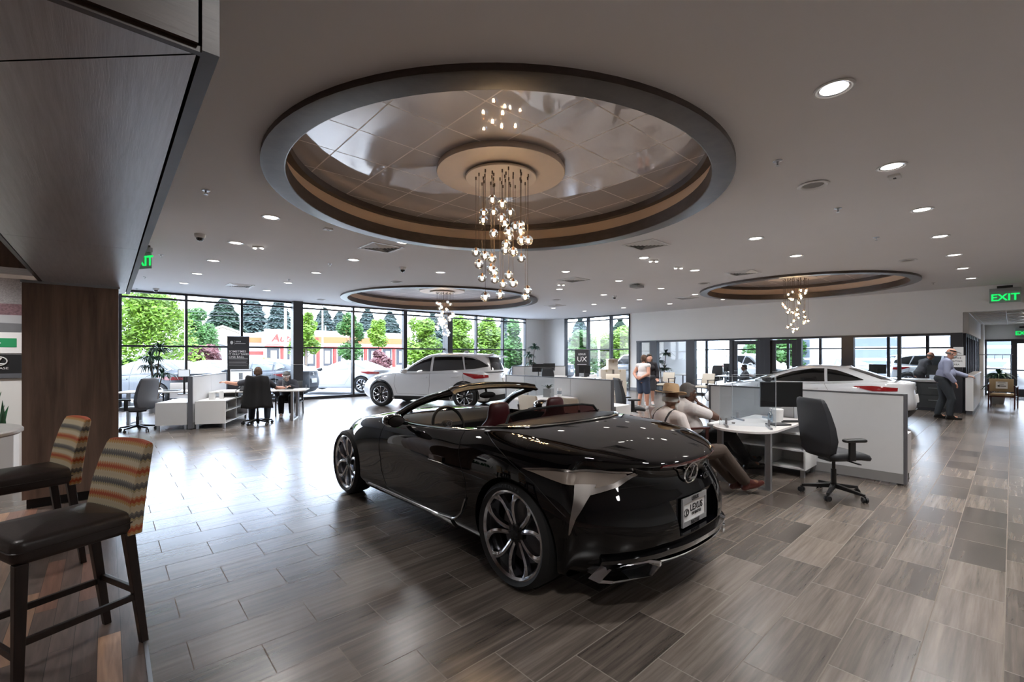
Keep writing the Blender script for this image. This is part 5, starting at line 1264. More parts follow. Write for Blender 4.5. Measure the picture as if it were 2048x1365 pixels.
def partition(label,loc,rz,L,H,th=.07):
    """free-standing screen: runs along local +y from 0 to L"""
    t=thing('desk_screen',label,'partition',loc,rz,'office partition screens')
    n=max(1,round(L/1.2))
    for k in range(n): b=MB(); b.box(-th/2+.006,th/2-.006,.03+(L-.06)*k/n+.003,.03+(L-.06)*(k+1)/n-.003,.14,H-.02); b.build('panel',M_panel,t,smooth=0,bevel=.003)
    b=MB(); b.box(-th/2,th/2,0,.03,0.02,H); b.box(-th/2,th/2,L-.03,L,0.02,H); b.box(-th/2,th/2,.03,L-.03,H-.02,H); b.build('edge_frame',M_gedge,t,smooth=0,bevel=.003)
    b=MB(); b.box(-th/2+.004,th/2-.004,.03,L-.03,.02,.14); b.build('base_rail',mat('grey_base_rail',(136,134,134),.5),t,smooth=0)
    b=MB(); 
    for y in (.08,L-.08): b.cyl((0,y,0),(0,y,.02),.02,n=10)
    b.build('glide_foot',M_black,t)
    return t
def worktop(label,loc,rz,L,D,H,rad,legs=True,x0=0):
    """peninsula desk: local x from x0 to L, rounded end at +x, depth D"""
    t=thing('desk',label,'desk',loc,rz,'peninsula desks')
    pl=[(x0,-D/2),(L-rad,-D/2)]+[(L-rad+rad*math.cos(R(-90+9*k)),-D/2+rad+rad*math.sin(R(-90+9*k))) for k in range(1,11)]+[(L-rad+rad*math.cos(R(9*k)),D/2-rad+rad*math.sin(R(9*k))) for k in range(0,11)]+[(x0,D/2)]
    b=MB(); b.prism(pl,H-.028,H); b.build('tabletop',M_table,t,smooth=0,bevel=.004)
    if legs:
        x=L-.30; 
        for s in (-1,1): b=MB(); b.box(x-.03,x+.03,s*(D/2-.08)-.03,s*(D/2-.08)+.03,.02,H-.028); b.build('leg',M_steel,t,smooth=0,bevel=.003)
        b=MB(); b.box(x-.03,x+.03,-D/2+.05,D/2-.05,0,.03); b.build('foot_rail',M_steel,t,smooth=0)
    return t
def shield(label,loc,rz,w,h,foot=.16):
    t=thing('acrylic_shield',label,'screen',loc,rz,'clear acrylic desk shields')
    b=MB(); b.box(-w/2,w/2,-.003,.003,.012,h); b.build('clear_sheet',M_plexi,t,smooth=0)
    b=MB(); b.box(-w/2-.002,-w/2+.003,-.004,.004,.012,h); b.box(w/2-.003,w/2+.002,-.004,.004,.012,h); b.box(-w/2,w/2,-.004,.004,h-.004,h+.001); b.build('polished_edge',mat('acrylic_edge',(196,202,206),.2,coat=.5),t,smooth=0)
    for s in (-1,1): b=MB(); b.box(s*w*.38-.012,s*w*.38+.012,-foot,foot,0,.022); b.box(s*w*.38-.012,s*w*.38+.012,-.012,.012,.022,.10); b.build('clamp_foot',M_steel,t,smooth=0)
    return t
def monitor(label,loc,rz,w=.55,h=.33,zc=.4,arm=True,screen=None,parts=None):
    t=thing('monitor',label,'monitor',loc,rz,'computer monitors')     # screen faces local -y
    b=MB(); b.box(-w/2,w/2,-.015,.015,zc-h/2,zc+h/2); b.build('display',M_black,t,smooth=0,bevel=.004)
    b=MB(); b.box(-w/2+.012,w/2-.012,-.018,-.0155,zc-h/2+.016,zc+h/2-.012); sc=b.build('screen',screen or mat('black_screen',(10,10,12),.15),t,smooth=0)
    if parts:
        for n,m,x0,x1,z0,z1 in parts: b=MB(); b.box(x0,x1,-.0195,-.0181,zc+z0,zc+z1); b.build(n,m,sc,smooth=0)
    b=MB()
    if arm: b.tube([(0,.015,zc),(0,.06,zc),(.10,.12,zc-.16),(.02,.20,.12),(.02,.20,.02)],.018,10); b.cyl((.02,.2,0),(.02,.2,.03),.045)
    else: b.cyl((0,.03,.01),(0,.03,zc),.02); b.box(-.11,.11,-.05,.12,0,.012)
    b.build('support_arm',M_steel if arm else M_black,t)
    return t
# right workstation
partition('long white partition behind the right-hand desk and black swivel chair',(7.24,.85,0),0,2.42,1.12)
worktop('pale round-ended desk where the two seated men wait',(7.19,2.20,0),R(180),1.69,.72,.71,.34)
shelf_unit('open white credenza under the right-hand desk',(6.94,2.42,0),R(90),1.28,.5,.575,3)
shelf_unit('white credenza on the far side of the right-hand partition',(7.54,1.6,0),R(-90),1.45,.5,.60,3)
shield('clear acrylic shield standing on the near end of the right-hand desk',(5.86,2.18,.71),R(-62),.62,.62)
shield('clear acrylic shield at the back of the right-hand desk',(6.62,2.38,.71),R(-40),.6,.62)
monitor('black monitor on a grey arm over the right-hand desk',(6.82,2.10,.71),R(-44),.56,.34,.35)
shelf=None
def bucket(name,label,cat_,loc,prof,m,group=None,extra=None):
    t=thing(name,label,cat_,loc,0,group); b=MB(); b.lathe(prof,28); b.build('body',m,t)
    if extra:
        for n,f,mm in extra: b=MB(); f(b); b.build(n,mm,t)
    return t
bucket('wipes_bucket','white wipes bucket on the right-hand desk beside the sanitizer','bucket',(6.62,2.08,.71),[(.001,0),(.062,0),(.066,.15),(.001,.15)],M_wlam,extra=[('lid',lambda b:b.lathe([(.069,.142),(.069,.165),(.05,.175),(.001,.175)],28),M_wlam)])
def pump(label,loc,h=.15):
    bucket('sanitizer_bottle',label,'bottle',loc,[(.001,0),(.03,0),(.032,.01),(.032,h*.7),(.014,h*.85),(.012,h*.95),(.001,h*.95)],glass('clear_bottle',(225,232,236),.12),'sanitizer pump bottles',[('pump',lambda b:(b.cyl((0,0,h*.95),(0,0,h*1.18),.006),b.box(-.012,.035,-.01,.01,h*1.18,h*1.25)),M_wlam)])
pump('clear sanitizer pump bottle beside the white bucket on the right-hand desk',(6.50,2.13,.71))
def slab_thing(name,label,cat_,loc,rz,w,d,h,m,group=None,lid=None):
    t=thing(name,label,cat_,loc,rz,group); b=MB(); b.box(-w/2,w/2,-d/2,d/2,0,h); b.build('body',m,t,smooth=0,bevel=min(.004,h*.3))
    if lid: b=MB(); b.box(-w/2+.02,w/2-.02,-d/2+.02,d/2-.02,h,h+.002); b.build(lid[0],lid[1],t,smooth=0)
    return t
slab_thing('notebook','closed dark notebook on the right-hand desk','notebook',(6.32,1.98,.71),R(-30),.24,.17,.018,mat('dark_notebook',(44,44,48),.4))
slab_thing('keyboard','black keyboard at the back of the right-hand desk','keyboard',(6.75,1.94,.71),R(-40),.36,.12,.018,M_black,lid=('keys',mat('keycaps',(40,40,43),.5,var=.5,scale=60)))
slab_thing('badge','small dark badge lying on the end of the right-hand desk','badge',(6.05,2.42,.71),R(20),.07,.04,.01,mat('bronze_badge',(90,80,74),.4))
# middle workstation
partition('white partition in the middle behind the grey planter',(7.22,5.12,0),0,3.1,1.12)
worktop('pale desk in the middle with the grey square planter',(7.17,6.35,0),R(180),1.25,.8,.73,.34)
shelf_unit('cream credenza at the end of the middle partition',(7.54,5.8,0),R(-90),1.4,.5,.60,3)
shield('clear acrylic shield on the middle desk',(6.45,6.35,.73),R(-60),.62,.62)
t=thing('potted_plant','small green plant in a square grey pot on the middle desk','potted plant',(6.8,6.42,.73),R(20))
b=MB(); b.box(-.085,.085,-.085,.085,0,.17); b.build('pot',mat('grey_planter',(150,152,154),.6),t,smooth=0,bevel=.004)
def leafy(b,n,h,spread,w,seed,z0=.15,arch=.6):
    r=random.Random(seed)
    for k in range(n):
        a=2*PI*k/n+r.uniform(-.3,.3); L=h*r.uniform(.7,1.15); sp=spread*r.uniform(.5,1.1); rows=[]
        for i in range(6):
            u=i/5; rr=sp*u; z=z0+L*(u-arch*u*u*r.uniform(.8,1.1)); ww=w*math.sin(PI*min(1,.15+u*.85))**.7*(1 if i<5 else .05)
            c=Vector((rr*math.cos(a),rr*math.sin(a),z)); s=Vector((-math.sin(a),math.cos(a),0))*ww; rows.append([c-s,c+Vector((0,0,-ww*.4)),c+s])
        b.loft(rows,cu=False)
    return b
M_leafd=mat('dark_plant_leaf',(34,66,46),.4,var=.4,scale=20)
b=leafy(MB(),14,.2,.16,.018,4); b.build('leaves',M_leafd,t)
bucket('wipes_canister','white wipes canister beside the grey pot on the middle desk','canister',(7.0,6.30,.73),[(.001,0),(.045,0),(.045,.16),(.04,.175),(.001,.178)],M_wlam,extra=[('label_band',lambda b:b.lathe([(.0458,.05),(.0458,.12)],24),mat('canister_label',(150,160,172),.5,var=.5,scale=50))])
# far workstations
a0=math.atan2(-.9,1.75)
partition('far low partition in front of the glass corner',(12.6,14.0,0),a0-R(90),2.4,1.12)
worktop('far desk behind the middle partition with two monitors',(12.5,13.0,0),R(-25),1.7,.7,.73,.3)
monitor('small monitor facing away on the far desk',(12.9,12.75,.73),R(150),.5,.32,.34,False)
monitor('second grey monitor behind the far desk',(13.7,12.9,.73),R(150),.5,.3,.36,False)
worktop('far desk beside the tall dark display banner',(13.45,11.4,0),R(-40),1.1,.7,.73,.3)
monitor('dark monitor on the far desk next to the display banner',(13.85,11.15,.73),R(120),.45,.3,.3,False)
slab_thing('paper_stack','stack of papers on the far desk beside the display banner','papers',(14.0,10.85,.73),.4,.3,.22,.10,M_paper)
# cardboard boxes
M_card=mat('pale_cardboard',(206,198,186),.8,var=.05)
def carton(label,loc,rz,w,d,h,open_=False):
    t=thing('cardboard_box',label,'box',loc,rz,'stacked cardboard boxes'); b=MB(); b.box(-w/2,w/2,-d/2,d/2,0,h); b.build('carton',M_card,t,smooth=0)
    b=MB(); b.box(-w/2-.001,w/2+.001,-.03,.03,h-.1,h+.002); b.build('tape',mat('box_tape',(180,165,140),.4),t,smooth=0)
    if open_:
        for s in (-1,1):
            b=MB(); b.add([(s*w/2,-d/2,h),(s*w/2,d/2,h),(s*(w/2+.17),d/2,h+.06),(s*(w/2+.17),-d/2,h+.06),(s*w/2,-d/2,h+.006),(s*w/2,d/2,h+.006),(s*(w/2+.17),d/2,h+.066),(s*(w/2+.17),-d/2,h+.066)],[(0,1,2,3),(7,6,5,4),(0,4,5,1),(1,5,6,2),(2,6,7,3),(3,7,4,0)]); b.build('flap',M_card,t,smooth=0)
carton('pale cardboard box on the floor, lower left of the stack',(14.85,10.9,0),R(48),.44,.5,.55); carton('pale cardboard box on the floor, lower right of the stack',(15.2,10.5,0),R(48),.44,.5,.55)
carton('pale cardboard box in the middle left of the stack',(14.85,10.9,.551),R(48),.42,.46,.46); carton('pale cardboard box in the middle right of the stack',(15.2,10.5,.551),R(48),.42,.46,.46)
carton('open cardboard box with raised flaps on top of the stack',(15.02,10.7,1.012),R(48),.42,.38,.36,True)
# left workstation (turned about -26 degrees)
A=R(-26); OX,OY=1.32,11.73
def lw(x,y): return (OX+x*math.cos(A)-y*math.sin(A),OY+x*math.sin(A)+y*math.cos(A))
def L3(x,y,z=0): p=lw(x,y); return (p[0],p[1],z)
partition('white partition with a dark grey end post at the left desk',L3(0,0),A,2.2,1.14,.09)
shelf_unit('white credenza with open shelves right of the left partition',L3(.36,.9),A-R(90),1.7,.58,.60,2)
shelf_unit('white credenza left of the left partition by the grey chair',L3(-.36,.62),A+R(90),1.15,.58,.58,2)
worktop('pale peninsula desk where the man with the jacket works',L3(.08,1.22),A,2.05,.8,.735,.12)
worktop('pale desk left of the left partition behind the grey chair',L3(-.08,1.55),A+R(180),1.9,.7,.735,.12)
shield('clear acrylic shield on the peninsula desk between the man and the woman',L3(1.85,1.3,.735),A+R(10),.6,.62)
shield('clear acrylic shield near the monitor on the left peninsula desk',L3(1.02,1.58,.735),A+R(4),.6,.62)
M_scr=mat('lit_white_screen',(206,212,220),.3,emit=(206,214,224),es=.35)
M_scr2=mat('lit_screen_picture',(120,130,140),.4,var=.6,scale=40,emit=(120,130,140),es=.15)
monitor('monitor with a bright web page beside the man at the left desk',L3(.62,1.30,.735),A+R(14),.48,.32,.36,True,M_scr,[('page_picture',M_scr2,-.05,.03,-.1,.06),('page_header',M_scr2,-.22,.22,.10,.13)])
monitor('small tablet screen on top of the left partition',L3(-.22,.30,.735),A+R(12),.22,.17,.46,False,M_scr)
slab_thing('laptop','dark open laptop in front of the woman on the peninsula desk','laptop',L3(1.62,1.32,.735),A,.34,.24,.02,M_black)
def phone(label,loc,rz):
    t=thing('desk_phone',label,'telephone',loc,rz); b=MB(); b.add([(-.1,-.1,0),(.1,-.1,0),(.1,.1,0),(-.1,.1,0),(-.1,-.1,.03),(.1,-.1,.03),(.1,.1,.11),(-.1,.1,.11)],[(0,3,2,1),(4,5,6,7),(0,1,5,4),(1,2,6,5),(2,3,7,6),(3,0,4,7)]); b.build('base',M_black,t,smooth=0,bevel=.006)
    b=MB(); b.tube([(-.12,-.09,.06),(-.12,-.06,.075),(-.12,.07,.115),(-.12,.1,.12)],[.024,.015,.015,.024],10); b.build('handset',M_black,t)
    b=MB(); b.tube([(-.12,-.1,.05),(-.14,-.2,.03),(-.13,-.28,-.12),(-.13,-.28,-.12)],.009,8); b.build('cord',M_black,t)
phone('black desk phone on the edge of the left peninsula desk',L3(.78,1.02,.735),A)
bucket('wipes_bucket','white wipes bucket on the credenza at the left desk','bucket',L3(.30,.35,.60),[(.001,0),(.062,0),(.066,.15),(.001,.15)],M_wlam,extra=[('lid',lambda b:b.lathe([(.069,.142),(.069,.165),(.05,.175),(.001,.175)],28),M_wlam)])
bucket('wipes_canister','white canister behind the bucket on the left credenza','canister',L3(.42,.55,.60),[(.001,0),(.045,0),(.045,.16),(.04,.175),(.001,.178)],M_wlam)
slab_thing('printer','black box printer under the left peninsula desk','printer',L3(.40,1.3,.60),A,.4,.36,.12,M_black)
pump('clear sanitizer bottle on the far left desk beside the column',L3(-1.5,1.5,.735)); pump('second clear bottle on the far left desk near the grey chair',L3(-1.3,1.62,.735),.12)
slab_thing('notebook','dark closed notebook on the far left desk','notebook',L3(-.9,1.5,.735),A,.3,.2,.02,M_black)
for k in range(3):
    bucket('water_bottle','small bottle on the open shelf of the left credenza, %s of three'%['nearest','middle','farthest'][k],'bottle',L3(.55,.18+.13*k,.3725),[(.001,0),(.03,0),(.03,.11),(.012,.14),(.012,.155),(.001,.155)],mat('grey_bottle',(150,152,156),.4),'bottles on the left credenza shelf',[('cap',lambda b:b.cyl((0,0,.155),(0,0,.175),.014),M_black)])
# ---------------------------------------------------------------- banners
def banner(label,loc,rz,w,h,lines,logo):
    t=thing('banner_stand',label,'banner',loc,rz); b=MB(); b.box(-w/2,w/2,-.006,.006,.08,h); b.build('banner_sheet',mat('charcoal_banner',(48,48,52),.6),t,smooth=0)
    b=MB(); b.box(-w/2-.02,w/2+.02,-.09,.09,0,.08); b.build('base',M_steel,t,smooth=0,bevel=.01)
    b=MB(); b.box(-w/2-.01,w/2+.01,-.012,.012,h,h+.02); b.build('top_rail',M_steel,t,smooth=0)
    for s,z,sz,al in lines: text('lettering',s,sz,M_paper,t,((-w/2+.04) if al=='LEFT' else 0,-.0075,z),(R(90),0,0),.0008,align=al,bold=.001)
    if logo: logo(t)
    return t
def lg(t):
    b=MB(); b.ball((-.18,-.009,1.98),(.04,.004,.055),12,8); b.box(-.11,-.106,-.009,-.007,1.92,2.05); b.box(-.26,.26,-.009,-.007,1.48,1.487); b.box(-.09,.2,-.009,-.007,1.945,1.955)
    b.build('logo_mark',M_paper,t)
    b=MB()
    for k in range(5): b.box(-.25,.26-.02*(k%3),-.0085,-.007,1.44-.045*k,1.448-.045*k)
    b.build('small_print',mat('grey_print',(170,170,174),.6),t,smooth=0)
banner('tall charcoal banner reading SOMETIMES IT ONLY TAKES ONE BALL behind the left desk',(3.06,16.2,0),R(-22),.60,2.16,[('SOMETIMES',1.70,.092,'LEFT'),('IT ONLY TAKES',1.615,.078,'LEFT'),('ONE BALL',1.53,.092,'LEFT'),('LEXUS',2.01,.05,'CENTER')],lg)
def lg2(t):
    b=MB(); b.box(-.2,.2,-.009,-.007,1.17,1.185); b.build('rule',M_paper,t,smooth=0)
    b=MB(); b.prism([(-.14,.35),(.16,.3),(.12,.85),(-.02,1.1),(-.1,.9)],-.009,-.007,'y'); b.build('car_picture',mat('pale_banner_picture',(168,172,180),.5,var=.35,scale=6),t,smooth=0)
banner('dark display banner reading UX in front of the glass corner',(15.4,12.55,0),R(-44),.60,1.82,[('UX',1.40,.30,'CENTER'),('LEXUS',1.62,.11,'CENTER')],lg2)
# ---------------------------------------------------------------- tall indoor plants
def dracaena(label,loc,H,seed,heads):
    t=thing('potted_dracaena',label,'potted plant',loc); b=MB(); b.lathe([(.001,0),(.15,0),(.2,.36),(.19,.38),(.175,.36),(.001,.35)],28); b.build('pot',mat('grey_stone_pot',(130,132,136),.6),t)
    r=random.Random(seed); s=MB(); lv=MB()
    for k in range(heads):
        a=2*PI*k/heads+r.random(); top=Vector((.17*math.cos(a),.17*math.sin(a),H*(.55+.38*(k/(heads-1) if heads>1 else 1))))
        s.tube([(.05*math.cos(a),.05*math.sin(a),.3),(.09*math.cos(a),.09*math.sin(a),(top.z+.3)/2),top],[.022,.018,.014],8)
        o=lv.M; lv.M=Matrix.Translation(top); leafy(lv,34,.36,.40,.03,seed+k,0,1.45); leafy(lv,26,.34,.26,.028,seed+k+20,-.05,.9); leafy(lv,14,.34,.15,.024,seed+k+50,.02,.5); lv.M=o
    s.build('stem',mat('grey_stem',(96,84,72),.8),t); lv.build('leaves',M_leafd,t)
    return t
dracaena('tall dracaena in a pot at the left window behind the grey chair',(1.0,15.9,0),1.86,11,4)
dracaena('tall dracaena by the corner wall at the end of the street windows',(15.6,15.9,0),2.1,23,3)
dracaena('leafy plant behind the office glass near the standing women',(18.3,10.35,0),1.75,31,3)
# ---------------------------------------------------------------- reception corner on the right
t=thing('reception_counter','white reception counter wrapping the corner of the glass offices','counter',(0,0,0))
b=MB(); b.box(17.08,21.0,.68,.83,.1,1.02); b.build('counter_body',M_wlam,t,smooth=0); b=MB(); b.box(17.05,21.02,.66,.835,1.02,1.06); b.build('counter_top',M_table,t,smooth=0,bevel=.004); b=MB(); b.box(17.12,20.95,.70,.82,0,.1); b.build('plinth',M_gedge,t,smooth=0)
sign('paper_sign','white SERVICE WAITING AREA sign taped to the dark glass corner post',(17.33,1.03,1.42),R(-90),.38,.32,[('SERVICE',.09,.06),('WAITING',.0,.06),('AREA',-.09,.06)])
sign('paper_sign','plain white sheet above the SERVICE WAITING AREA sign',(17.345,.98,1.70),R(-90),.2,.22,[])
t=thing('coat_rack','slim silver coat rack with hangers at the end of the corridor','coat rack',(24.2,.42,0),R(90))
b=MB(); b.tube([(-.4,0,0),(-.4,0,1.6)],.014); b.tube([(.4,0,0),(.4,0,1.6)],.014); b.tube([(-.45,0,1.6),(.45,0,1.6)],.014); b.tube([(-.4,-.2,.03),(-.4,.2,.03)],.014); b.tube([(.4,-.2,.03),(.4,.2,.03)],.014); b.build('rail_frame',M_chrome,t)
for k in range(3): b=MB(); x=-.2+.2*k; b.tube([(x,0,1.6),(x,0,1.52),(x,.2,1.42),(x,-.2,1.42),(x,0,1.52)],.006); b.build('hanger',M_dark,t)
slab_thing('door_mat','grey entrance mat inside the far doors','door mat',(24.6,-.7,0),0,1.6,1.2,.012,mat('grey_mat_pile',(92,94,98),.95,bump=.6,bscale=300))
dracaena('dark potted plant beside the tan corridor chair',(21.6,.32,0),1.0,41,2)
# reception desk and cabinets behind the glass
t=thing('filing_cabinet','dark filing cabinets with silver handles behind the right-hand glass','cabinet',(18.3,1.9,0))
b=MB(); b.box(-.25,.25,-.72,.72,0,.78); b.build('cabinet_body',mat('graphite_metal',(74,76,80),.4,metal=.3),t,smooth=0)
for k in range(2):
    for i in range(2): b=MB(); b.box(-.265,-.25,-.7+.71*k,-.01+.71*k,.06+.36*i,.38+.36*i); d=b.build('drawer',mat('graphite_drawer',(84,86,90),.4,metal=.3),t,smooth=0,bevel=.004); b=MB(); b.box(-.285,-.265,-.45+.71*k,-.25+.71*k,.25+.36*i,.27+.36*i); b.build('drawer_handle',M_steel,d,smooth=0)
t=thing('counter_desk','long pale curved desk behind the right-hand office glass','desk',(18.5,2.1,0))
b=MB(); b.prism([(-.5,-1.0),(.5,-1.0),(.5,1.4),(.1,1.6),(-.3,1.5),(-.5,1.1)],.80,.86); b.build('desk_top',M_table,t,smooth=0); b=MB(); b.box(.3,.45,-.9,1.2,0,.8); b.build('modesty_panel',M_gedge,t,smooth=0)
for (x,y,l) in ((18.5,2.9,'behind the right office glass, left one'),(18.6,1.5,'behind the right office glass, right one')): monitor('white-backed monitor '+l,(x,y,.86),R(80),.46,.3,.28,False)
for (x,y,l) in ((19.2,7.7,'middle office'),(19.2,9.6,'left office')):
    worktop('white desk inside the %s'%l,(x-.8,y,0),R(10),1.7,.75,.735,.2)
monitor('monitor on the desk in the middle office',(19.3,7.95,.735),R(60),.5,.32,.34,False)
office_chair('dark swivel chair inside the middle office',(20.6,9.0,0),R(100))
# ---------------------------------------------------------------- people
def blob(name,fn,m,parent,vox,sm=3):
    b=MB(); fn(b); ob=b.build(name,m,None,smooth=0)
    r=ob.modifiers.new('r','REMESH'); r.mode='VOXEL'; r.voxel_size=vox; r.use_smooth_shade=True
    s=ob.modifiers.new('s','SMOOTH'); s.factor=.5; s.iterations=sm
    apply_mods(ob); me=ob.data; me.polygons.foreach_set('use_smooth',[True]*len(me.polygons)); me.materials.clear(); me.materials.append(m)
    ob.parent=parent; return ob
def cap(b,p0,r0,p1,r1,n=12):
    p0,p1=Vector(p0),Vector(p1); b.tube([p0,p1],[r0,r1],n); b.ball(p0,r0,n,8); b.ball(p1,r1,n,8)
def chain(b,pts,n=10):
    for (p,r),(q,s) in zip(pts,pts[1:]): cap(b,p,r,q,s,n)
def oball(b,M,c,r,n=14,m=10):
    k=b.M; b.M=k@M; b.ball(c,r,n,m); b.M=k
def lerp(a,b,t): return Vector(a).lerp(Vector(b),t)
def hand(b,w,d,nrm,side,curl=.5,fr=.0085):
    """w wrist, d finger direction, nrm palm normal, side thumb direction"""
    w,d,nrm=Vector(w),Vector(d).normalized(),Vector(nrm).normalized(); s=d.cross(nrm).normalized()*side
    k=w+d*.085
    for i in range(5): u=-.03+.015*i; cap(b,w+s*u*.55+d*.012,.014,k+s*u,.0125,8)
    for i,(u,L) in enumerate(((.032,.075),(.011,.085),(-.011,.08),(-.031,.062))):
        p=k+s*u; a=0; pts=[(p,fr*1.12)]
        for j,f in enumerate((.45,.32,.25)):
            a+=curl*(.55+.1*i); p=p+(d*math.cos(a)+nrm*math.sin(a))*L*f; pts.append((p,fr*(1-.08*j)))
        chain(b,pts,8)
    p=w+d*.03+s*.028; q=p+(d*.55+s*.75+nrm*.25).normalized()*.038; r_=q+(d*.9+s*.2+nrm*.35*curl).normalized()*.03
    chain(b,[(p,.015),(q,.0115),(r_,.009)],8)
def head_matrix(h,yaw,pitch,roll=0): return Matrix.Translation(h)@Matrix.Rotation(R(yaw),4,'Z')@Matrix.Rotation(R(pitch),4,'X')@Matrix.Rotation(R(roll),4,'Y')
def human(label,loc,rz,J,skin,shirt,pants,shoes,hair=None,hairstyle='short',sleeve='short',legs='long',belly=1.0,vox=.012,scale=1.0,female=False,yaw=0,pitch=0,roll=0,group=None,eyes=True,fat=1.0):
    t=thing('person',label,'person',loc,rz,group); t.scale=(scale,)*3
    V=lambda k: Vector(J[k]); H=head_matrix(J['head'],yaw,pitch,roll)
    fr=max(.0085,vox*.85)
    pel,chest,neck=V('pelvis'),V('chest'),V('neck')
    up=(chest-pel).normalized(); sh=(V('shR')-V('shL')).normalized(); fw=up.cross(sh).normalized()*1
    if fw.dot(Vector((0,1,0)))<0: fw=-fw
    B=Matrix((sh,fw,up)).transposed().to_4x4()
    def torso(b,e):
        oball(b,Matrix.Translation(chest)@B,(0,0,.02),((.172 if not female else .15)*fat+e,.115*fat+e,.19+e),18,12)
        if female: 
            for s in (-1,1): oball(b,Matrix.Translation(chest)@B,(s*.07,.08,.02),(.072+e,.06+e,.07+e))
        mid=pel.lerp(chest,.45); oball(b,Matrix.Translation(mid)@B,(0,.03*(belly-1)*3,0),(.155*fat*min(belly,1.2)+e,.118*belly*fat+e,.18+e),18,12)
        oball(b,Matrix.Translation(pel)@B,(0,-.01,.02+(.07 if e>0 else 0)),((.165 if not female else .18)*fat+e*.6,.125*fat+e*.6,(.14 if e==0 else .09)),18,12)
        for k in ('L','R'): cap(b,V('sh'+k),.062*fat+e,chest+up*.08,.075+e); cap(b,V('sh'+k)+Vector((0,0,.015)),.045+e,neck-up*.03,.05+e)
    def arm(b,k,e,f=1.0):
        s_,e_,w_=V('sh'+k),V('el'+k),V('wr'+k)
        if f<=1: cap(b,s_,.056*fat+e,lerp(s_,e_,f),(.056-.014*f)*fat+e)
        else: cap(b,s_,.056*fat+e,e_,.042*fat+e); cap(b,e_,.043*fat+e,lerp(e_,w_,f-1),.028+.008+e)
    def leg(b,k,e,f=2.0):
        h,kn,a=V('hip'+k),V('kn'+k),V('an'+k)
        if f<=1: cap(b,h,.092*fat+e,lerp(h,kn,f),.068*fat+e*1.6,14)
        else:
            cap(b,h,.092*fat+e,kn,.06*fat+e,14); c=lerp(kn,a,.3); bk=(Vector((0,-.012,0)))
            cap(b,kn,.058*fat+e,c+bk,.056*fat+e*1.3,14); cap(b,c+bk,.056*fat+e*1.3,lerp(kn,a,f-1),.04+e*1.6,14)
    def body(b):
        torso(b,0); cap(b,neck-up*.06,.062,Vector(J['head'])+Vector((0,-.01,-.05)),.054)
        oball(b,H,(0,-.012,.025),(.076,.096,.1)); oball(b,H,(0,.028,-.058),(.056,.062,.066)); oball(b,H,(0,.07,-.095),(.026,.022,.02))
        k=b.M; b.M=k@H
        cap(b,(0,.09,.022),.009,(0,.108,-.02),.0135,8); cap(b,(-.013,.096,-.026),.009,(.013,.096,-.026),.009,8)
        cap(b,(-.036,.076,.034),.014,(.036,.076,.034),.014,8)
        for s in (-1,1): b.ball((s*.04,.06,-.022),.028); b.ball((s*.078,-.005,-.008),(.011,.022,.033))
        b.ball((0,.09,-.054),(.025,.010,.006)); b.ball((0,.088,-.066),(.022,.011,.008))
        b.M=k
        for k in ('L','R'):
            arm(b,k,0,2.0); cap(b,lerp(V('el'+k),V('wr'+k),.95),.028,V('wr'+k),.026)
            d=J.get('hd'+k) or (V('wr'+k)-V('el'+k)); nn=J.get('hn'+k,(0,0,-1)); d=Vector(d); nn=Vector(nn); nn=(nn-d.normalized()*nn.dot(d.normalized()))
            if nn.length<.05: nn=Vector((1,0,0))
            hand(b,V('wr'+k),d,nn,J.get('th'+k,1),J.get('curl'+k,.5),fr)
            leg(b,k,0,2.0); cap(b,V('an'+k),.038,V('an'+k)+Vector(J.get('toe'+k,(0,1,0)))*.12-Vector((0,0,.03)),.035)
    bo=blob('body',body,skin,t,vox,3)
    if eyes:
        for s in (-1,1):
            b=MB(H); b.ball((s*.031,.083,.012),.0125,10,8); b.build('eye',mat('eye_white',(225,222,215),.2),bo,smooth=180)
            b=MB(H); b.ball((s*.031,.0925,.012),.0055,8,6); b.build('iris',mat('dark_iris',(40,26,18),.1),bo,smooth=180)
            b=MB(H); b.tube([(s*.015,.093,.034),(s*.033,.094,.039),(s*.05,.082,.034)],[.004,.005,.003],6); b.build('eyebrow',hair or M_black,bo)
    e=.014
    def sh_(b):
        torso(b,e)
        if sleeve!='none':
            for k in ('L','R'): arm(b,k,e+.004,.62 if sleeve=='short' else 1.93)
        if sleeve!='none': cap(b,neck-up*.05,.07,neck-up*.005,.066)
    so=blob('shirt',sh_,shirt,t,vox,4)
    ankle_f={'long':1.9,'shorts':.82}[legs]
    def pa(b):
        oball(b,Matrix.Translation(pel)@B,(0,-.01,.03),((.178 if not female else .193)*fat+e,.14*fat+e,.12+e),18,12)
        for k in ('L','R'): leg(b,k,.016,ankle_f); cap(b,V('hip'+k),.105*fat,pel+Vector((0,0,.0)),.11*fat)
    po=blob('trousers' if legs=='long' else 'shorts',pa,pants,t,vox,4)
    for k in ('L','R'):
        a=V('an'+k); d=Vector(J.get('toe'+k,(0,1,0))).normalized(); n_=Vector(J.get('sole'+k,(0,0,-1))).normalized()
        def sf(b):
            heel=a-d*.035+n_*.045; ball_=a+d*.13+n_*.055; toe=a+d*.20+n_*.058
            cap(b,heel,.036,ball_,.042); cap(b,ball_,.042,toe,.03); cap(b,a+n_*.0,.046,heel,.04); cap(b,a+d*.03,.044,ball_,.036)
        o=blob('shoe',sf,shoes,t,max(.008,vox*.8),2)
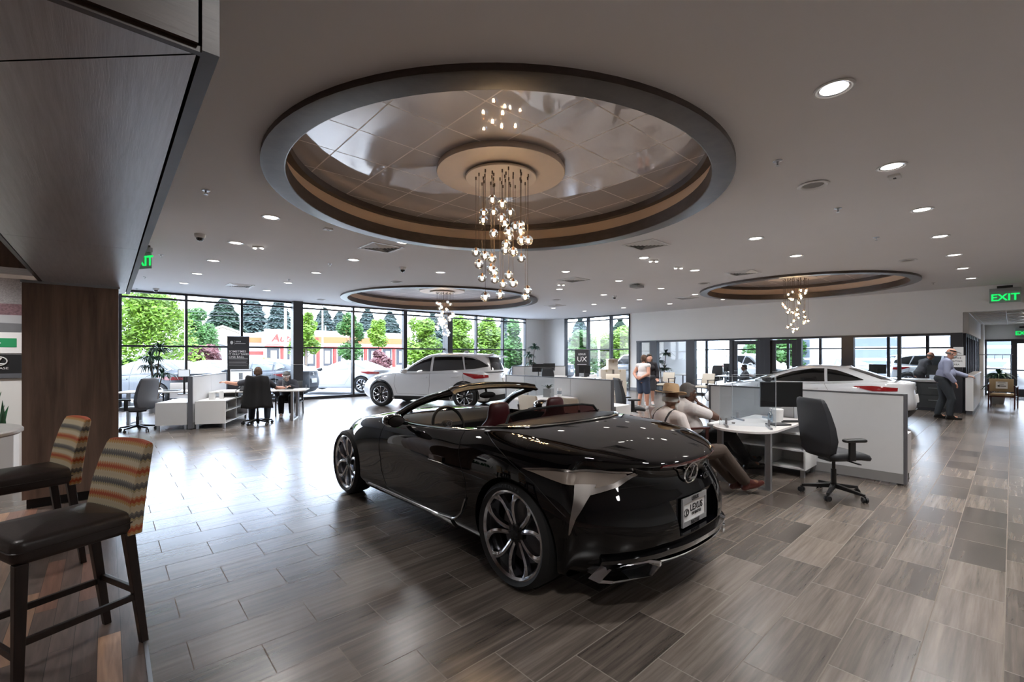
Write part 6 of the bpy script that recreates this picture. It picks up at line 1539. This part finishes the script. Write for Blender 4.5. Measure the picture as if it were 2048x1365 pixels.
    if hair:
        def hf(b):
            if hairstyle=='fringe': # bald on top, ring of hair
                for q in range(25):
                    a=R(165+8.75*q); x,y=.074*math.cos(a),-.012+.092*math.sin(a); oball(b,H,(x*.97,y*.97,-.004),(.017,.018,.03))
            else:
                oball(b,H,(0,-.022,.04),(.083,.098,.098)); oball(b,H,(0,.03,.085),(.066,.058,.035))
                for s in (-1,1): oball(b,H,(s*.07,-.035,.0),(.02,.05,.055))
                oball(b,H,(0,-.075,-.02),(.06,.045,.07))
                if hairstyle=='long':
                    for s in (-1,0,1): k=b.M; b.M=k@H; chain(b,[((s*.05,-.075,.02),.05),((s*.065,-.085,-.12),.05),((s*.075,-.07,-.26),.042)]); b.M=k
                if hairstyle=='bob':
                    for s in (-1,1): k=b.M; b.M=k@H; chain(b,[((s*.062,-.03,.03),.04),((s*.072,-.02,-.09),.032)]); b.M=k
        blob('hair',hf,hair,t,vox,2)
    return t,H,bo,so
def skinm(n,c): return mat(n,c,.5,var=.06,scale=12,spec=.4)
SK_dark=skinm('deep_brown_skin',(92,62,50)); SK_brown=skinm('brown_skin',(122,86,68)); SK_fair=skinm('fair_skin',(206,160,140)); SK_pink=skinm('ruddy_skin',(204,150,128))
C_white=mat('white_shirt_cotton',(222,216,214),.85,bump=.15,bscale=40,var=.05); C_cream=mat('cream_shirt_cotton',(214,204,200),.85,bump=.15,bscale=40)
C_dark=mat('charcoal_shirt_cotton',(54,55,62),.9,bump=.1,bscale=60); C_blue=mat('pale_blue_dress_shirt',(150,156,182),.8,bump=.1,bscale=60)
C_slate=mat('dark_slate_trousers',(56,62,68),.85,bump=.1,bscale=50); C_brown=mat('brown_trousers',(70,58,50),.85,bump=.1,bscale=50); C_black=mat('black_trousers',(26,26,29),.85)
C_navy=mat('dark_denim_trousers',(44,50,62),.85); C_denim=mat('blue_denim_shorts',(62,74,98),.85,bump=.1,bscale=120)
S_black=mat('black_shoe_leather',(20,19,19),.35); S_wine=mat('oxblood_shoe_leather',(78,34,28),.3); S_white=mat('white_sneaker',(190,190,192),.6)
H_grey=mat('grey_hair',(104,100,98),.9,bump=.4,bscale=120); H_brown=mat('brown_hair',(88,66,52),.8,bump=.3,bscale=120); H_dark=mat('dark_hair',(44,36,32),.75,bump=.3,bscale=120); H_white=mat('white_beard',(206,204,200),.9,bump=.3,bscale=150)
# --- seated man in the straw hat
J=dict(pelvis=(0,.13,.52),chest=(0,.02,.80),neck=(0,.0,.99),head=(0.01,.05,1.115),shL=(-.195,.02,.925),shR=(.195,.02,.925),elL=(-.24,.12,.66),wrL=(-.16,.36,.62),elR=(.26,.10,.66),wrR=(.17,.36,.64),hdL=(.3,.9,-.2),hdR=(-.3,.9,-.3),
 hipL=(-.09,.16,.52),hipR=(.09,.16,.52),knL=(-.13,.60,.52),knR=(.13,.60,.54),anL=(-.02,.92,.13),anR=(.08,.99,.14),toeL=(.1,.95,.1),toeR=(.05,1,.22),soleL=(0,.15,-1),soleR=(0,.25,-1),thL=1,thR=-1)
t,H,bo,so=human('seated man in a straw hat, cream shirt and brown trousers beside the pale desk',(4.56,2.53,0),R(-116),J,SK_brown,C_cream,C_brown,S_wine,H_white,'fringe',sleeve='long',vox=.009,yaw=28,pitch=-4)
b=MB(H@Matrix.Translation((0,-.015,.062))@Matrix.Rotation(R(-5),4,'X')); M_straw=mat('straw_weave',(186,156,120),.8,bump=.5,bscale=160,var=.12)
rings=[]
for rx,z in ((.168,-.006),(.165,.0),(.13,-.004),(.092,.0),(.09,.03),(.085,.085),(.072,.108),(.045,.104),(.001,.10)):
    rings.append([(rx*math.cos(2*PI*k/40)*(.92 if rx<.1 else .96),rx*1.12*math.sin(2*PI*k/40),z+(.022*abs(math.cos(2*PI*k/40))**2 if rx>.12 else 0)) for k in range(40)])
b.loft(rings,cap=(False,False)); h=b.build('straw_hat',M_straw,t)
b=MB(H@Matrix.Translation((0,-.015,.062))@Matrix.Rotation(R(-5),4,'X')); b.loft([[(.0935*.92*math.cos(2*PI*k/40),.0935*1.12*math.sin(2*PI*k/40),z) for k in range(40)] for z in (.002,.016)],cap=(False,False)); b.build('hat_band',M_black,h)
blob('beard',lambda b:(oball(b,H,(0,.075,-.10),(.045,.03,.035)),oball(b,H,(.045,.03,-.06),(.018,.04,.045)),oball(b,H,(-.045,.03,-.06),(.018,.04,.045))),H_white,t,.009,2)
b=MB(); SS=Surf([so])
for s in (-1,1):
    P=[SS.pt((s*(.05+.06*(z-.6)/.3),-2,z),(0,1,0),.004) for z in (.62,.70,.78,.86,.92)]+[SS.pt((s*.11,y,3),(0,0,-1),.004) for y in (-.04,.02,.07)]+[SS.pt((s*.10,3,z),(0,-1,0),.004) for z in (.92,.85,.76,.66)]
    b.tube([p for p in P if p is not None],.014,6,flat=.6)
b.build('suspenders',mat('dark_suspender',(46,40,42),.7),t)
b=MB(); cap(b,(.085,.93,.21),.05,(.08,.985,.15),.046); b.build('sock',S_black,t)
# --- seated man resting his chin
J=dict(pelvis=(0,.10,.52),chest=(0,-.02,.78),neck=(0,-.01,.97),head=(.0,.05,1.09),shL=(-.215,-.01,.90),shR=(.215,-.01,.90),elR=(.20,.33,.78),wrR=(.06,.17,.94),hdR=(-.35,-.25,.85),hnR=(-.5,-.6,.2),curlR=.9,elL=(-.25,.18,.75),wrL=(.06,.37,.79),hdL=(1,.2,.0),hnL=(0,-.6,-.6),
 hipL=(-.10,.14,.52),hipR=(.10,.14,.52),knL=(-.13,.58,.52),knR=(.14,.57,.53),anL=(.06,.88,.13),anR=(-.02,.93,.16),toeL=(.2,.95,.15),toeR=(-.15,.95,.3),soleL=(0,.2,-1),soleR=(0,.3,-1),thL=1,thR=1)
t,H,bo,so=human('seated man in glasses and white shirt resting his chin on his hand',(5.75,2.93,0),R(-124),J,SK_dark,C_white,C_black,S_black,H_grey,'short','short',vox=.009,belly=1.18,fat=1.08,yaw=-6,pitch=-6)
b=MB(H)
for s in (-1,1): b.tube([(s*.034+.022*math.cos(2*PI*k/16),.106,.012+.017*math.sin(2*PI*k/16)) for k in range(16)],.0018,5,closed=True); b.tube([(s*.056,.104,.015),(s*.08,.0,.01)],.0018,5)
b.tube([(-.012,.107,.016),(.012,.107,.016)],.0018,5); b.build('glasses',M_black,t)
b=MB(); b.tube([(0,.10,.965),(0,.15,.86),(.01,.185,.72),(.02,.19,.62)],[.018,.026,.03,.034],8,flat=.35); b.build('necktie',mat('dark_tie',(38,30,36),.6),t)
b=MB(); b.tube([(lerp(J['elR'],J['wrR'],.88)+Vector((.036*math.cos(2*PI*k/14),.036*math.sin(2*PI*k/14)*.9,.01*math.cos(2*PI*k/14)))) for k in range(14)],.007,6,closed=True); b.build('wrist_watch',M_black,t)
# --- walking man with cap and mask
J=dict(pelvis=(0,0,.96),chest=(0,.045,1.28),neck=(0,.07,1.485),head=(0,.15,1.615),shL=(-.19,.05,1.41),shR=(.19,.05,1.41),elR=(.25,.03,1.14),wrR=(.22,.17,.93),elL=(-.25,.22,1.15),wrL=(-.2,.45,1.06),hdL=(.1,1,-.1),hdR=(0,.5,-.8),
 hipL=(-.09,0,.93),hipR=(.09,0,.93),knL=(-.10,.02,.50),knR=(.10,.14,.50),anL=(-.10,-.10,.085),anR=(.10,.10,.085),thL=1,thR=-1)
t,H,bo,so=human('bald man in a pale blue shirt and face mask walking to the reception counter',(15.55,1.15,0),R(-168),J,SK_pink,C_blue,C_slate,S_black,H_grey,'fringe','long',vox=.012,belly=1.3,fat=1.1,pitch=-16,scale=1.01)
M_mask=mat('pale_face_mask',(190,206,208),.85)
def mask(b): oball(b,H,(0,.068,-.05),(.058,.048,.052))
blob('face_mask',mask,M_mask,t,.01,2)
b=MB(H); b.tube([(.06,.05,-.02),(.08,.0,.0)],.003,5); b.tube([(-.06,.05,-.02),(-.08,.0,.0)],.003,5); b.build('mask_strap',M_paper,t)
b=MB(H); b.loft([[(x,y,z) for x,y,z in ((-.075,.06,.07),(0,.075,.075),(.075,.06,.07))],[(x,y,z) for x,y,z in ((-.06,.16,.045),(0,.18,.052),(.06,.16,.045))]],cu=False); b.lathe([(.08,.05),(.079,.075),(.06,.082)],20,(0,-.005,0)); b.build('cap_visor',M_black,t)
b=MB(); b.lathe([(.192,0),(.192,.035)],30,(0,0,1.02)); 
# --- the person leaning behind the glass
J2=dict(J,chest=(0,.12,1.26),neck=(0,.2,1.45),head=(0,.30,1.56),shL=(-.19,.14,1.38),shR=(.19,.14,1.38),wrR=(.2,.42,1.0),elR=(.24,.25,1.12),hdR=(0,1,-.2))
t,H,bo,so=human('bald man in a grey sweater leaning over the counter behind the glass',(19.45,2.0,0),R(-150),J2,SK_pink,mat('grey_sweater',(74,76,84),.9),C_slate,S_black,H_grey,'fringe','long',vox=.016,belly=1.2,pitch=-24,eyes=False)
blob('face_mask',lambda b: oball(b,H,(0,.068,-.05),(.058,.048,.052)),M_mask,t,.013,2)
# --- two standing visitors
J=dict(pelvis=(0,0,.86),chest=(0,.02,1.15),neck=(0,.02,1.34),head=(0,.06,1.47),shL=(-.17,0,1.27),shR=(.17,0,1.27),elL=(-.25,-.10,1.04),wrL=(-.10,-.19,.92),elR=(.25,-.10,1.04),wrR=(.07,-.20,.93),hdL=(1,0,-.3),hdR=(-1,0,-.3),hnL=(0,1,0),hnR=(0,1,0),
 hipL=(-.09,0,.84),hipR=(.09,0,.84),knL=(-.10,.02,.45),knR=(.10,.05,.45),anL=(-.11,-.05,.08),anR=(.11,.05,.08),thL=1,thR=-1)
human('woman in a white sleeveless top and denim shorts standing with hands behind her',(11.8,7.3,0),R(-92),J,SK_pink,C_white,C_denim,S_white,H_brown,'bob','none','shorts',vox=.013,belly=1.15,female=True,fat=1.08,yaw=-14,eyes=False,scale=1.0)
J3=dict(J,elL=(-.24,.02,1.03),wrL=(-.22,.16,.86),elR=(.24,.06,1.05),wrR=(.12,.2,1.15),hdL=(0,.5,-.8),hdR=(-.6,.3,.5))
human('long-haired woman in a dark jacket facing the woman in white',(12.79,7.70,0),R(130),J3,SK_fair,mat('black_knit_jacket',(38,36,42),.9),mat('grey_shorts',(70,72,80),.85),S_white,H_dark,'long','long','shorts',vox=.014,female=True,eyes=False,scale=1.02)
# --- man at the left desk, seen from behind
J=dict(pelvis=(0,.0,.58),chest=(0,.03,.86),neck=(0,.05,1.05),head=(0,.09,1.19),shL=(-.21,.04,.97),shR=(.21,.04,.97),elL=(-.46,.20,.93),wrL=(-.68,.34,.96),elR=(.36,.24,.81),wrR=(.47,.46,.80),hdL=(-1,.5,.2),hdR=(.2,1,0),
 hipL=(-.1,.05,.58),hipR=(.1,.05,.58),knL=(-.16,.42,.50),knR=(.16,.42,.50),anL=(-.15,.20,.085),anR=(.17,.22,.085),thL=1,thR=-1)
human('man in a charcoal shirt seen from behind, reaching toward the monitor',(2.58,11.62,0),R(-20),J,SK_pink,C_dark,C_navy,S_black,H_brown,'short','short',vox=.012,fat=1.06,eyes=False,yaw=4)
# --- woman in a face shield
J=dict(pelvis=(0,.0,.50),chest=(0,.16,.78),neck=(0,.25,.95),head=(0,.32,1.05),shL=(-.17,.2,.88),shR=(.17,.2,.88),elL=(-.24,.28,.72),wrL=(-.10,.46,.80),elR=(.24,.26,.62),wrR=(.16,.30,.42),hdL=(.5,.8,0),hdR=(0,.5,-.8),
 hipL=(-.1,.05,.5),hipR=(.1,.05,.5),knL=(-.12,.42,.50),knR=(.12,.42,.50),anL=(-.12,.34,.085),anR=(.12,.36,.085),thL=1,thR=-1)
t,H,bo,so=human('woman with a clear face shield bent over the peninsula desk',(3.55,12.75,0),R(158),J,SK_fair,mat('dark_grey_top',(62,62,70),.9),C_black,S_white,H_grey,'bob','long',vox=.013,female=True,pitch=-28)
b=MB(H); rr=[]
for z in (.07,.0,-.08,-.14): rr.append([(.098*math.sin(a),.035+.10*math.cos(a),z) for a in [R(-80+16*k) for k in range(11)]])
b.loft(rr,cu=False); b.build('face_shield',glass('shield_sheet',(244,248,250),.1),t)
b=MB(H); b.tube([(.099*math.sin(R(-80+16*k)),.035+.101*math.cos(R(-80+16*k)),.07) for k in range(11)],.008,6); b.build('shield_band',M_wlam,t)
# --- people inside the middle office
J=dict(pelvis=(0,.0,.46),chest=(0,.03,.77),neck=(0,.05,.97),head=(0,.09,1.09),shL=(-.2,.04,.89),shR=(.2,.04,.89),elL=(-.26,.2,.66),wrL=(-.16,.42,.78),elR=(.26,.2,.66),wrR=(.16,.42,.78),hdL=(.2,1,0),hdR=(-.2,1,0),
 hipL=(-.1,.05,.46),hipR=(.1,.05,.46),knL=(-.13,.45,.46),knR=(.13,.45,.46),anL=(-.13,.36,.085),anR=(.13,.36,.085),thL=1,thR=-1)
human('man in a grey sweater sitting inside the middle office behind the glass',(18.75,7.0,0),R(30),J,SK_brown,mat('grey_jumper',(118,122,128),.9),C_navy,S_black,H_dark,'short','long',vox=.016,eyes=False)
human('visitor in a pale top sitting inside the middle office, right of the man in grey',(19.6,6.75,0),R(20),J,SK_fair,mat('pale_blouse',(196,180,176),.9),C_navy,S_black,H_brown,'bob','long',vox=.017,eyes=False)
guest_chair('dark guest chair under the man in grey in the middle office',(18.75,6.95,0),R(30),MATS['black_vinyl'],M_black)
guest_chair('dark guest chair under the visitor in the middle office',(19.6,6.7,0),R(20),MATS['black_vinyl'],M_black)
# ---------------------------------------------------------------- outside
def asphalt():
    b=MB(); b.box(-70,17.5-40,-20,160,-.16,-.13)
M_asph=mat('asphalt_lot',(150,152,157),.9,var=.12,scale=.6,bump=.2,bscale=60)
b=MB(); b.box(-120,160,16.96,220,-.16,-.10); struct(b.build('ground_parking_lot',M_asph,smooth=0))
b=MB(); b.box(26.15,160,-60,16.96,-.16,-.10); struct(b.build('ground_side_lot',M_asph,smooth=0))
b=MB(); b.box(17.72,26.15,11.3,16.96,-.16,-.10); b.box(22.3,26.15,.95,11.3,-.16,-.10); struct(b.build('ground_walkway',mat('pale_concrete',(176,174,170),.85,var=.06),smooth=0))
M_grass=mat('lawn_grass',(74,110,48),.9,var=.4,scale=8)
b=MB(); b.box(-60,60,26.5,28.4,-.12,-.02); struct(b.build('ground_verge',M_grass,smooth=0))
b=MB(); b.box(-120,160,28.6,44,-.12,-.06); struct(b.build('ground_street',mat('street_asphalt',(140,141,144),.9),smooth=0))
LEAF={}
def leafmat(n,c,var=.35):
    if n in LEAF: return LEAF[n]
    m,nt,N,L,b=nmat(n); tc=N.new('ShaderNodeTexCoord'); nz=N.new('ShaderNodeTexNoise'); nz.inputs['Scale'].default_value=1.6; nz.inputs['Detail'].default_value=4; L.new(tc.outputs['Object'],nz.inputs[0])
    mx=N.new('ShaderNodeMix'); mx.data_type='RGBA'; q=lin(c); mx.inputs[6].default_value=tuple(x*(1-var) for x in q)+(1,); mx.inputs[7].default_value=tuple(min(1,x*(1+var)) for x in q)+(1,)
    mr=N.new('ShaderNodeMapRange'); mr.inputs[1].default_value=.35; mr.inputs[2].default_value=.65; L.new(nz.outputs[0],mr.inputs[0]); L.new(mr.outputs[0],mx.inputs[0]); L.new(mx.outputs[2],b.inputs['Base Color'])
    b.inputs['Roughness'].default_value=.6
    tr=N.new('ShaderNodeBsdfTranslucent'); L.new(mx.outputs[2],tr.inputs[0]); ms=N.new('ShaderNodeMixShader'); ms.inputs[0].default_value=.35; L.new(b.outputs[0],ms.inputs[1]); L.new(tr.outputs[0],ms.inputs[2]); L.new(ms.outputs[0],N['Material Output'].inputs[0])
    LEAF[n]=m; return m
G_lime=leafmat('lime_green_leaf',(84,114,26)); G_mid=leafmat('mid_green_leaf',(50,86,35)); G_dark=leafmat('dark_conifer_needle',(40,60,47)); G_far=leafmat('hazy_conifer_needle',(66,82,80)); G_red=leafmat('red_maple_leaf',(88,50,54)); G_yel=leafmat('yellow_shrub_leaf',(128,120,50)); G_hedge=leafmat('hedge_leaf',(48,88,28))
M_bark=mat('tree_bark',(92,80,70),.9,bump=.4,bscale=20)
def leaves(b,c,r,n,s,rng,shell=.5):
    for _ in range(n):
        while True:
            p=Vector((rng.uniform(-1,1),rng.uniform(-1,1),rng.uniform(-1,1)))
            if shell*shell<p.length_squared<1: break
        q=Vector((c[0]+p.x*r[0],c[1]+p.y*r[1],c[2]+p.z*r[2])); a=Vector((rng.gauss(0,1),rng.gauss(0,1),rng.gauss(0,.6))).normalized(); d=a.orthogonal().normalized(); k=s*rng.uniform(.6,1.3)
        u=a*k; w=d*k*.45; b.add([q-u,q+w,q+u,q-w],[(0,1,2,3)])
def tree(label,px,d,w,top,m,seed,bottom=.8,n=2600,group='street trees',clumps=14,name='tree'):
    """w crown width in metres, top crown height"""
    x,y=atd(px,d); rng=random.Random(seed); t=thing(name,label,'tree' if name!='shrub' else 'shrub',(x,y,-.1),0,group)
    b=MB(); h=top-bottom; n=int(n*1.6)
    for k in range(clumps):
        u=rng.random(); a=rng.uniform(0,2*PI); rr=w/2*.62*math.sqrt(rng.random())*(1-.55*u); z=bottom+h*(.14+.74*u); q=w*.24*(1.15-.5*u)
        leaves(b,(rr*math.cos(a),rr*math.sin(a),z),(q,q,min(q,h*.3)),n//clumps,max(.05,d*.0047),rng)
    b.build('foliage',m,t,smooth=0,fix=False)
    b=MB(); b.cyl((0,0,0),(0,0,bottom+h*.55),.09+w*.012,.03,8)
    for k in range(5): a=k*1.3; b.cyl((0,0,bottom+h*.1*k),(w*.25*math.cos(a),w*.25*math.sin(a),bottom+h*(.2+.1*k)),.04,.015,6)
    b.build('trunk',M_bark,t); return t
def conifer(label,px,d,w,top,m,seed,n=1500,group='conifers beyond the street'):
    x,y=atd(px,d); rng=random.Random(seed); t=thing('conifer_tree',label,'tree',(x,y,-.1),0,group); b=MB()
    for k in range(n):
        u=rng.random()**.8; z=top*(.12+.88*u); rad=w/2*(1-u)**.8*(.8+.2*abs(math.sin(u*23+seed)))*math.sqrt(rng.uniform(.35,1)); a=rng.uniform(0,2*PI)
        p=Vector((rad*math.cos(a),rad*math.sin(a),z)); o=Vector((math.cos(a),math.sin(a),-.45)).normalized(); sd=Vector((-math.sin(a),math.cos(a),rng.uniform(-.4,.4))); s=d*.0085*rng.uniform(.6,1.3)
        b.add([p-o*s,p+sd*s*.5,p+o*s,p-sd*s*.5],[(0,1,2,3)])
    b.build('foliage',m,t,smooth=0,fix=False); b=MB(); b.cyl((0,0,0),(0,0,top*.9),.22,.04,7); b.build('trunk',M_bark,t); return t
def hz(py,d): return 1.6+(710-py)*d/900+.1
tree('bright lime-green tree filling the first left window beside the wooden column',296,27,6.2,hz(572,27),G_lime,1,.8,8000,clumps=34)
tree('rounded mid-green tree left of the second window mullion',394,46,4.6,hz(612,46),G_mid,2,1.0,3600,clumps=20)
tree('slim lime-green tree just right of the wide dark post',612,33,2.2,hz(618,33),G_lime,3,1.4,2400)
tree('mid-green tree in front of the orange-striped store',700,31,2.4,hz(622,31),G_mid,4,1.0,2800)
tree('young pointed lime-green tree right of the orange stripe',757,40,2.2,hz(640,40),G_lime,5,2.6,1800)
tree('lime-green tree left of the far chandelier',842,31,3.0,hz(632,31),G_lime,6,1.0,3200,clumps=18)
tree('broad lime-green tree behind the far chandelier',925,31,3.2,hz(630,31),G_lime,7,1.0,3200,clumps=18)
tree('lime-green tree behind the roof of the indoor suv',978,32,3.0,hz(634,32),G_lime,8,1.0,3000,clumps=18)
tree('mid-green tree in the last street window by the corner',1030,30,2.6,hz(632,30),G_mid,9,.8,2800)
tree('dark red maple shrub left of the banner',412,30,3.0,hz(688,30),G_red,10,.1,2600,'shrubs outside',12,'shrub')
tree('dark red maple shrub left of the indoor suv',760,36,2.2,hz(704,36),G_red,11,.1,1800,'shrubs outside',10,'shrub')
tree('low yellow shrub in front of the shop letters',535,32,2.6,hz(722,32),G_yel,12,.0,1200,'shrubs outside',10,'shrub')
tree('green shrub by the speed limit sign',262,26,2.4,hz(722,26),G_mid,13,.0,1400,'shrubs outside',10,'shrub')
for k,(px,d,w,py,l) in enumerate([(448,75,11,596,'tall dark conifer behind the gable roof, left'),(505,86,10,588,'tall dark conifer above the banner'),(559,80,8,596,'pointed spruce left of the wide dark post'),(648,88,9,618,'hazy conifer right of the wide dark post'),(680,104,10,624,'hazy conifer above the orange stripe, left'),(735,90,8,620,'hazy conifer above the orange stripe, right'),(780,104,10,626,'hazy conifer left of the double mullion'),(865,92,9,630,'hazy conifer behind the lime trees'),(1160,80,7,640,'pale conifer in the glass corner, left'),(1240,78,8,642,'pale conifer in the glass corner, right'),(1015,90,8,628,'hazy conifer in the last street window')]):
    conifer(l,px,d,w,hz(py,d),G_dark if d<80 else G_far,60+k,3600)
for k,(px,d,w,py) in enumerate([(1165,34,3.4,662),(1205,35,3.6,668),(1245,34,3.6,655)]): tree('green bush tree outside the glass corner, %s'%['left','middle','right'][k],px,d,w,hz(py,d),G_lime if k else G_mid,80+k,.5,2200)
for k,(px,d,w,py) in enumerate([(1520,40,4.5,684),(1575,42,5,682),(1640,44,4.5,688),(1720,40,3,690)]): tree('green hedge tree seen through the office glass, %s'%['first','second','third','fourth'][k],px,d,w,hz(py,d),G_hedge,90+k,.6,1800)
tree('green tree outside the corridor entrance',2030,46,6,hz(672,46),G_mid,95,.8,1600)
# the auto parts shop across the street
def shop():
    Y=58; x0=ony(492,700,Y)[0]; x1=ony(815,700,Y)[0]; t=thing('shop_building','white auto parts shop with red letters and an orange stripe across the street','building',(0,0,-.1))
    xm=ony(528,700,Y)[0]
    def P(n,m,a,c,z0,z1,y0=Y,y1=Y+1,par=t): b=MB(); b.box(a,c,y0,y1,z0,z1); return b.build(n,m,par,smooth=0)
    W=mat('white_facade',(178,176,172),.8); O=mat('orange_stripe_paint',(186,74,36),.7); Rd=mat('red_sign_letter',(168,30,20),.5); Gd=mat('dark_shop_glass',(46,48,54),.2)
    P('side_wall',mat('grey_shop_wall',(150,152,156),.8),x0,xm,0,4.2,Y+.4,Y+12); P('front_wall',W,xm,x1,0,4.4,Y,Y+12); P('parapet',W,xm,x1,2.7,4.7,Y-.5,Y)
    a=ony(622,700,Y)[0]; P('orange_stripe',O,a,x1,3.15,3.95,Y-.56,Y-.5); P('orange_stripe',O,x0,xm-.2,3.1,3.7,Y+.3,Y+.4)
    P('red_line',Rd,xm,x1,2.6,2.75,Y-.56,Y-.5); P('red_line',Rd,x0,xm,1.7,2.1,Y+.3,Y+.4)
    n=9
    for k in range(n):
        q=xm+(x1-xm)*(k+.15)/n; w=(x1-xm)/n*.62; p=P('shop_window',Gd,q,q+w,.3,2.5,Y-.06,Y)
        P('poster',W,q+.3*w,q+.8*w,.6,2.2,Y-.1,Y-.06,p); P('red_post',Rd,q+w+.15,q+w+.5,0,2.6,Y-.3,Y-.05)
    cx=(ony(540,700,Y)[0]); tx=text('shop_letters','AutoZone',1.25,Rd,t,(cx,Y-.6,3.62),(R(90),0,0),.05,'LEFT',.02,.22); 
    b=MB(); b.box(cx-.6,cx+3.4,Y-.62,Y-.58,2.86,2.93); b.build('letter_underline',Rd,t,smooth=0)
shop()
def gable(label,px,d,w,h,hr,m,rf):
    x,y=atd(px,d); t=thing('gable_building',label,'building',(x,y,-.1),R(-10)); b=MB(); b.prism([(-w/2,0),(w/2,0),(w/2,h),(0,hr),(-w/2,h)],0,9,'y'); b.build('walls',m,t,smooth=0)
    b=MB(); b.loft([[(-w/2-.3,-.3,h-.05),(0,-.3,hr+.05),(w/2+.3,-.3,h-.05),(w/2+.3,-.3,h+.15),(0,-.3,hr+.3),(-w/2-.3,-.3,h+.15)],[(-w/2-.3,9,h-.05),(0,9,hr+.05),(w/2+.3,9,h-.05),(w/2+.3,9,h+.15),(0,9,hr+.3),(-w/2-.3,9,h+.15)]]); b.build('roof',rf,t,smooth=0)
gable('pale cream gabled building left of the banner across the street',445,58,9.5,3.4,5.2,mat('pale_cream_siding',(150,138,120),.8),mat('pale_roof',(196,186,172),.8))
gable('low white gabled building behind the dark red shrub',388,48,8,2.4,3.4,mat('white_siding',(150,150,150),.8),mat('white_roof',(200,202,206),.8))
# service building seen through the offices
t=thing('garage_building','long white service building with garage doors seen through the offices','building',(48,-14,-.1),0)
b=MB(); b.box(0,8,-20,34,0,6.5); b.build('walls',mat('white_stucco',(206,206,208),.8),t,smooth=0)
b=MB(); b.box(-1.6,.4,-20,34,4.1,5.0); b.build('canopy_roof',mat('grey_canopy',(150,152,158),.6),t,smooth=0)
for k in range(8):
    b=MB(); b.box(-.08,0,-18+6.3*k,-14+6.3*k,0,3.4); g=b.build('garage_door',mat('pale_garage_door',(176,180,186),.5),t,smooth=0)
    b=MB()
    for i in range(3): b.box(-.12,-.08,-17.7+6.3*k,-14.3+6.3*k,.5+.95*i,1.2+.95*i)
    b.build('door_panel',mat('garage_glass',(96,104,114),.2),g,smooth=0)
t=thing('gate_canopy','white curved canopy roof outside the glass corner','building',(*atd(1232,55),-.1),R(-42))
b=MB(); b.loft([[(x,0,3.6+.5*math.sin((x+9)/18*PI)) for x in range(-9,10,2)],[(x,6,3.9+.5*math.sin((x+9)/18*PI)) for x in range(-9,10,2)],[(x,6,4.2+.5*math.sin((x+9)/18*PI)) for x in range(-9,10,2)],[(x,0,3.9+.5*math.sin((x+9)/18*PI)) for x in range(-9,10,2)]],cu=False,cv=True); b.build('canopy_roof',mat('white_canopy',(206,208,210),.6),t,smooth=40)
for s in (-7,0,7): b=MB(); b.cyl((s,3,0),(s,3,3.8),.15); b.build('canopy_post',M_steel,t)
# poles, wires, speed sign
M_pole=mat('white_light_pole',(206,206,204),.5); M_wood=mat('wooden_utility_pole',(120,110,104),.9)
for px,d,h,m,l,r_ in ((571,30,9,M_pole,'thick white light pole left of the wide dark post',.10),(815,34,9,M_pole,'white light pole right of the double mullion',.10),(913,34,9,M_pole,'white light pole behind the far chandelier',.09),(1197,34,9,M_pole,'white light pole in the glass corner',.13),(645,52,8.5,M_wood,'wooden utility pole right of the wide dark post',.12),(651,60,5.6,M_wood,'shorter grey pole in front of the orange stripe',.12),(1017,50,8,M_wood,'wooden utility pole in the last street window',.12)):
    x,y=atd(px,d); t=thing('street_pole',l,'pole',(x,y,-.1)); b=MB(); b.cyl((0,0,0),(0,0,h),r_,r_*.7,12); b.build('shaft',m,t)
    b=MB()
    if m is M_wood: b.bar((-1.1,0,h-.8),(1.1,0,h-.8),.1,.12)
    else: b.cyl((0,0,0),(0,0,.35),r_*2,r_*1.6,12)
    b.build('cross_arm' if m is M_wood else 'pole_base',m,t)
for k,(z,y) in enumerate(((6.9,52),(6.4,52),(5.4,50),(4.9,50),(6.0,54))):
    b=MB(); b.tube([(-60+12*i,y,z-.35*math.sin(PI*((i*12)%36)/36)) for i in range(12)],.014,5); o=b.build('street_power_line',mat('power_cable',(62,64,68),.7)); tag(o,'thin overhead power line across the street, %s of five'%['topmost','second from the top','second from the bottom','lowest','middle'][k],'power line','overhead power lines','thing')
x,y=atd(281,26); t=thing('speed_sign','white speed limit 45 sign on a post outside the first window','road sign',(x,y,-.1),R(-46))
b=MB(); b.cyl((0,0,0),(0,0,1.9),.03); b.build('post',M_pole,t); b=MB(); b.box(-.26,.26,-.05,-.035,1.35,1.95); b.build('sign_plate',M_paper,t,smooth=0)
text('lettering','SPEED',.12,M_ink,t,(0,-.055,1.86),(R(90),0,0),.002); text('lettering','LIMIT',.12,M_ink,t,(0,-.055,1.76),(R(90),0,0),.002); text('lettering','45',.28,M_ink,t,(0,-.055,1.54),(R(90),0,0),.002,bold=.005)
